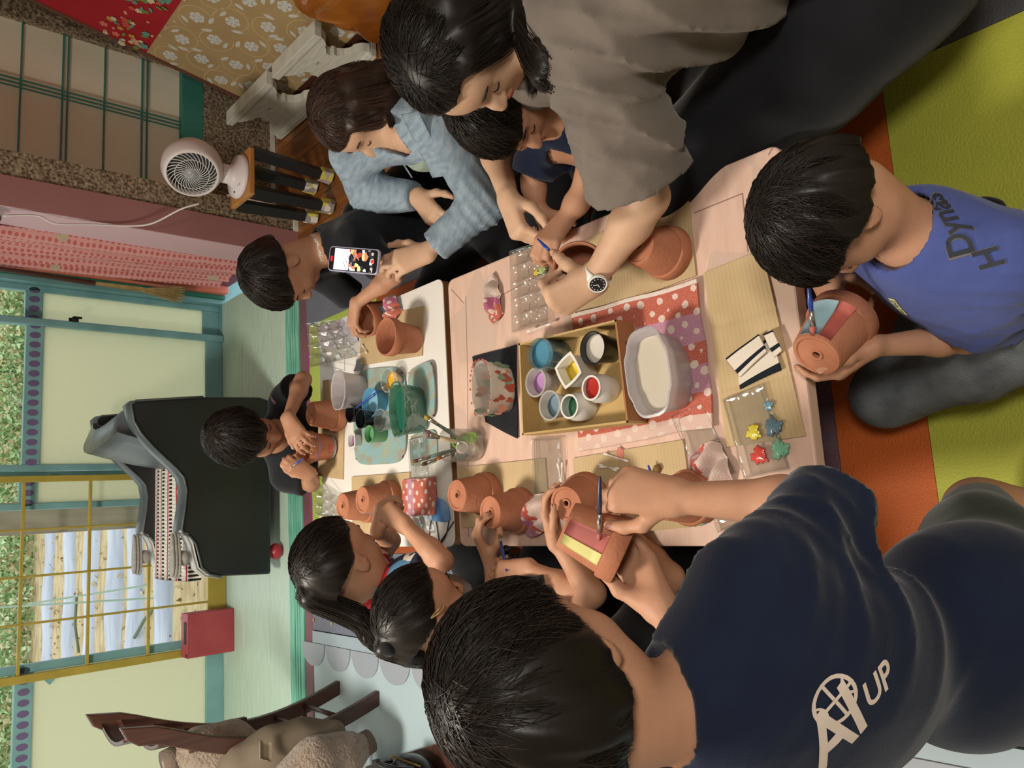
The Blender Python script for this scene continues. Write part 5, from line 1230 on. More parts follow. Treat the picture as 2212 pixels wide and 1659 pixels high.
# ================================================================ people: smooth bodies grown from a skeleton
class Field:
    """smooth union of tapered limbs and ellipsoids, later cut and meshed"""
    def __init__(s): s.p = []; s.sub = []; s.cuts = []; s.disp = None; s.inter = []
    def cone(s, a, b, ra, rb=None, k=0.02):
        a = np.asarray(a, float); b = np.asarray(b, float); rb = ra if rb is None else rb
        s.p.append(('c', a, b, ra, rb, k, (a + b) / 2, np.linalg.norm(b - a) / 2 + max(ra, rb))); return s
    def ell(s, c, R, r, k=0.02):
        c = np.asarray(c, float); s.p.append(('e', c, np.asarray(R, float), np.asarray(r, float), None, k, c, max(r))); return s
    def chain(s, pts, rs, k=0.02):
        for i in range(len(pts) - 1): s.cone(pts[i], pts[i + 1], rs[i], rs[i + 1], k)
        return s
    def carve(s, c, R, r, k=0.01):
        c = np.asarray(c, float); s.sub.append(('e', c, np.asarray(R, float), np.asarray(r, float), None, k, c, max(r))); return s
    def carve_cone(s, a, b, ra, rb, k=0.01):
        a = np.asarray(a, float); b = np.asarray(b, float); s.sub.append(('c', a, b, ra, rb, k, (a + b) / 2, np.linalg.norm(b - a) / 2 + max(ra, rb))); return s
    def cut(s, point, normal, centre=None, radius=None):
        """remove what lies on the +normal side of a plane (only within radius of centre)"""
        s.cuts.append((np.asarray(point, float), nrm(normal), None if centre is None else np.asarray(centre, float), radius)); return s
    @staticmethod
    def one(q, P):
        if q[0] == 'c':
            _, a, b, ra, rb = q[:5]; ab = b - a; L2 = ab @ ab + 1e-12
            t = np.clip(((P - a) @ ab) / L2, 0, 1); d = P - a - t[:, None] * ab
            return np.sqrt((d * d).sum(1)) - (ra + (rb - ra) * t)
        _, c, R, r = q[:4]
        l = (P - c) @ R; k0 = np.sqrt(((l / r) ** 2).sum(1)); k1 = np.sqrt(((l / r ** 2) ** 2).sum(1)) + 1e-9
        return k0 * (k0 - 1) / k1
    def eval(s, P, band):
        d = np.full(len(P), 1.0)
        for q in s.p:
            w = P - q[6]; dist = np.sqrt((w * w).sum(1))
            i = np.nonzero(dist < q[7] + band + q[5] + 0.02)[0]
            if not len(i): continue
            b = s.one(q, P[i]); a = d[i]; k = q[5]
            h = np.clip(0.5 + 0.5 * (b - a) / k, 0, 1)
            d[i] = b * (1 - h) + a * h - k * h * (1 - h)
        if s.disp is not None: 
            i = np.nonzero(np.abs(d) < band + 0.03)[0]; d[i] += s.disp(P[i])
        for q in s.sub:
            w = P - q[6]; dist = np.sqrt((w * w).sum(1))
            i = np.nonzero(dist < q[7] + band + 0.03)[0]
            if not len(i): continue
            b = -s.one(q, P[i]); a = d[i]; k = q[5]
            h = np.clip(0.5 - 0.5 * (b - a) / k, 0, 1)
            d[i] = b * (1 - h) + a * h + k * h * (1 - h)
        for p, n, c, r in s.cuts:
            e = (P - p) @ n
            if c is not None:
                m = ((P - c) ** 2).sum(1) < r * r; d[m] = np.maximum(d[m], e[m])
            else: d = np.maximum(d, e)
        return d
    def mesh(s, name, h, m=None, parent=None, loc=None):
        lo = np.min([q[6] - q[7] for q in s.p], 0) - 3 * h - 0.012; hi = np.max([q[6] + q[7] for q in s.p], 0) + 3 * h + 0.012
        B = 6; H = B * h
        nc = np.ceil((hi - lo) / H).astype(int)
        g = np.stack(np.meshgrid(*[np.arange(n) for n in nc], indexing='ij'), -1).reshape(-1, 3)
        C = lo + (g + 0.5) * H
        dc = s.eval(C, H)
        act = np.abs(dc) < H * 1.0 + 0.004
        nf = nc * B + 1
        Vv = np.full(tuple(nf), 1.0, np.float32)
        full = np.repeat(np.repeat(np.repeat(np.where(dc < 0, -1.0, 1.0).reshape(nc).astype(np.float32), B, 0), B, 1), B, 2)
        Vv[:-1, :-1, :-1] = full
        ac = np.zeros(tuple(nf), bool); am = np.repeat(np.repeat(np.repeat(act.reshape(nc), B, 0), B, 1), B, 2)
        for dx in (0, 1):
            for dy in (0, 1):
                for dz in (0, 1): ac[dx:nf[0] - 1 + dx, dy:nf[1] - 1 + dy, dz:nf[2] - 1 + dz] |= am
        idx = np.argwhere(ac)
        Vv[ac] = s.eval(lo + idx * h, 2 * h)
        ins = Vv < 0
        c8 = [ins[dx:nf[0] - 1 + dx, dy:nf[1] - 1 + dy, dz:nf[2] - 1 + dz] for dx in (0, 1) for dy in (0, 1) for dz in (0, 1)]
        anyi = c8[0].copy(); alli = c8[0].copy()
        for q in c8[1:]: anyi |= q; alli &= q
        mix = anyi & ~alli
        cells = np.argwhere(mix); nC = len(cells)
        off = np.array([(dx, dy, dz) for dx in (0, 1) for dy in (0, 1) for dz in (0, 1)])
        vals = np.stack([Vv[tuple((cells + o).T)] for o in off], 1)
        acc = np.zeros((nC, 3)); cnt = np.zeros(nC)
        for i in range(8):
            for j in range(i + 1, 8):
                if np.abs(off[i] - off[j]).sum() != 1: continue
                a, b = vals[:, i], vals[:, j]; mm = (a < 0) != (b < 0)
                t = (a / (a - b + 1e-12))[mm]
                acc[mm] += off[i] + t[:, None] * (off[j] - off[i]); cnt[mm] += 1
        vs = lo + (cells + acc / cnt[:, None]) * h
        cid = np.full(mix.shape, -1, np.int32); cid[mix] = np.arange(nC)
        fs = []
        for ax in range(3):
            o1, o2 = [q for q in range(3) if q != ax]
            sl0 = [slice(None)] * 3; sl1 = [slice(None)] * 3; sl0[ax] = slice(0, nf[ax] - 1); sl1[ax] = slice(1, nf[ax])
            a = ins[tuple(sl0)]; b = ins[tuple(sl1)]
            e = np.argwhere(a != b); e = e[(e[:, o1] > 0) & (e[:, o2] > 0) & (e[:, o1] < mix.shape[o1]) & (e[:, o2] < mix.shape[o2])]
            ia = a[tuple(e.T)]
            d1 = np.zeros(3, int); d1[o1] = 1; d2 = np.zeros(3, int); d2[o2] = 1
            q = np.stack([cid[tuple(e.T)], cid[tuple((e - d1).T)], cid[tuple((e - d1 - d2).T)], cid[tuple((e - d2).T)]], 1)
            flip = ia if ax != 1 else ~ia
            q[flip] = q[flip][:, ::-1]
            fs.append(q[(q >= 0).all(1)])
        F = np.concatenate(fs)
        base = np.zeros(3) if loc is None else np.asarray(loc, float)
        me = bpy.data.meshes.new(name)
        me.vertices.add(nC); me.vertices.foreach_set('co', (vs - base).astype(np.float32).ravel())
        me.loops.add(len(F) * 4); me.loops.foreach_set('vertex_index', F.astype(np.int32).ravel())
        me.polygons.add(len(F)); me.polygons.foreach_set('loop_start', np.arange(0, len(F) * 4, 4, dtype=np.int32))
        me.update(calc_edges=True); me.validate()
        me.shade_smooth()
        return link(name, me, m, parent, None)

def hand_parts(f, W, d, n, side, s, curls, thumb, spread=0.10, nails=None, k=0.007):
    """adds a hand to field f. d: wrist->fingers, n: back of hand, side +1 left / -1 right; curls: 4 x (mcp,pip,dip) degrees"""
    d = nrm(d); n = np.asarray(n, float); n = nrm(n - d * np.dot(n, d)); t = side * np.cross(d, n)
    KN = [(.084, .027, .004), (.088, .008, .007), (.083, -.011, .006), (.073, -.029, .001)]
    LN = [(.043, .026, .021), (.047, .03, .022), (.043, .027, .021), (.034, .02, .019)]
    RD = [(.0098, .0088, .0079, .0066), (.010, .009, .008, .0067), (.0096, .0086, .0077, .0064), (.0086, .0077, .0069, .0058)]
    if not isinstance(curls[0], (tuple, list)): curls = [curls] * 4
    for i in range(4):
        K = W + s * (d * KN[i][0] + t * KN[i][1] + n * KN[i][2])
        f.cone(W + s * (t * KN[i][1] * 0.55 + n * 0.002 - d * 0.004), K, .0155 * s, .0115 * s, 0.016 * s)
        sp = spread * (1.5 - i) / 1.5
        fd = nrm(d * math.cos(sp) + t * math.sin(sp)); ax = 0.0; p = K
        for j in range(3):
            ax += math.radians(curls[i][j]); dr = fd * math.cos(ax) - n * math.sin(ax)
            q = p + dr * LN[i][j] * s
            f.cone(p, q, RD[i][j] * s, RD[i][j + 1] * s, k * s); p = q
        if nails is not None:
            nn_ = n * math.cos(ax) + fd * math.sin(ax)
            nails.append((p - dr * 0.003 * s + nn_ * RD[i][3] * s * 0.86, dr, nn_, s * (1 if i < 3 else 0.85)))
    # thumb: three directions as (d, t, n) weights
    p = W + s * (d * 0.016 + t * 0.020 - n * 0.006); TR = (.0145, .0122, .0105, .0082); TL = (.042, .034, .028)
    f.cone(W + s * (d * 0.01 + t * 0.006 - n * 0.002), p + s * d * 0.01, .017 * s, .0155 * s, 0.014 * s)
    for j in range(3):
        a, b, c = thumb[j]; dr = nrm(d * a + t * b + n * c); q = p + dr * TL[j] * s
        f.cone(p, q, TR[j] * s, TR[j + 1] * s, 0.009 * s); p = q
    if nails is not None:
        u = nrm(np.cross(dr, np.cross(n + 0.6 * t, dr))); nails.append((p - dr * 0.003 * s + u * .0082 * s * 0.86, dr, u, 1.25 * s))
    return f
M_NAIL = mat('fingernail', 'd2a08e', 0.35)
def nail_mesh(nails, parent, loc):
    mb = MB()
    for c, d, n, s in nails:
        R = np.stack([nrm(np.cross(d, n)), d, n], 1)
        mb.lathe([(0, 0.0012 * s), (0.0035 * s, 0.0009 * s), (0.0047 * s, -0.0004 * s), (0, -0.001 * s)], 12, R=R @ np.diag([0.95, 1.25, 1.0]), t=c - loc)
    return mb.build('fingernails', M_NAIL, parent, smooth=True)
def head_axes(F, up=(0, 0, 1)):
    F = nrm(F); U = np.asarray(up, float); U = nrm(U - F * np.dot(U, F)); S = np.cross(U, F)   # S = person's left
    return np.stack([S, F, U], 1)
def head_parts(f, C, A, s, female=False):
    g = lambda x, y, z: C + A @ (s * V(x, y, z))
    f.ell(g(0, -.012, .026), A, s * V(.074, .094, .086), 0.02 * s)
    f.ell(g(0, .022, -.036), A, s * V(.058, .066, .074), 0.03 * s)
    f.ell(g(0, .056, -.090), A, s * V(.028, .026, .021), 0.03 * s)
    f.ell(g(0, .05, .03), A, s * V(.058, .04, .045), 0.03 * s)
    for q in (-1, 1):
        f.ell(g(q * .036, .052, -.034), A, s * V(.024, .028, .028), 0.025 * s)
        f.ell(g(q * .046, .012, -.072), A, s * V(.018, .03, .022), 0.03 * s)
        E = A @ rotm((0, 0, 1), -q * 0.35)
        f.ell(g(q * .0765, -.012, -.014), E, s * V(.0085, .0195, .030), 0.008 * s)
    f.chain([g(0, .083, .006), g(0, .096, -.018), g(0, .103, -.033)], [.0075 * s, .0095 * s, .0115 * s], 0.012 * s)
    for q in (-1, 1):
        f.ell(g(q * .0115, .093, -.036), A, s * V(.0075, .009, .007), 0.006 * s)
        f.carve(g(q * .031, .104, .002), A, s * V(.019, .021, .0135), 0.014 * s)
        f.ell(g(q * .031, .074, -.001), A, s * V(.0155, .0115, .0105), 0.006 * s)
        f.carve(g(q * .089, -.006, -.012), A, s * V(.0085, .009, .016), 0.006 * s)
    f.ell(g(0, .0865, -.0585), A, s * V(.021, .0085, .0052), 0.005 * s)
    f.ell(g(0, .0845, -.0685), A, s * V(.018, .0085, .0058), 0.005 * s)
    return g
M_LIP = mat('lips', 'a85a50', 0.45); M_LASH = mat('lash_dark', '1c1412', 0.6); M_EYEW = mat('eye_white', 'd8d0c8', 0.25); M_IRIS = mat('iris_dark', '1e1410', 0.15)
def face_details(C, A, s, parent, loc, eyes='down', brow='1e1613'):
    g = lambda x, y, z: C + A @ (s * V(x, y, z)) - loc
    MB().tube([g(-.021, .079, -.0625), g(-.010, .0898, -.0615), g(0, .0925, -.0605), g(.010, .0898, -.0615), g(.021, .079, -.0625)], [.0012 * s, .0042 * s, .005 * s, .0042 * s, .0012 * s], 8).tube(
        [g(-.018, .083, -.067), g(-.009, .0875, -.0685), g(0, .0898, -.069), g(.009, .0875, -.0685), g(.018, .083, -.067)], [.001 * s, .0044 * s, .0052 * s, .0044 * s, .001 * s], 8).build('lips', M_LIP, parent, smooth=True)
    for q in (-1, 1):
        MB().tube([g(q * .012, .0925, .0215), g(q * .024, .0925, .0255), g(q * .037, .0865, .026), g(q * .047, .076, .0215)], [.0016 * s, .0028 * s, .0026 * s, .0008 * s], 6).build('eyebrow', mat('brow_' + brow, brow, 0.7), parent, smooth=True)
        zl = -0.0075 if eyes == 'down' else 0.003
        MB().tube([g(q * .0165, .0835, zl + .001), g(q * .024, .0868, zl - .001), g(q * .031, .0872, zl - .0015), g(q * .039, .0835, zl), g(q * .0455, .0755, zl + .0015)], [.0006 * s, .0012 * s, .0015 * s, .0014 * s, .0006 * s], 6).build('eyelashes', M_LASH, parent, smooth=True)
        if eyes != 'down':
            MB().lathe([(0, .0125), (.006, .011), (.010, .0075), (.0125, 0)], 16, R=(A @ euler(-math.pi / 2)) * s, t=g(q * .031, .0755, -.002)).build('eye', M_IRIS, parent, smooth=True)

def hair_cap(C, A, s, line, name, m, parent, loc, thick=0.014, pole=(0.0, -0.45, 0.9), strands=700, seed=1, h=0.0045, guides=(), tip=0.0, mess=1.0, gext=None, slen=1.0, partx=None, lift=None, rad=0.0009):
    """line(psi)-> hairline elevation (radians) for azimuth psi from the face (0) to the nape (pi); guides: (points, radii) locks"""
    c0 = C + A @ (s * V(0, -.012, .026)); r0 = s * V(.074, .094, .086)
    rr = r0 + s * thick
    f = Field(); f.ell(c0, A, rr, 0.02)
    f.ell(C + A @ (s * V(0, -.035, -.01)), A, (s * V(.070, .072, .08)) + s * thick * 0.75, 0.03)
    lp = np.linspace(0, math.pi, 64); lv = np.array([line(q) for q in lp])
    pv = nrm(pole); PF = frame(pv, (0, 1, 0))
    rs = np.random.RandomState(seed); ph = rs.uniform(0, 6.28, 6)
    def disp(P):
        l = (P - c0) @ A / (r0 / r0.mean())
        l = l / (np.linalg.norm(l, axis=1, keepdims=True) + 1e-9)
        w = l @ PF; a = np.arctan2(w[:, 1], w[:, 0]); th = np.arccos(np.clip(w[:, 2], -1, 1))
        e = np.sin(np.clip(th, 0, 1.6))
        return -s * e * mess * (0.0022 * np.sin(9 * a + ph[0] + 2 * th) + 0.0016 * np.sin(17 * a + ph[1] - 3 * th) + 0.0010 * np.sin(31 * a + ph[2] + 4 * th))
    f.disp = disp
    ev = f.eval
    def eval2(P, band):
        d = ev(P, band)
        l = (P - c0) @ A; rho = np.linalg.norm(l, axis=1) + 1e-9
        psi = np.abs(np.arctan2(l[:, 0], l[:, 1])); el = np.arcsin(np.clip(l[:, 2] / rho, -1, 1))
        e = (np.interp(psi, lp, lv) - el) * rho * 0.8
        d = np.maximum(d, e)
        for q in gl:
            w = P - q[6]; i = np.nonzero((w * w).sum(1) < (q[7] + band + 0.04) ** 2)[0]
            if len(i):
                b = Field.one(q, P[i]); a = d[i]; hh = np.clip(0.5 + 0.5 * (b - a) / 0.015, 0, 1); d[i] = b * (1 - hh) + a * hh - 0.015 * hh * (1 - hh)
        return d
    gf = Field()
    for pts, rad_ in guides: gf.chain([np.asarray(p, float) for p in pts], [q * 0.85 for q in rad_], 0.015)
    gl = gf.p
    f.p += [('c', q[1], q[2], -1.0, -1.0, 0.001, q[6], q[7]) for q in gl] if gl else []   # only widen the box
    if gl:
        real = f.p[:2]; boxp = list(f.p)
        f.eval = lambda P, band: (setattr(f, 'p', real), eval2(P, band), setattr(f, 'p', boxp))[1]
    else: f.eval = eval2
    mats = m if isinstance(m, list) else [m]
    o = f.mesh(name, h, mats[0], parent, loc)
    # strands over the cap
    mb = MB(); r = random.Random(seed)
    for k in range(strands):
        a = r.uniform(0, 2 * math.pi); t0 = r.random() ** 0.7 * 2.4 + 0.02; ln = r.uniform(0.45, 0.95) * slen; pts = []
        off = thick * r.uniform(0.85, 1.1) + 0.0015; sw = r.uniform(-0.25, 0.25)
        steps = 6; PJ = frame(PF[:, 2] + 0.16 * V(r.gauss(0, 1), r.gauss(0, 1), r.gauss(0, 1)), PF[:, 0])
        for i in range(steps):
            th = t0 + ln * i / (steps - 1); aa = a + sw * i / (steps - 1)
            w = PJ @ V(math.sin(th) * math.cos(aa), math.sin(th) * math.sin(aa), math.cos(th))
            l = w * (r0 + s * off + s * 0.0025 * mess * math.sin(3.0 * i / (steps - 1)) * r.random())
            dl = nrm(l); o2 = s * V(0, -.023, -.036); r2 = s * V(.070, .072, .08) + s * off * 0.8      # the fuller back of the head
            a2 = ((dl / r2) ** 2).sum(); b2 = -2 * (dl * o2 / r2 ** 2).sum(); c2 = ((o2 / r2) ** 2).sum() - 1; dd = b2 * b2 - 4 * a2 * c2
            if dd > 0:
                tt = (-b2 + math.sqrt(dd)) / (2 * a2)
                if tt > np.linalg.norm(l): l = dl * tt
            psi = abs(math.atan2(l[0], l[1])); el = math.asin(max(-1, min(1, l[2] / (np.linalg.norm(l) + 1e-9))))
            if el < np.interp(psi, lp, lv) - tip: break
            pts.append(c0 + A @ l - loc)
        if len(pts) < 3: continue
        q = len(pts); w0 = s * r.uniform(0.6, 1.2) * rad
        mb.tube(pts, [w0 * 0.3] + [w0] * (q - 2) + [w0 * 0.15], 3, cap=False, mi=k % len(mats))
    for gi, (pts, rad_) in enumerate(guides):
        P_ = smooth_path(pts, 11); R_ = np.interp(np.linspace(0, 1, 11), np.linspace(0, 1, len(rad_)), rad_)
        for k in range(gext or 60):
            u = nrm([r.gauss(0, 1), r.gauss(0, 1), r.gauss(0, 1)]); q0 = r.randrange(0, 4); q1 = 11 if r.random() < 0.7 else r.randrange(8, 11); ex = r.uniform(0.75, 1.12)
            pp = [P_[i] + u * R_[i] * ex + (nrm(P_[-1] - P_[-2]) * r.uniform(0, 0.012) if i == 10 else 0) - loc for i in range(q0, q1)]
            w0 = s * r.uniform(0.6, 1.2) * rad
            mb.tube(pp, [w0 * 0.4] + [w0] * (len(pp) - 2) + [w0 * 0.1], 3, cap=False, mi=k % len(mats))
    if mb.n: mb.build('hair_strands', mats, o, smooth=True)
    return o
def hair_mat(name, c, c2, rough=0.42):
    return [mat(name + '_a', c, rough, spec=0.3), mat(name + '_b', c2, rough, spec=0.3)]
def skin_mat(name, c, c2): return mat(name, c, 0.55, c2, 22, sss=0.06, spec=0.35, bump=0.06, bscale=500)
def line_fn(front, temple, side, back):
    x = [0, 0.6, 1.25, 1.75, math.pi]; y = [front, front + 0.02, temple, side, back]
    return lambda q: float(np.interp(q, x, y))
def fold_disp(amp, folds, seed=0, base=0.0025, along=(0, 0, 1), wr=0.0, ws=26):
    """cloth relief: broad noise, ridged wrinkles drawn out in the direction `along`, and listed folds (centre, across, wavelength, radius, depth)"""
    al = nrm(along); S = np.eye(3) - 0.72 * np.outer(al, al)
    def f(P):
        d = base * fnoise(P, 38, seed)
        if wr:
            Q = P @ S; m = 0.55 + 0.45 * fnoise(P, 9, seed + 9)
            r1 = (1 - np.abs(fnoise(Q, ws, seed + 3))) ** 3; r2 = (1 - np.abs(fnoise(Q, ws * 1.9, seed + 4))) ** 3
            d = d - wr * m * (r1 - 0.35) - 0.4 * wr * m * (r2 - 0.35)
        for c, ax, wl, R, am in folds:
            w = P - c; e = np.exp(-(w * w).sum(1) / (R * R)); q = (w @ nrm(ax)) / wl * math.pi + 1.1 * fnoise(P, 14, seed + 5)
            d = d - am * e * ((1 - np.abs(np.sin(q))) ** 1.5 - 0.3)
        return d
    return f
def decal(text, px0, pxX, pxY, size, m, target, name='print', off=0.0012, shear=0.0, shapes=None, depth=0.25):
    """flat print on a cloth mesh; px0 its middle, pxX a point along the writing, pxY a point above it (photo pixels, found on the cloth)"""
    from mathutils.bvhtree import BVHTree
    base = np.array(target.parent.location)
    me = target.data; vs = np.zeros(len(me.vertices) * 3); me.vertices.foreach_get('co', vs); vs = vs.reshape(-1, 3) + base
    lp = np.zeros(len(me.loops), int); me.loops.foreach_get('vertex_index', lp)
    bv = BVHTree.FromPolygons(vs.tolist(), lp.reshape(-1, 4).tolist())
    h0 = bv.ray_cast(Vector(_O), Vector(nrm(ray(*px0))))
    if h0[0] is None: return None
    O = np.array(h0[0]); nr_ = np.array(h0[1]); nr_ = nr_ if np.dot(nr_, _O - O) > 0 else -nr_
    onp = lambda p: _O + ray(*p) * (np.dot(O - _O, nr_) / np.dot(ray(*p), nr_))
    X = nrm(onp(pxX) - O); Y = onp(pxY) - O; Y = nrm(Y - X * np.dot(X, Y)); Z = np.cross(X, Y)
    if np.dot(Z, nr_) < 0: Z = -Z
    bm = bmesh.new()
    if text:
        c = bpy.data.curves.new('t', 'FONT'); c.body = text; c.size = size; c.align_x = 'CENTER'; c.align_y = 'CENTER'; c.shear = shear; c.offset = size * 0.02; c.resolution_u = 4
        o = bpy.data.objects.new('t', c); tm = bpy.data.meshes.new_from_object(o); bm.from_mesh(tm); bpy.data.objects.remove(o); bpy.data.curves.remove(c); bpy.data.meshes.remove(tm)
    for poly in (shapes or ()):
        bm.faces.new([bm.verts.new((p[0], p[1], 0)) for p in poly])
    bmesh.ops.triangulate(bm, faces=bm.faces[:])
    for _ in range(4):
        e = [q for q in bm.edges if q.calc_length() > 0.008]
        if not e: break
        bmesh.ops.subdivide_edges(bm, edges=e, cuts=1); bmesh.ops.triangulate(bm, faces=bm.faces[:])
    for v in bm.verts:
        p = O + X * v.co.x + Y * v.co.y
        h = bv.ray_cast(Vector(p + Z * depth), Vector(-Z))
        w = np.array(h[0]) + np.array(Z) * off if h[0] is not None else p
        v.co = Vector(w - base)
    r = bpy.data.meshes.new(name); bm.to_mesh(r); bm.free()
    o = link(name, r, m, target, None)
    return o

SK = {'a': skin_mat('skin_warm', 'bd8e72', 'b6866a'), 'b': skin_mat('skin_light', 'cba689', 'c49d82'), 'c': skin_mat('skin_tan', 'ad7f64', 'a6785d')}
HAIRB = hair_mat('black_hair', '17120f', '2a211c'); HAIRBR = hair_mat('brown_hair', '2e1f18', '4a3428')
def person(label, s, head, N, Pv, Ls, Rs, arms, legs=None, shirt=None, pants=None, skin='a', h=0.0045, hc=0.0065, mid=None, face=None, base=None, chestw=1.0):
    """builds one person: body mesh with clothing and hair as children. Returns (body, loc, info)"""
    C, Fd, upv, hs = head
    A = head_axes(Fd, upv)
    N, Pv, Ls, Rs = [np.asarray(q, float) for q in (N, Pv, Ls, Rs)]
    u = nrm(N - Pv); sd = nrm((Ls - Rs) - u * np.dot(Ls - Rs, u)); fw = np.cross(sd, u); T = np.stack([sd, fw, u], 1)
    M_ = (N + Pv) / 2 if mid is None else np.asarray(mid, float)
    L_ = np.linalg.norm(N - Pv)
    loc = V(Pv[0], Pv[1], 0.0) if base is None else np.asarray(base, float)
    um = nrm(N - M_); Tm = np.stack([sd, np.cross(sd, um), um], 1)
    ch = M_ + (N - M_) * 0.45 - fw * 0.0
    def torso(f, e):
        f.ell(ch, Tm, V(.145 * chestw, .098, .15) * s + e, 0.05 * s)
        f.ell(M_, T, V(.128 * chestw, .098, .13) * s + e, 0.06 * s)
        f.ell(Pv, T, V(.138 * chestw, .105, .11) * s + e, 0.06 * s)
        f.cone(Ls, N - u * 0.035 * s, .046 * s + e, .056 * s + e, 0.05 * s); f.cone(Rs, N - u * 0.035 * s, .046 * s + e, .056 * s + e, 0.05 * s)
    f = Field(); torso(f, 0.0)
    head_parts(f, C, A, hs)
    f.cone(C + A @ (hs * V(0, -.028, -.06)), N, .047 * hs, .05 * hs, 0.03 * s)
    nails = []; nl = lambda q: q
    for side, sg, S0 in (('L', 1, Ls), ('R', -1, Rs)):
        a = arms.get(side)
        if a is None: continue
        E, W = np.asarray(a['e'], float), np.asarray(a['w'], float); r = a.get('r', 1.0) * s
        f.cone(S0, E, .044 * r, .034 * r, 0.03 * s)
        f.chain([E, E + (W - E) * 0.3, W], [.034 * r, .0355 * r, .0225 * r], 0.02 * s)
        if 'hd' in a: hand_parts(f, W, a['hd'], a['hn'], sg, a.get('hs', s), a['c'], a['t'], a.get('sp', 0.10), nails)
    legs = legs or {}
    LG = {}
    for side, sg in (('L', 1), ('R', -1)):
        g = legs.get(side)
        if g is None: continue
        hip = Pv + sd * sg * .078 * s - u * 0.03 * s; K, An, To = [np.asarray(g[q], float) for q in 'kat']
        LG[side] = (hip, K, An, To)
        f.chain([hip, hip + (K - hip) * 0.4, K], [.082 * s, .076 * s, .056 * s], 0.04 * s); f.chain([K, K + (An - K) * 0.35, An], [.054 * s, .052 * s, .034 * s], 0.03 * s)
        f.chain([An, An + (To - An) * 0.7, To], [.034 * s, .032 * s, .022 * s], 0.02 * s)
    body = f.mesh('person', h, SK[skin], None, loc); body.location = loc
    tag(body, label, 'person')
    if nails: nail_mesh(nails, body, loc)
    if face: face_details(C, A, hs, body, loc, **(face if isinstance(face, dict) else {}))
    if shirt:
        e = shirt.get('e', 0.014) * s; f = Field(); torso(f, e)
        if shirt.get('skirt'): 
            q = shirt['skirt']; f.ell(Pv - u * q * s, T, V(.15, .12, .12) * s * shirt.get('skw', 1.0) + e, 0.05 * s)
        cs = []
        for side, S0 in (('L', Ls), ('R', Rs)):
            a = arms.get(side)
            if a is None: continue
            E, W = np.asarray(a['e'], float), np.asarray(a['w'], float); r = a.get('r', 1.0) * s; sl = a.get('sl', shirt.get('sl', 0.75))
            se = shirt.get('se', 0.016) * s
            if sl <= 1:
                en = S0 + (E - S0) * (sl + 0.12); f.cone(S0, en, .046 * r + e, .042 * r + se, 0.045 * s)
                pc = S0 + (E - S0) * sl; cs.append((pc, nrm(E - S0), pc, .10 * r + se))
            else:
                en = E + (W - E) * (sl - 1 + 0.08); f.cone(S0, E, .046 * r + e, .040 * r + se, 0.04 * s); f.cone(E, en, .040 * r + se, (.0355 - .012 * (sl - 1)) * r + se * 0.9, 0.03 * s)
                pc = E + (W - E) * (sl - 1); cs.append((pc, nrm(W - E), pc, .065 * r + se))
        f.disp = fold_disp(0, shirt.get('folds', ()), shirt.get('seed', 1), shirt.get('base', 0.002) * s, shirt.get('along', (0, 0, 1)), shirt.get('wr', 0.007) * s, shirt.get('ws', 26))
        nr = shirt.get('nr', 0.062) * hs
        nc = shirt.get('nc'); nc = N + u * 0.012 * s if nc is None else nc
        f.carve_cone(nc - nrm(C - N) * 0.012 + fw * shirt.get('nf', 0.008) * s, nc + nrm(C - N) * 0.15, nr, nr * 1.25, 0.012 * s)
        for c_ in cs: f.cut(*c_)
        hm = shirt.get('hem', 0.02); f.cut(Pv - u * hm * s, -u, Pv - u * (hm + 0.1) * s, 0.42 * s)
        so = f.mesh('shirt', shirt.get('h', hc), shirt['m'], body, loc)
    else: so = None
    po = None
    if pants:
        e = pants.get('e', 0.012) * s; f = Field()
        f.ell(Pv - u * 0.01 * s, T, V(.142, .11, .11) * s + e, 0.05 * s)
        for side in LG:
            hip, K, An, To = LG[side]; le = legs[side].get('len', pants.get('len', 1.9))
            f.chain([hip, hip + (K - hip) * 0.4, K], [.086 * s + e, .080 * s + e, .060 * s + e], 0.05 * s)
            if le > 1:
                en = K + (An - K) * min(1.0, le - 1 + 0.05); f.chain([K, K + (en - K) * 0.4, en], [.060 * s + e, .056 * s + e, .045 * s + e], 0.03 * s)
                pc = K + (An - K) * (le - 1); f.cut(pc, nrm(An - K), pc, .085 * s)
            else:
                pc = hip + (K - hip) * le; f.cut(pc, nrm(K - hip), pc + nrm(K - hip) * 0.09 * s, .13 * s)
        f.disp = fold_disp(0, pants.get('folds', ()), 7, 0.002 * s, (0, 0, 1), 0.006 * s, 24)
        po = f.mesh('trousers', hc, pants['m'], body, loc)
    for side in LG:
        if legs[side].get('sock'):
            hip, K, An, To = LG[side]; f = Field(); f.chain([K + (An - K) * 0.85, An, An + (To - An) * 0.7, To], [.04 * s, .039 * s, .037 * s, .027 * s], 0.02 * s)
            f.mesh('sock', 0.006, legs[side]['sock'], body, loc)
    return body, loc, dict(A=A, C=C, hs=hs, u=u, sd=sd, fw=fw, T=T, shirt=so, pants=po, N=N, Pv=Pv)
def cotton(name, c, c2): return mat(name, c, 0.9, c2, 14, bump=0.12, bscale=500, sheen=0.15, spec=0.15)
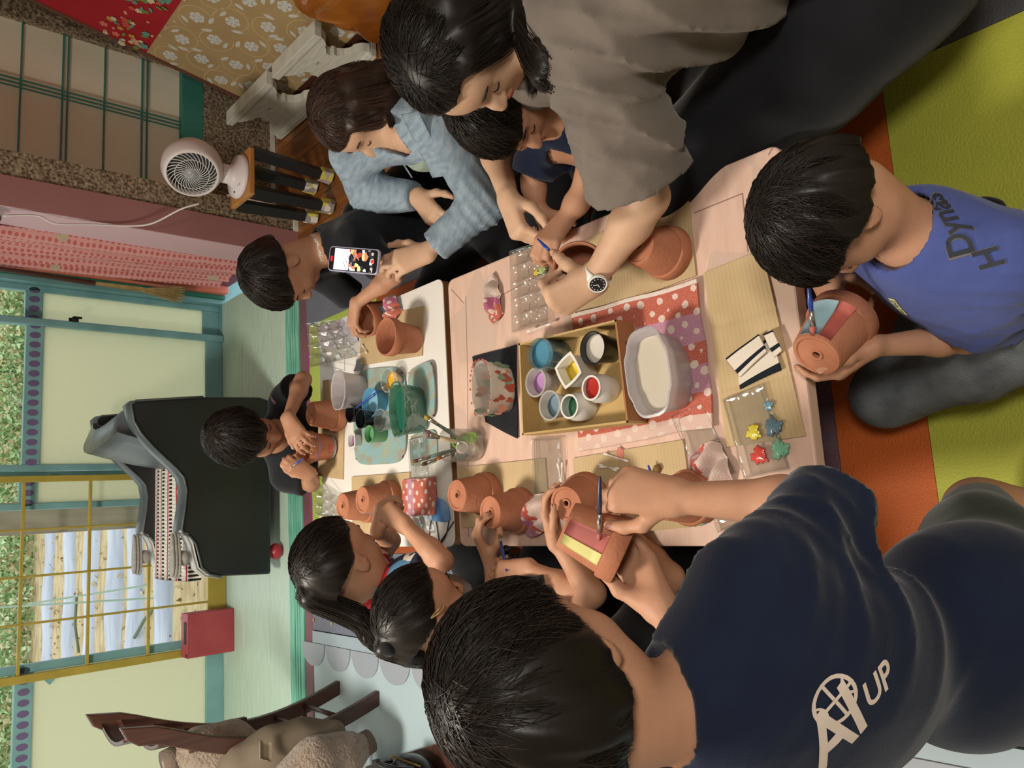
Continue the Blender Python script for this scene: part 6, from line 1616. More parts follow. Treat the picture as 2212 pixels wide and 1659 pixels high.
# ================================================================ the people round the tables
CURL = [(40, 50, 30)] * 4
TH_OUT = ((.75, .6, -.25), (.85, .45, -.2), (.95, .25, -.15))
TH_OPP = ((.55, .5, -.6), (.75, .1, -.65), (.85, -.2, -.5))
M_NAVY = cotton('navy_jersey', '161e33', '1a2338'); M_BLACKT = cotton('black_tee', '1b1d21', '20242a'); M_BLUET = cotton('blue_tee', '46538e', '4d5a98')
M_TAUPE = cotton('taupe_tee', '746b63', '6c635c'); M_BLKP = cotton('black_trousers', '121317', '17181c'); M_GRNP = cotton('dark_green_trousers', '1d2620', '232d26')
M_DENIM = mat('washed_denim', '7d8fa0', 0.9, '97a8b6', 30, (1, 1, 4), bump=0.25, bscale=300); M_JEAN = mat('grey_jeans', '4c5156', 0.9, '666c72', 18, bump=0.25, bscale=300)
M_SOCKB = cotton('black_sock', '141416', '1a1a1c'); M_PRINT = mat('cream_print', 'd9c9bc', 0.7); M_PRINTW = mat('white_print', 'e2e0dc', 0.7)

# ---- big boy in navy, kneeling at the near left corner
def big_boy():
    C = PD(1185, 1475, .78); N = PD(1490, 1535, .82)
    s = .86
    Rs = N + V(.115, -.055, -.065); Ls = N + V(-.11, .075, -.065); Pv = PD(2065, 1375, .98)
    Re = PD(1800, 1090, .95); Rw = PD(1452, 1075, 1.04); Le = V(-.235, .64, .62); Lw = PD(1418, 1305, 1.09)
    bs = PD(1222, 1132, 1.14); ax = PD(1335, 1186, 1.14) - bs; rv = nrm(ray(1280, 1160)); ax = nrm(ax - rv * (np.dot(ax, rv)))
    hand = dict(
        R=dict(e=Re, w=Rw, hd=PD(1330, 1055, 1.07) - Rw, hn=nrm(V(.15, -.45, .85)), c=[(50, 66, 40), (56, 68, 40), (62, 70, 40), (66, 72, 40)], t=((.62, .62, -.35), (.9, .25, -.35), (1, .02, -.1)), hs=.84, sl=.97),
        L=dict(e=Le, w=Lw, hd=PD(1350, 1180, 1.16) - Lw, hn=nrm(V(-.1, .2, -1.0)), c=[(14, 22, 16), (12, 20, 14), (12, 20, 14), (16, 24, 16)], t=((.78, .40, -.35), (.92, .02, -.4), (.9, -.15, -.4)), hs=.84, sl=.75))
    legs = dict(L=dict(k=PD(2330, 1480, 1.03), a=V(-.40, .10, .08), t=V(-.40, -.02, .05), len=.3), R=dict(k=PD(2115, 1105, 1.24), a=V(-.12, .14, .06), t=V(-.12, .02, .05), len=.95))
    fold = [(PD(1560, 1330, .86), V(.5, .2, .8), 0.03, 0.10, 0.012), (Re * .5 + Rs * .5, nrm(Re - Rs), 0.035, 0.07, 0.010), (PD(1880, 1200, .88), V(.4, .2, .9), 0.06, 0.12, 0.012)]
    b, loc, I = person('boy in a navy basketball shirt seen from behind, painting a striped pot', s, (C, V(.55, .5, -.62), (0, 0, 1), .93), N, Pv, Ls, Rs, hand, legs,
                       dict(m=M_NAVY, e=.022, se=.026, sl=.9, folds=fold, hem=.075, skirt=.04, skw=.92, nr=.060, seed=3, wr=.007, ws=18, along=N - Pv), dict(m=M_GRNP, len=.85, e=.0), 'a', h=.004, face=True)
    hair_cap(I['C'], I['A'], .93, line_fn(.30, .0, -.75, -1.02), 'hair', HAIRB, b, loc, .018, (0.05, -.62, .78), 5200, 11, .0042, slen=1.0, rad=.0007, mess=.8)
    MB().tube(smooth_path([PD(1398, 1455, .90), PD(1415, 1415, .93), PD(1432, 1383, .95)], 10) - loc, .002, 6).build('white_piping', M_WHITEP, b)
    pot(bs, ax, 'pot with pink and yellow stripes held by the big boy in navy', 1.0, stripes=((.38, .85, .004, .063, P_Y), (-.25, .36, .004, .063, P_P)), rel=True)
    brush(PD(1294, 1168, 1.09), PD(1296, 1028, 1.045), 'slim navy brush in the big boy\'s hand', M_HNAVY, P_P, r_=.0034, ferr=.03, tipl=.014)
    # print on the back
    sh = I['shirt']; dx = lambda p, a, b: ((p[0] + a[0], p[1] + a[1]), (p[0] + b[0], p[1] + b[1]))
    XA, YA = (40, -46), (-30, -26)
    decal('AI', (1800, 1590), *dx((1800, 1590), XA, YA), .075, M_PRINT, sh, 'back_print', shear=.3)
    decal('UP', (1893, 1484), *dx((1893, 1484), XA, YA), .034, M_PRINT, sh, 'back_print', shear=.3)
    ball = []
    for r0, r1 in ((.030, .036),):
        for k in range(24):
            a0, a1 = 2 * math.pi * k / 24, 2 * math.pi * (k + 1) / 24
            ball.append([(r0 * math.cos(a0), r0 * math.sin(a0)), (r1 * math.cos(a0), r1 * math.sin(a0)), (r1 * math.cos(a1), r1 * math.sin(a1)), (r0 * math.cos(a1), r0 * math.sin(a1))])
    ball.append([(-.031, -.0025), (.031, -.0025), (.031, .0025), (-.031, .0025)]); ball.append([(-.0025, -.031), (.0025, -.031), (.0025, -.003), (-.0025, -.003)]); ball.append([(-.0025, .003), (.0025, .003), (.0025, .031), (-.0025, .031)])
    for sg in (-1, 1):
        for k in range(8):
            a0, a1 = -1.15 + 2.3 * k / 8, -1.15 + 2.3 * (k + 1) / 8; cx = sg * .036
            P_ = lambda r, a: (cx - sg * r * math.cos(a), r * math.sin(a))
            ball.append([P_(.015, a0), P_(.019, a0), P_(.019, a1), P_(.015, a1)])
    decal('', (1803, 1513), *dx((1803, 1513), XA, YA), 1, M_PRINT, sh, 'basketball_print', shapes=[[(q[0] * .75, q[1] * .62) for q in f_] for f_ in ball])
    return b, loc, I
BIG = big_boy()

# ---- boy in blue at the near right
def blue_boy():
    C = PD(1790, 468, 1.05); N = PD(1962, 500, 1.08); s = .64
    Pv = PD(2185, 680, 1.25); Pv[2] = .14
    Rs = N + V(.05, .10, -.055); Ls = N + V(-.055, -.10, -.055)
    Le = PD(2090, 730, 1.20); Lw = PD(1885, 748, 1.17); Re = PD(1850, 470, 1.3); Rw = PD(1775, 590, 1.24)
    bp = PD(1762, 768, 1.15); rp = PD(1822, 690, 1.19); ax = nrm(rp - bp)
    arms = dict(L=dict(e=Le, w=Lw, hd=PD(1822, 795, 1.20) - Lw, hn=nrm(V(-.8, -.55, -.35)), c=[(30, 30, 20), (30, 30, 20), (32, 30, 20), (34, 32, 22)], t=((.5, .8, -.05), (.8, .5, -.25), (.9, .25, -.3)), hs=.70, sl=.80),
                R=dict(e=Re, w=Rw, hd=V(-.6, -.1, -.3), hn=V(0, .3, 1), c=CURL, t=TH_OPP, hs=.70, sl=.85))
    K = PZ(1915, 850, .07)
    legs = dict(L=dict(k=K, a=V(.33, .27, .05), t=V(.40, .22, .04)), R=dict(k=V(.20, .56, .06), a=PZ(2085, 465, .05), t=PZ(2150, 455, .045), sock=M_SOCKB))
    fold = [(Ls, V(.4, -.4, .8), .03, .07, .008), (Pv + V(0, -.05, .08), V(.2, .2, 1), .04, .1, .009), (Ls * .5 + Le * .5, Le - Ls, .03, .06, .007)]
    b, loc, I = person('small boy in a blue tee shirt and grey jeans painting a pot', s, (C, V(-.76, .30, -.56), (.15, .35, 1), .80), N, Pv, Ls, Rs, arms, legs,
                       dict(m=M_BLUET, e=.030, se=.040, folds=fold, hem=.12, skirt=.05, nr=.064, seed=5, wr=.008, along=N - Pv), dict(m=M_JEAN, len=1.85, e=.03), 'a', h=.004, face=True, chestw=1.05)
    hair_cap(I['C'], I['A'], .80, line_fn(.10, .02, -.40, -.70), 'hair', HAIRB, b, loc, .022, (-.05, -.4, .9), 4600, 21, .0042, rad=.0008, mess=1.2)
    pot(bp, ax, 'pot with a pale blue and a red stripe held by the small boy in blue', 1.05, stripes=((-1.25, -.4, .004, .064, P_LB), (-.38, .1, .004, .066, P_R)), rel=True)
    brush(PD(1757, 722, 1.12), PD(1746, 606, 1.09), 'blue brush with red tip resting on the small boy\'s pot', M_HBLUE, P_R, r_=.0036, w=1.3)
    sh = I['shirt']; M_O = mat('dark_print', '2a2d38', .7); M_OL = mat('pale_print_outline', '6c6868', .7)
    for off, mm, sz in ((.0010, M_OL, .041), (.0018, M_O, .039)):
        decal('Dynas', (2050, 480), (2008, 404), (2006, 508), sz, mm, sh, 'back_print', off=off, shear=.2)
        decal('H', (2140, 560), (2098, 484), (2096, 588), sz, mm, sh, 'back_print', off=off, shear=.2)
    decal('', (1940, 662), (1965, 690), (1965, 640), 1, mat('cream_label', 'd8cf8a', .7), sh, 'chest_label', shapes=[[(-.02, -.006), (.02, -.006), (.02, .006), (-.02, .006)]])
    decal('DELTA', (1940, 662), (1965, 690), (1965, 640), .011, mat('grey_ink', '6f7f86', .7), sh, 'chest_print', off=.002)
    decal('Mt.Daniel', (1918, 665), (1943, 697), (1943, 645), .015, mat('pale_ink', 'b9c4bc', .7), sh, 'chest_print')
    return b, loc, I
BLUE = blue_boy()

# ---- woman in taupe
def taupe():
    C = PD(990, 122, 1.28); N = PD(1190, 80, 1.25); s = .90
    Pv = PD(1860, -60, 1.30); Pv[2] = max(Pv[2], .16)
    Ls = PD(1290, 150, 1.20); Rs = N + V(.06, .19, -.10)
    Le = PD(1400, 425, 1.30); Lw = PD(1282, 604, 1.40)
    Re = PD(1062, 300, 1.66); Rw = PD(1100, 432, 1.60)
    arms = dict(L=dict(e=Le, w=Lw, hd=PD(1222, 638, 1.41) - Lw, hn=nrm(V(-.75, -.45, .55)), c=[(82, 60, 30), (84, 60, 30), (86, 60, 30), (88, 60, 30)], t=((.35, .35, -.85), (.25, .2, -.95), (.2, .1, -.95)), hs=.92, sl=.86, r=1.06),
                R=dict(e=Re, w=Rw, hd=PD(1128, 515, 1.58) - Rw, hn=nrm(V(-.2, .35, 1)), c=[(45, 50, 30), (55, 60, 35), (60, 60, 35), (60, 60, 35)], t=((.7, .5, -.45), (.9, .15, -.35), (.95, -.1, -.25)), hs=.88, sl=.6, r=.95))
    legs = dict(L=dict(k=PD(1480, 380, 1.50), a=V(.92, .62, .08), t=V(.98, .5, .05)), R=dict(k=V(.80, 1.16, .13), a=V(1.15, .8, .07), t=V(1.2, .7, .05)))
    fold = [(PD(1330, 200, 1.15), V(.6, -.5, .3), .045, .13, .016), (PD(1480, 130, 1.18), V(.3, -.9, .2), .06, .18, .018), (PD(1680, 80, 1.2), V(.4, -.8, .2), .07, .2, .018), (Le * .55 + Ls * .45, nrm(V(.5, .4, .1)), .04, .10, .012)]
    b, loc, I = person('woman with long black hair in a taupe tee shirt leaning over the pink table', s, (C, V(-.86, -.16, -.48), (-.2, .05, 1), .93), N, Pv, Ls, Rs, arms, legs,
                       dict(m=M_TAUPE, e=.034, se=.058, folds=fold, hem=.10, skirt=.05, nr=.07, seed=9, h=.007, wr=.016, ws=13, along=N - Pv), dict(m=M_BLKP, len=1.9, e=.05), 'b', h=.0048, hc=.009, face=True, mid=(N + Pv) / 2 + V(.02, -.02, .05), chestw=1.05)
    A = I['A']; g = lambda x, y, z: C + A @ (.93 * V(x, y, z))
    gl = [([g(.062, .045, .062), g(.083, .03, .0), g(.09, .005, -.07), g(.085, -.02, -.13), PD(1150, 195, 1.22)], [.020, .026, .028, .024, .008]),
          ([g(.075, .0, .05), g(.092, -.01, -.02), g(.095, -.03, -.10), PD(1180, 160, 1.19), PD(1205, 150, 1.18)], [.032, .036, .036, .026, .008]),
          ([g(.07, -.05, .04), g(.088, -.06, -.04), g(.085, -.08, -.12), PD(1190, 105, 1.18), PD(1210, 95, 1.18)], [.042, .044, .042, .028, .010]),
          ([g(.02, -.08, .04), g(.02, -.10, -.04), g(.02, -.11, -.12), PD(1195, 45, 1.18)], [.05, .05, .044, .02]),
          ([g(-.06, -.05, .03), g(-.08, -.05, -.05), g(-.075, -.06, -.12), g(-.06, -.06, -.2)], [.04, .042, .036, .015])]
    hair_cap(C, A, .93, line_fn(.50, .35, -.1, -.6), 'hair', HAIRB, b, loc, .02, (.1, .25, .95), 4200, 31, .005, guides=gl, gext=420, slen=1.2, rad=.0008, mess=.6)
    # watch
    d = nrm(Lw - Le); wc_ = Le + (Lw - Le) * .94; nb = nrm(V(-.75, -.5, .5) - d * np.dot(V(-.75, -.5, .5), d)); R = np.stack([np.cross(d, nb), d, nb], 1)
    w = thing('wristwatch', 'white wristwatch with a black dial on the woman\'s left wrist', 'watch', tuple(wc_))
    MB().lathe([(.0262, -.009), (.0275, -.006), (.0275, .006), (.0262, .009), (.025, 0), (.0262, -.009)], 40, R=np.stack([R[:, 0], nb, -d], 1)).build('strap', M_WHITEP, w, smooth=True)
    MB().lathe([(0, -.002), (.016, -.002), (.0175, .002), (.0165, .006), (.0145, .0065), (.0140, .005), (0, .005)], 32, R=R, t=nb * .0262).build('case', M_WHITEP, w, smooth=True)
    MB().lathe([(0, .0056), (.0138, .0056), (.0138, .005)], 32, R=R, t=nb * .0262).build('dial', mat('dial_black', '15171b', 0.2), w)
    for k in range(12):
        a = k * math.pi / 6; MB().box((.011 * math.cos(a), .011 * math.sin(a), .0059), (.0016, .0016, .0006), R=R, t=nb * .0262).build('hour_mark', M_WHITEP, w)
    for ln, a in ((.008, .7), (.006, 2.6)): MB().box((ln / 2, 0, .0061), (ln, .0012, .0006), R=R @ rotm((0, 0, 1), a), t=nb * .0262).build('watch_hand', M_WHITEP, w)
    # pot in her hand
    rc = PD(1250, 580, 1.43); axp = nrm(_O - rc + V(.1, .3, -.1))
    pot(rc - axp * PH, axp, 'pot painted violet outside held by the woman in taupe', 1.0, stripes=((0, 6.28, .066, .086, mat('paint_dusk_violet', '5d4a58', .6)), (0.5, 4, .02, .06, P_V)))
    return b, loc, I
TAUPE = taupe()
# ---- boy in navy tee beside the taupe woman
def navy_kid():
    C = PD(1082, 242, 1.46); N = PD(1200, 250, 1.50); s = .66
    Pv = V(.74, .96, .14); Ls = N + V(.03, -.09, -.05); Rs = N + V(-.03, .10, -.05)
    Le = PD(1255, 425, 1.56); Lw = PD(1215, 480, 1.56); Re = PD(1150, 390, 1.62); Rw = PD(1165, 450, 1.60)
    arms = dict(L=dict(e=Le, w=Lw, hd=PD(1180, 525, 1.54) - Lw, hn=nrm(V(-.2, -.2, 1)), c=[(40, 50, 30), (46, 55, 30), (50, 58, 30), (52, 58, 30)], t=TH_OPP, hs=.70, sl=.62),
                R=dict(e=Re, w=Rw, hd=V(-.5, .1, -.4), hn=V(0, .2, 1), c=CURL, t=TH_OPP, hs=.66, sl=.8))
    legs = dict(L=dict(k=V(.63, .98, .09), a=V(.80, 1.02, .06), t=V(.86, 1.08, .05)), R=dict(k=V(.66, 1.2, .09), a=V(.82, 1.08, .06), t=V(.86, 1.0, .05)))
    b, loc, I = person('boy in a navy tee shirt sitting between the two women, holding a brush', s, (C, V(-.82, -.36, -.42), (-.1, .1, 1), .82), N, Pv, Ls, Rs, arms, legs,
                       dict(m=M_NAVY, e=.02, se=.026, hem=.1, skirt=.04, nr=.050, seed=13, folds=[(Ls, V(.3, -.5, .6), .05, .08, .006)]), dict(m=M_GRNP, len=1.85, e=.02), 'a', h=.005, face=True)
    hair_cap(C, I['A'], .82, line_fn(.10, .05, -.30, -.66), 'hair', HAIRB, b, loc, .019, (.0, -.35, .9), 2600, 41, .0045)
    decal('GOAT', (1270, 350), (1264, 300), (1220, 356), .045, M_PRINTW, I['shirt'], 'chest_print', shear=.3)
    decal('tune', (1294, 372), (1288, 322), (1244, 378), .03, M_PRINTW, I['shirt'], 'chest_print')
    brush(PD(1212, 566, 1.46), PD(1160, 515, 1.49), 'blue brush with lilac tip held over the woman\'s pot', M_HBLUE, P_V, r_=.0032)
    return b, loc, I
NAVY = navy_kid()

# ---- woman in denim with a phone
def denim():
    C = PD(768, 253, 1.95); N = PD(882, 283, 1.93); s = .82
    Pv = V(1.06, 1.42, .13)
    Ls = PD(975, 300, 1.90); Rs = PD(765, 335, 2.06)
    Le = PD(1045, 440, 1.93); Lw = PD(922, 546, 1.95); Re = PD(800, 418, 2.14); Rw = PD(905, 425, 2.04)
    arms = dict(L=dict(e=Le, w=Lw, hd=PD(850, 570, 1.96) - Lw, hn=nrm(V(.1, -.8, .5)), c=[(22, 30, 20), (24, 32, 22), (28, 34, 22), (32, 36, 24)], t=((.7, .65, -.1), (.9, .4, -.15), (.97, .15, -.15)), hs=.86, sl=1.88),
                R=dict(e=Re, w=Rw, hd=PD(935, 462, 2.02) - Rw, hn=nrm(V(-.4, -.2, .9)), c=[(20, 25, 18)] * 4, t=((.6, .75, -.1), (.8, .55, -.1), (.9, .35, -.1)), hs=.84, sl=1.92))
    legs = dict(L=dict(k=V(.72, 1.36, .12), a=V(.92, 1.6, .08), t=V(.86, 1.66, .06)), R=dict(k=PD(800, 480, 2.3), a=V(.80, 1.56, .08), t=V(.74, 1.54, .06)))
    fold = [(Le, nrm(Lw - Le), .026, .08, .012), (Ls + V(-.02, 0, -.06), V(.4, .5, .5), .04, .08, .009), (Re, nrm(Rw - Re), .026, .08, .012)]
    b, loc, I = person('woman with brown bobbed hair in a washed denim shirt filming with a phone', s, (C, V(-.93, .06, -.22), (-.1, .1, 1), .88), N, Pv, Ls, Rs, arms, legs,
                       dict(m=M_DENIM, e=.022, se=.024, hem=.08, skirt=.03, nr=.046, seed=17, folds=fold, wr=.011, ws=30, along=(.3, .3, 1), nf=.02), dict(m=M_BLKP, len=1.9, e=.03), 'b', h=.0052, hc=.007, face=dict(brow='3a2a20'))
    A = I['A']; g = lambda x, y, z: C + A @ (.88 * V(x, y, z))
    gl = [([g(.070, .045, .045), g(.084, .03, -.02), g(.085, .015, -.06), PD(845, 272, 1.86)], [.020, .024, .018, .004]),
          ([g(.076, -.01, .03), g(.092, -.02, -.05), g(.085, -.035, -.11), PD(890, 275, 1.88)], [.034, .038, .030, .008]),
          ([g(.06, -.06, .03), g(.07, -.08, -.05), g(.06, -.09, -.12), PD(902, 248, 1.90)], [.042, .044, .036, .010]),
          ([g(.0, -.08, .03), g(.0, -.10, -.04), g(.0, -.10, -.12), PD(905, 215, 1.95)], [.046, .048, .04, .014]),
          ([g(-.07, -.03, .03), g(-.088, -.03, -.05), g(-.08, -.03, -.12), g(-.07, -.02, -.17)], [.036, .038, .03, .010])]
    hair_cap(C, A, .88, line_fn(.30, .3, -.1, -.55), 'hair', HAIRBR, b, loc, .019, (-.1, .2, .97), 3600, 51, .005, guides=gl, gext=320, slen=1.2, mess=.6)
    # inner top, collar, buttons
    f = Field(); f.ell(N - I['u'] * .05 + I['fw'] * .035, I['T'], V(.072, .072, .10), .01); f.cut(N + I['u'] * .006, I['u']); f.carve_cone(N - I['u'] * .01, N + I['u'] * .1 + I['fw'] * .05, .055, .06, .01)
    f.mesh('inner_top', .006, cotton('sage_top', '8fa08e', '97a896'), b, loc)
    for q in (-1, 1):
        a0 = N + I['sd'] * q * .066 + I['u'] * .03; P = np.array([[a0 + I['fw'] * (.01 + .105 * t) + I['sd'] * q * (.045 * w - .012 * t) - I['u'] * (.035 * t + .022 * w) for w in np.linspace(0, 1, 5)] for t in np.linspace(-.5, 1, 9)]) - loc
        MB().sheet(P if q > 0 else P[:, ::-1], .004).build('collar', M_DENIM, b, smooth=True)
    from mathutils.bvhtree import BVHTree
    me = I['shirt'].data; bv = BVHTree.FromPolygons([tuple(np.array(v.co) + loc) for v in me.vertices], [tuple(p.vertices) for p in me.polygons])
    M_BTN = mat('brass_button', 'b0a078', .3, metal=.7)
    for px in ((870, 370), (895, 390), (1034, 418), (935, 388)):
        r_ = nrm(ray(*px)); hit = bv.ray_cast(Vector(_O), Vector(r_))
        if hit[0] is None: continue
        MB().lathe([(0, .003), (.004, .0025), (.006, 0)], 12, R=frame(np.array(hit[1])), t=np.array(hit[0]) - loc).build('button', M_BTN, I['shirt'], smooth=True)
    pf = PD(852, 582, 1.945)
    # phone
    a = PD(712, 537, 1.99); b_ = PD(817, 545, 1.92); c = PD(712, 583, 1.99)
    ctr = (PD(712, 537, 1.99) + PD(815, 588, 1.92)) / 2; X = nrm(b_ - a); Y = c - a; Y = nrm(Y - X * np.dot(X, Y)); Z = np.cross(X, Y); Z = Z if np.dot(Z, _O - ctr) > 0 else -Z; Y = np.cross(Z, X)
    R = np.stack([X, Y, Z], 1); L_ = np.linalg.norm(b_ - a) * 1.02; W_ = .062
    ph = thing('phone', 'phone in a pale case recording video of the table', 'phone', tuple(ctr)); ph.rotation_euler = Matrix(R.tolist()).to_euler()
    MB().prism(rrect(-L_ / 2, L_ / 2, -W_ / 2, W_ / 2, .010), -.009, 0).build('phone_case', mat('lilac_case', 'a9a8c4', .3), ph, bevel=.002)
    MB().prism(rrect(-L_ / 2 + .003, L_ / 2 - .003, -W_ / 2 + .003, W_ / 2 - .003, .008), -.0005, .0006).build('phone_front', M_BLACKP, ph)
    m, N_, Lk, bs = nodes_mat('phone_screen', .2)
    tc = N_.new('ShaderNodeTexCoord'); vo = N_.new('ShaderNodeTexVoronoi'); vo.inputs['Scale'].default_value = 90; Lk.new(tc.outputs['Object'], vo.inputs['Vector'])
    sx = N_.new('ShaderNodeSeparateXYZ'); Lk.new(tc.outputs['Object'], sx.inputs[0])
    s1 = N_.new('ShaderNodeSeparateColor'); Lk.new(vo.outputs['Color'], s1.inputs[0])
    rp = N_.new('ShaderNodeValToRGB'); rp.color_ramp.interpolation = 'CONSTANT'; e = rp.color_ramp.elements
    e[0].color = (*lin('14151a'), 1); e[1].position = .35; e[1].color = (*lin('b9785a'), 1)
    for p_, cc in ((.5, 'e4e0e2'), (.65, '2a2c34'), (.8, 'c8cf8a'), (.9, 'a04038')): q = e.new(p_); q.color = (*lin(cc), 1)
    Lk.new(s1.outputs[0], rp.inputs[0])
    cc = mixc(N_, Lk, mathn(N_, Lk, 'LESS_THAN', sx.outputs[0], -.012), rp.outputs[0], 'e2e2f0')
    Lk.new(cc, bs.inputs['Base Color']); Lk.new(cc, bs.inputs['Emission Color']); bs.inputs['Emission Strength'].default_value = .8
    MB().box((.002, 0, .0009), (L_ * .78, W_ - .010, .0006)).build('screen', m, ph)
    for k in range(5): MB().box((-.028 + .009 * k, -.0 + .004 * k - .008, .0013), (.0012, W_ * .55, .0003), R=rotm((0, 0, 1), .5)).build('screen_window_bar', mat('screen_bar', '6a6c90', .4), ph)
    MB().box((-L_ / 2 + .011, 0, .0012), (.006, .013, .0006)).build('record_timer', mat('record_red', 'd8202c', .4, emit=.8), ph)
    MB().lathe([(0, .0014), (.0055, .0014), (.0055, .0008)], 20, t=(L_ / 2 - .017, 0, .0004)).build('record_button', M_WHITEP, ph)
    MB().lathe([(0, .0018), (.0042, .0018), (.0042, .0008)], 20, t=(L_ / 2 - .017, 0, .0004)).build('record_dot', mat('record_red', 'd8202c', .4, emit=.8), ph)
    for yy in (-.018, .018): MB().lathe([(0, .0014), (.004, .0014), (.004, .0008)], 16, t=(L_ / 2 - .018, yy, .0004)).build('screen_button', M_WHITEP, ph)
    for k in range(3): MB().box((-.03 + .014 * k, -W_ / 2 - .0005, -.0045), (.008, .0016, .003)).build('side_button', mat('case_button', '6f6e88', .4), ph)
    # pale cloth in the lap
    return b, loc, I
DENIM = denim()

# ---- boy in black beside the white table
def black_boy():
    C = PD(607, 592, 2.10); N = PD(690, 540, 2.14); s = .67
    Pv = V(.84, 1.72, .12); Rs = N + V(-.02, .11, -.05); Ls = N + V(.0, -.10, -.05)
    Le = PD(850, 596, 2.08); Lw = PD(770, 655, 2.14); Re = N + V(-.1, .12, -.2); Rw = N + V(-.2, .05, -.18)
    pc = PD(786, 690, 2.17)
    arms = dict(L=dict(e=Le, w=Lw, hd=PD(762, 702, 2.16) - Lw, hn=nrm(V(.0, .15, 1)), c=[(28, 40, 26), (30, 42, 26), (34, 44, 28), (38, 46, 30)], t=((.6, .6, -.45), (.75, .4, -.5), (.8, .2, -.5)), hs=.70, sl=.72, sp=.3),
                R=dict(e=Re, w=Rw, hd=V(-.7, -.1, -.3), hn=V(0, .3, 1), c=CURL, t=TH_OPP, hs=.74, sl=.75))
    legs = dict(L=dict(k=V(.62, 1.52, .10), a=V(.78, 1.66, .07), t=V(.72, 1.7, .05)), R=dict(k=V(.64, 1.95, .10), a=V(.82, 1.82, .06), t=V(.78, 1.76, .05)))
    b, loc, I = person('boy in a black tee shirt seen in profile beside the white table', s, (C, V(-.74, -.06, -.62), (-.3, 0, 1), .83), N, Pv, Ls, Rs, arms, legs,
                       dict(m=M_BLACKT, e=.022, se=.03, hem=.1, skirt=.04, nr=.064, seed=23, folds=[(Ls, V(.3, -.5, .6), .05, .08, .006)]), dict(m=M_BLKP, len=1.85, e=.03), 'a', h=.005, face=True)
    hair_cap(C, I['A'], .83, line_fn(.12, .1, -.22, -.70), 'hair', HAIRB, b, loc, .018, (.0, -.5, .86), 2600, 61, .0045)
    f = Field(); f.cone(N - I['u'] * .004, N + I['u'] * .008, .047, .045, .01); f.carve_cone(N - I['u'] * .1, N + I['u'] * .1, .040, .042, .006); f.mesh('white_collar', .004, cotton('white_rib', 'd8d2c8', 'cfc9bf'), b, loc)
    axp = nrm(V(-.35, -.05, 1)); pot(pc - axp * PH, axp, 'tilted pot with a grey blue patch held by the boy in black', 1.0, stripes=((3.4, 5.2, .01, .06, P_LB),))
    return b, loc, I
BLACK = black_boy()

# ---- boy at the far end
def far_boy():
    C = PD(532, 944, 2.24); N = PD(592, 943, 2.39); s = .67
    Pv = V(.23, 2.46, .13); Ls = N + V(.115, .01, -.05); Rs = N + V(-.115, .02, -.05)
    Le = PD(655, 820, 2.34); Lw = PD(622, 903, 2.22); Re = PD(672, 1045, 2.40); Rw = PD(668, 1024, 2.28)
    arms = dict(L=dict(e=Le, w=Lw, hd=PD(652, 955, 2.20) - Lw, hn=nrm(V(.1, -.5, .9)), c=[(22, 32, 22), (22, 30, 20), (24, 32, 22), (28, 34, 22)], t=((.7, .6, -.4), (.8, .4, -.4), (.9, .2, -.4)), hs=.70, sl=.62, sp=.2),
                R=dict(e=Re, w=Rw, hd=PD(640, 1006, 2.25) - Rw, hn=nrm(V(-.3, -.8, .2)), c=[(50, 60, 35)] * 4, t=TH_OPP, hs=.68, sl=.8))
    legs = dict(L=dict(k=V(.40, 2.34, .09), a=V(.25, 2.42, .06), t=V(.18, 2.40, .05)), R=dict(k=V(.06, 2.34, .09), a=V(.2, 2.46, .06), t=V(.28, 2.44, .05)))
    b, loc, I = person('boy in black at the far end of the white table facing the camera', s, (C, V(-.05, -.78, -.55), (0, -.3, 1), .83), N, Pv, Ls, Rs, arms, legs,
                       dict(m=M_BLACKT, e=.022, se=.03, hem=.1, skirt=.04, nr=.062, seed=29, folds=[(Ls, V(.5, .3, .6), .05, .08, .006)]), dict(m=M_BLKP, len=1.85, e=.02), 'c', h=.005, face=True)
    hair_cap(C, I['A'], .83, line_fn(.12, .08, -.22, -.6), 'hair', HAIRB, b, loc, .024, (.05, -.25, .95), 2800, 71, .0045, mess=1.4)
    decal('ALL TIMES', (586, 860), (591, 869), (594, 856), .012, mat('pink_ink', 'c08a94', .7), I['shirt'], 'sleeve_print')
    bp = PZ(716, 966, zwc + .004); tp = PD(668, 976, 2.25); axp = nrm(V(0, 0, 1) * .9 + .1 * (tp - bp))
    pot(bp, axp, 'pot with a violet ring held upright by the far boy', 1.0, stripes=((0, 6.28, .058, .063, P_V), (4.2, 4.9, .012, .03, P_R), (0, 6.28, .0035, .009, P_LB)))
    brush(PD(624, 1013, 2.24), PD(655, 990, 2.2), 'short blue brush in the far boy\'s right hand', M_HBLUE, M_WHITEP, r_=.003)
    return b, loc, I
FAR = far_boy()

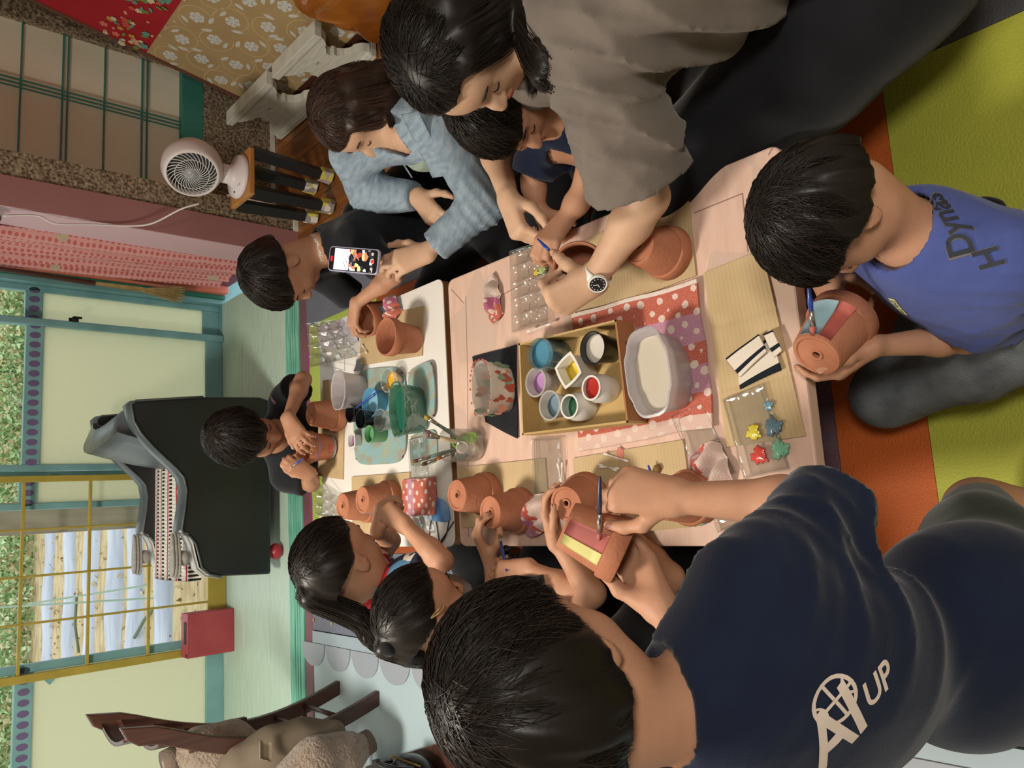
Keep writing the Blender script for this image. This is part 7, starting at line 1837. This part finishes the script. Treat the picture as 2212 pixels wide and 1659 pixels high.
# ---- girl with the ponytail
def patchwork():
    m, N, L, b = nodes_mat('patchwork_print_cotton', .9)
    tc = N.new('ShaderNodeTexCoord'); nz = N.new('ShaderNodeTexNoise'); nz.inputs['Scale'].default_value = 16; L.new(tc.outputs['Object'], nz.inputs['Vector'])
    ad = N.new('ShaderNodeMixRGB'); ad.blend_type = 'ADD'; ad.inputs[0].default_value = .06; L.new(tc.outputs['Object'], ad.inputs[1]); L.new(nz.outputs['Color'], ad.inputs[2])
    v = N.new('ShaderNodeTexVoronoi'); v.inputs['Scale'].default_value = 20; L.new(ad.outputs[0], v.inputs['Vector'])
    s = N.new('ShaderNodeSeparateColor'); L.new(v.outputs['Color'], s.inputs[0])
    r = N.new('ShaderNodeValToRGB'); r.color_ramp.interpolation = 'CONSTANT'; e = r.color_ramp.elements
    e[0].color = (*lin('23263a'), 1); e[1].position = .45; e[1].color = (*lin('cfc8c0'), 1)
    for p_, cc in ((.72, 'b03038'), (.84, '4f7896'), (.94, '4c7a58')): q = e.new(p_); q.color = (*lin(cc), 1)
    L.new(s.outputs[0], r.inputs[0]); L.new(r.outputs[0], b.inputs['Base Color']); return m
def pony_girl():
    C = PD(738, 1215, 1.72); N = PD(788, 1278, 1.76); s = .66
    Pv = V(-.30, 1.62, .14); Rs = N + V(.03, -.11, -.05); Ls = N + V(-.02, .12, -.05)
    Re = PD(955, 1212, 1.66); Rw = PD(872, 1132, 1.72); Le = N + V(.1, .14, -.16); Lw = PD(815, 1150, 1.86)
    arms = dict(R=dict(e=Re, w=Rw, hd=PD(828, 1100, 1.75) - Rw, hn=nrm(V(-.1, -.3, .9)), c=[(45, 55, 32), (50, 58, 34), (52, 60, 34), (54, 60, 34)], t=TH_OPP, hs=.68, sl=.7),
                L=dict(e=Le, w=Lw, hd=V(.6, .0, -.1), hn=V(0, .3, 1), c=CURL, t=TH_OPP, hs=.68, sl=.7))
    legs = dict(R=dict(k=V(-.10, 1.50, .09), a=V(-.26, 1.5, .06), t=V(-.2, 1.56, .05)), L=dict(k=V(-.12, 1.84, .09), a=V(-.3, 1.72, .06), t=V(-.26, 1.66, .05)))
    b, loc, I = person('girl with a long black ponytail in a colourful printed tee beside the white table', s, (C, V(.66, .20, -.66), (.2, 0, 1), .87), N, Pv, Ls, Rs, arms, legs,
                       dict(m=patchwork(), e=.02, se=.024, hem=.1, skirt=.03, nr=.054, seed=37), dict(m=M_BLKP, len=1.85, e=.03), 'a', h=.005, face=True)
    f = Field(); f.cone(N - I['u'] * .006, N + I['u'] * .014, .058, .054, .01); f.carve_cone(N - I['u'] * .1, N + I['u'] * .1, .046, .05, .006); f.mesh('red_collar', .005, cotton('red_rib', 'a8242c', 'b02c34'), b, loc)
    A = I['A']; g = lambda x, y, z: C + A @ (.87 * V(x, y, z))
    gl = [([g(.0, -.10, .03), g(-.0, -.125, .02), PD(775, 1335, 1.66), PD(800, 1375, 1.66), PD(840, 1418, 1.68)], [.026, .022, .026, .022, .004])]
    hair_cap(C, A, .87, line_fn(.40, .15, -.25, -.55), 'hair', HAIRB, b, loc, .014, (.0, -.85, .45), 3000, 81, .0045, guides=gl, gext=520, mess=.6)
    return b, loc, I
PONY = pony_girl()

# ---- girl with the hair clip
def clip_girl():
    C = PD(920, 1325, 1.54); N = PD(1005, 1365, 1.56); s = .66
    Pv = V(-.36, 1.16, .14); Rs = N + V(.05, -.11, -.05); Ls = N + V(.0, .12, -.05)
    Re = PD(1240, 1275, 1.48); Rw = PD(1142, 1228, 1.54); Le = PD(1080, 1300, 1.66); Lw = PD(1058, 1205, 1.66)
    arms = dict(R=dict(e=Re, w=Rw, hd=PD(1088, 1238, 1.55) - Rw, hn=nrm(V(-.3, -.3, .9)), c=[(42, 58, 34), (48, 60, 34), (54, 62, 34), (58, 62, 34)], t=TH_OPP, hs=.68, sl=.6),
                L=dict(e=Le, w=Lw, hd=PD(1030, 1152, 1.65) - Lw, hn=nrm(V(-.5, .4, .7)), c=[(36, 44, 26), (40, 46, 28), (44, 48, 28), (46, 48, 28)], t=TH_OPP, hs=.68, sl=.6))
    legs = dict(R=dict(k=V(-.14, 1.06, .10), a=V(-.30, 1.05, .06), t=V(-.22, 1.1, .05)), L=dict(k=V(-.12, 1.36, .10), a=V(-.30, 1.26, .06), t=V(-.24, 1.2, .05)))
    b, loc, I = person('girl with a small bun and gold hair clip painting beside the pink table', s, (C, V(.66, -.05, -.70), (.2, .1, 1), .83), N, Pv, Ls, Rs, arms, legs,
                       dict(m=M_BLKP, e=.02, se=.026, hem=.1, skirt=.03, nr=.056, seed=43), dict(m=M_BLKP, len=1.85, e=.03), 'a', h=.005, face=True)
    A = I['A']; g = lambda x, y, z: C + A @ (.83 * V(x, y, z))
    gl = [([g(.0, -.10, .03), g(0, -.125, .03), PD(893, 1418, 1.50), PD(925, 1432, 1.51)], [.022, .016, .02, .010])]
    hair_cap(C, A, .83, line_fn(.55, .3, -.22, -.5), 'hair', HAIRB, b, loc, .014, (.0, -.9, .35), 3000, 91, .0045, guides=gl, gext=300, mess=.5)
    f = Field(); q = g(0, -.118, .03); f.cone(q - A[:, 0] * .012, q + A[:, 0] * .012, .018, .018, .005); f.mesh('hair_tie', .004, M_SOCKB, b, loc)
    MB().tube(smooth_path([PD(930, 1336, 1.462), PD(945, 1318, 1.463), PD(957, 1308, 1.468), PD(957, 1315, 1.466), PD(943, 1328, 1.461), PD(930, 1336, 1.462)], 20) - loc, .0016, 6, cap=False).build('hair_clip', mat('gold_clip', 'b59a6c', .3, metal=.8), b, smooth=True)
    brush(PD(1077, 1146, 1.64), PD(1094, 1235, 1.53), 'blue brush with yellow tip held by the girl with the hair clip', M_HBLUE, P_Y, r_=.0032)
    return b, loc, I
CLIP = clip_girl()

# ---- child hidden behind the big boy
def hidden_kid():
    C = PD(1130, 1440, 1.32); N = PD(1215, 1440, 1.36); s = .64
    Pv = V(-.42, .90, .15); Rs = N + V(.03, -.10, -.05); Ls = N + V(.0, .12, -.05)
    Re = PD(1450, 1245, 1.42); Rw = PD(1320, 1120, 1.46); Le = PD(1282, 1282, 1.44); Lw = PD(1202, 1172, 1.48)
    arms = dict(R=dict(e=Re, w=Rw, hd=PD(1275, 1085, 1.48) - Rw, hn=nrm(V(-.1, -.9, .4)), c=[(25, 35, 22)] * 4, t=TH_OUT, hs=.68, sl=.7),
                L=dict(e=Le, w=Lw, hd=PD(1186, 1095, 1.49) - Lw, hn=nrm(V(-.3, .9, .3)), c=[(20, 34, 24)] * 4, t=((.65, .6, -.4), (.85, .3, -.4), (.95, .1, -.3)), hs=.68, sl=.7))
    legs = dict(R=dict(k=V(-.16, .80, .10), a=V(-.34, .82, .06), t=V(-.28, .86, .05)), L=dict(k=V(-.16, 1.02, .10), a=V(-.34, .98, .06), t=V(-.28, .94, .05)))
    b, loc, I = person('child in dark clothes mostly hidden behind the big boy, holding a pot', s, (C, V(.7, .1, -.66), (.2, 0, 1), .80), N, Pv, Ls, Rs, arms, legs,
                       dict(m=M_BLKP, e=.02, se=.026, hem=.1, skirt=.03, nr=.064, seed=47), dict(m=cotton('navy_shorts', '171d2c', '1c2334'), len=.9, e=.03), 'a', h=.0055)
    hair_cap(C, I['A'], .80, line_fn(.2, .1, -.3, -.6), 'hair', HAIRB, b, loc, .015, (.0, -.4, .9), 400, 95, .0055)
    bp = PD(1222, 1088, 1.44); axp = nrm(PD(1262, 1072, 1.50) - bp)
    pot(bp, axp, 'plain pot held in the hidden child\'s hands behind the striped pot', .93)
    return b, loc, I
HIDDEN = hidden_kid()
# ================================================================ coats on the chair and odds and ends
M_FLEECE = mat('beige_fleece', '9a8a7c', 0.95, '86776a', 30, bump=0.9, bscale=120, sheen=0.3); M_KHAKI = mat('khaki_cotton', '75695a', 0.85, '6a5f50', 10); M_RIB = mat('ribbed_cuff', '6e6055', 0.9, bump=0.5, bscale=200)
def coat(name, label, chain, rs, m, seed, extra=()):
    pts = [PY(x, y, Y) for x, y, Y in chain]; c = np.mean(pts, 0)
    f = Field(); f.chain(pts, rs, .05)
    for x, y, Y, r_ in extra: f.ell(PY(x, y, Y), np.eye(3), V(r_, r_, r_), .05)
    f.disp = fold_disp(0, (), seed, .004, pts[-1] - pts[0], .018, 20)
    o = f.mesh(name, .007, m, None, c); o.location = c
    return tag(o, label, 'coat'), c
o, c = coat('fleece_jacket', 'beige fleece jacket hanging over the ladder back chair, cuff towards the window', [(375, 1640, 2.62), (430, 1615, 2.62), (500, 1600, 2.60), (520, 1640, 2.58), (480, 1690, 2.58)], [.03, .05, .055, .07, .08], M_FLEECE, 3)
MB().tube([PY(352, 1650, 2.62) - c, PY(388, 1634, 2.62) - c], [.036, .04], 14).build('ribbed_cuff', M_RIB, o, smooth=True)
o, c = coat('khaki_coat', 'khaki belted coat bundled on the seat of the ladder back chair', [(520, 1650, 2.50), (590, 1620, 2.47), (650, 1600, 2.45), (720, 1585, 2.43)], [.06, .06, .055, .04], M_KHAKI, 5)
P = np.array([[PY(560 + 60 * t, 1600 + 40 * w + 14 * t, 2.40 - .02 * w) - c for w in np.linspace(0, 1, 6)] for t in np.linspace(0, .4, 4)])
MB().sheet(P, .006).build('belt', mat('khaki_belt', '82755f', .8), o, smooth=True)
o, c = coat('fleece_coat', 'thick beige fleece coat with ribbed cuff in front of the khaki coat', [(650, 1690, 2.36), (680, 1650, 2.36), (740, 1635, 2.36), (780, 1612, 2.36)], [.08, .07, .055, .04], M_FLEECE, 9)
MB().tube([PY(770, 1618, 2.36) - c, PY(800, 1600, 2.36) - c], [.042, .038], 14).build('ribbed_cuff', M_RIB, o, smooth=True)
# dark bench and bag at the lower left edge
bn = thing('low_bench', 'dark brown low bench at the left edge behind the big boy', 'bench', (-1.0, 2.25, 0))
a = PZ(770, 1662, .05); b_ = PZ(960, 1600, .05); d = nrm(b_ - a); nn_ = V(-1, 0, 0)
poly = [a + d * .06, b_ + d * .3, b_ + d * .3 + nn_ * .3, a + d * .06 + nn_ * .3]
MB().prism([(p - V(-1.0, 2.25, 0))[:2] for p in poly], .02, .05).build('bench_top', M_DARKW, bn, bevel=.004)
for p in poly: MB().box((p * .96 + .04 * np.mean(poly, 0) - V(-1.0, 2.25, 0)) * V(1, 1, 0) + V(0, 0, .011), (.03, .03, .022)).build('bench_foot', M_DARKW, bn)
bc = PZ(930, 1672, .05)
bg = thing('handbag', 'black handbag with a gold zip on the dark bench', 'bag', tuple(bc))
f = Field(); f.ell(bc + V(0, 0, .06), np.eye(3), V(.07, .11, .06), .02); f.mesh('bag_body', .006, M_BLACKP, bg, bc)
MB().tube(smooth_path([bc + V(.05, .06, .10), bc + V(.06, .04, .15), bc + V(.06, -.04, .15), bc + V(.05, -.06, .10)], 16) - bc, .008, 8).build('bag_handle', M_BLACKP, bg, smooth=True)
MB().tube([bc + V(.06, .08, .09) - bc, bc + V(.06, -.08, .09) - bc], .0025, 6).build('zip', mat('gold_zip', 'b8a050', .3, metal=.8), bg)
# metal dish at the lower edge
dp = PZ(1850, 1690, .003)
ds = thing('metal_dish', 'round silver dish on the pale blue mat behind the big boy', 'dish', tuple(dp))
MB().lathe([(0, .002), (.05, .002), (.062, .02), (.068, .022), (.069, .019), (.063, .0), (0, 0)], 40).build('dish_body', mat('steel_dish', 'b9bcc2', .25, metal=.7), ds, smooth=True)
# black charm on a cord near the clip girl's brush
cp2 = PD(1093, 1188, 1.66)
cm = thing('round_charm', 'black round charm on a thin cord beside the pink table', 'charm', tuple(cp2))
MB().lathe([(0, .003), (.009, .002), (.010, 0), (.009, -.002), (0, -.003)], 20, R=frame(_O - cp2)).build('disc', M_BLACKP, cm, smooth=True)
MB().tube([V(0, 0, 0), PD(1104, 1196, 1.67) - cp2, PD(1112, 1206, 1.68) - cp2], .001, 5).build('cord', M_BLACKP, cm)
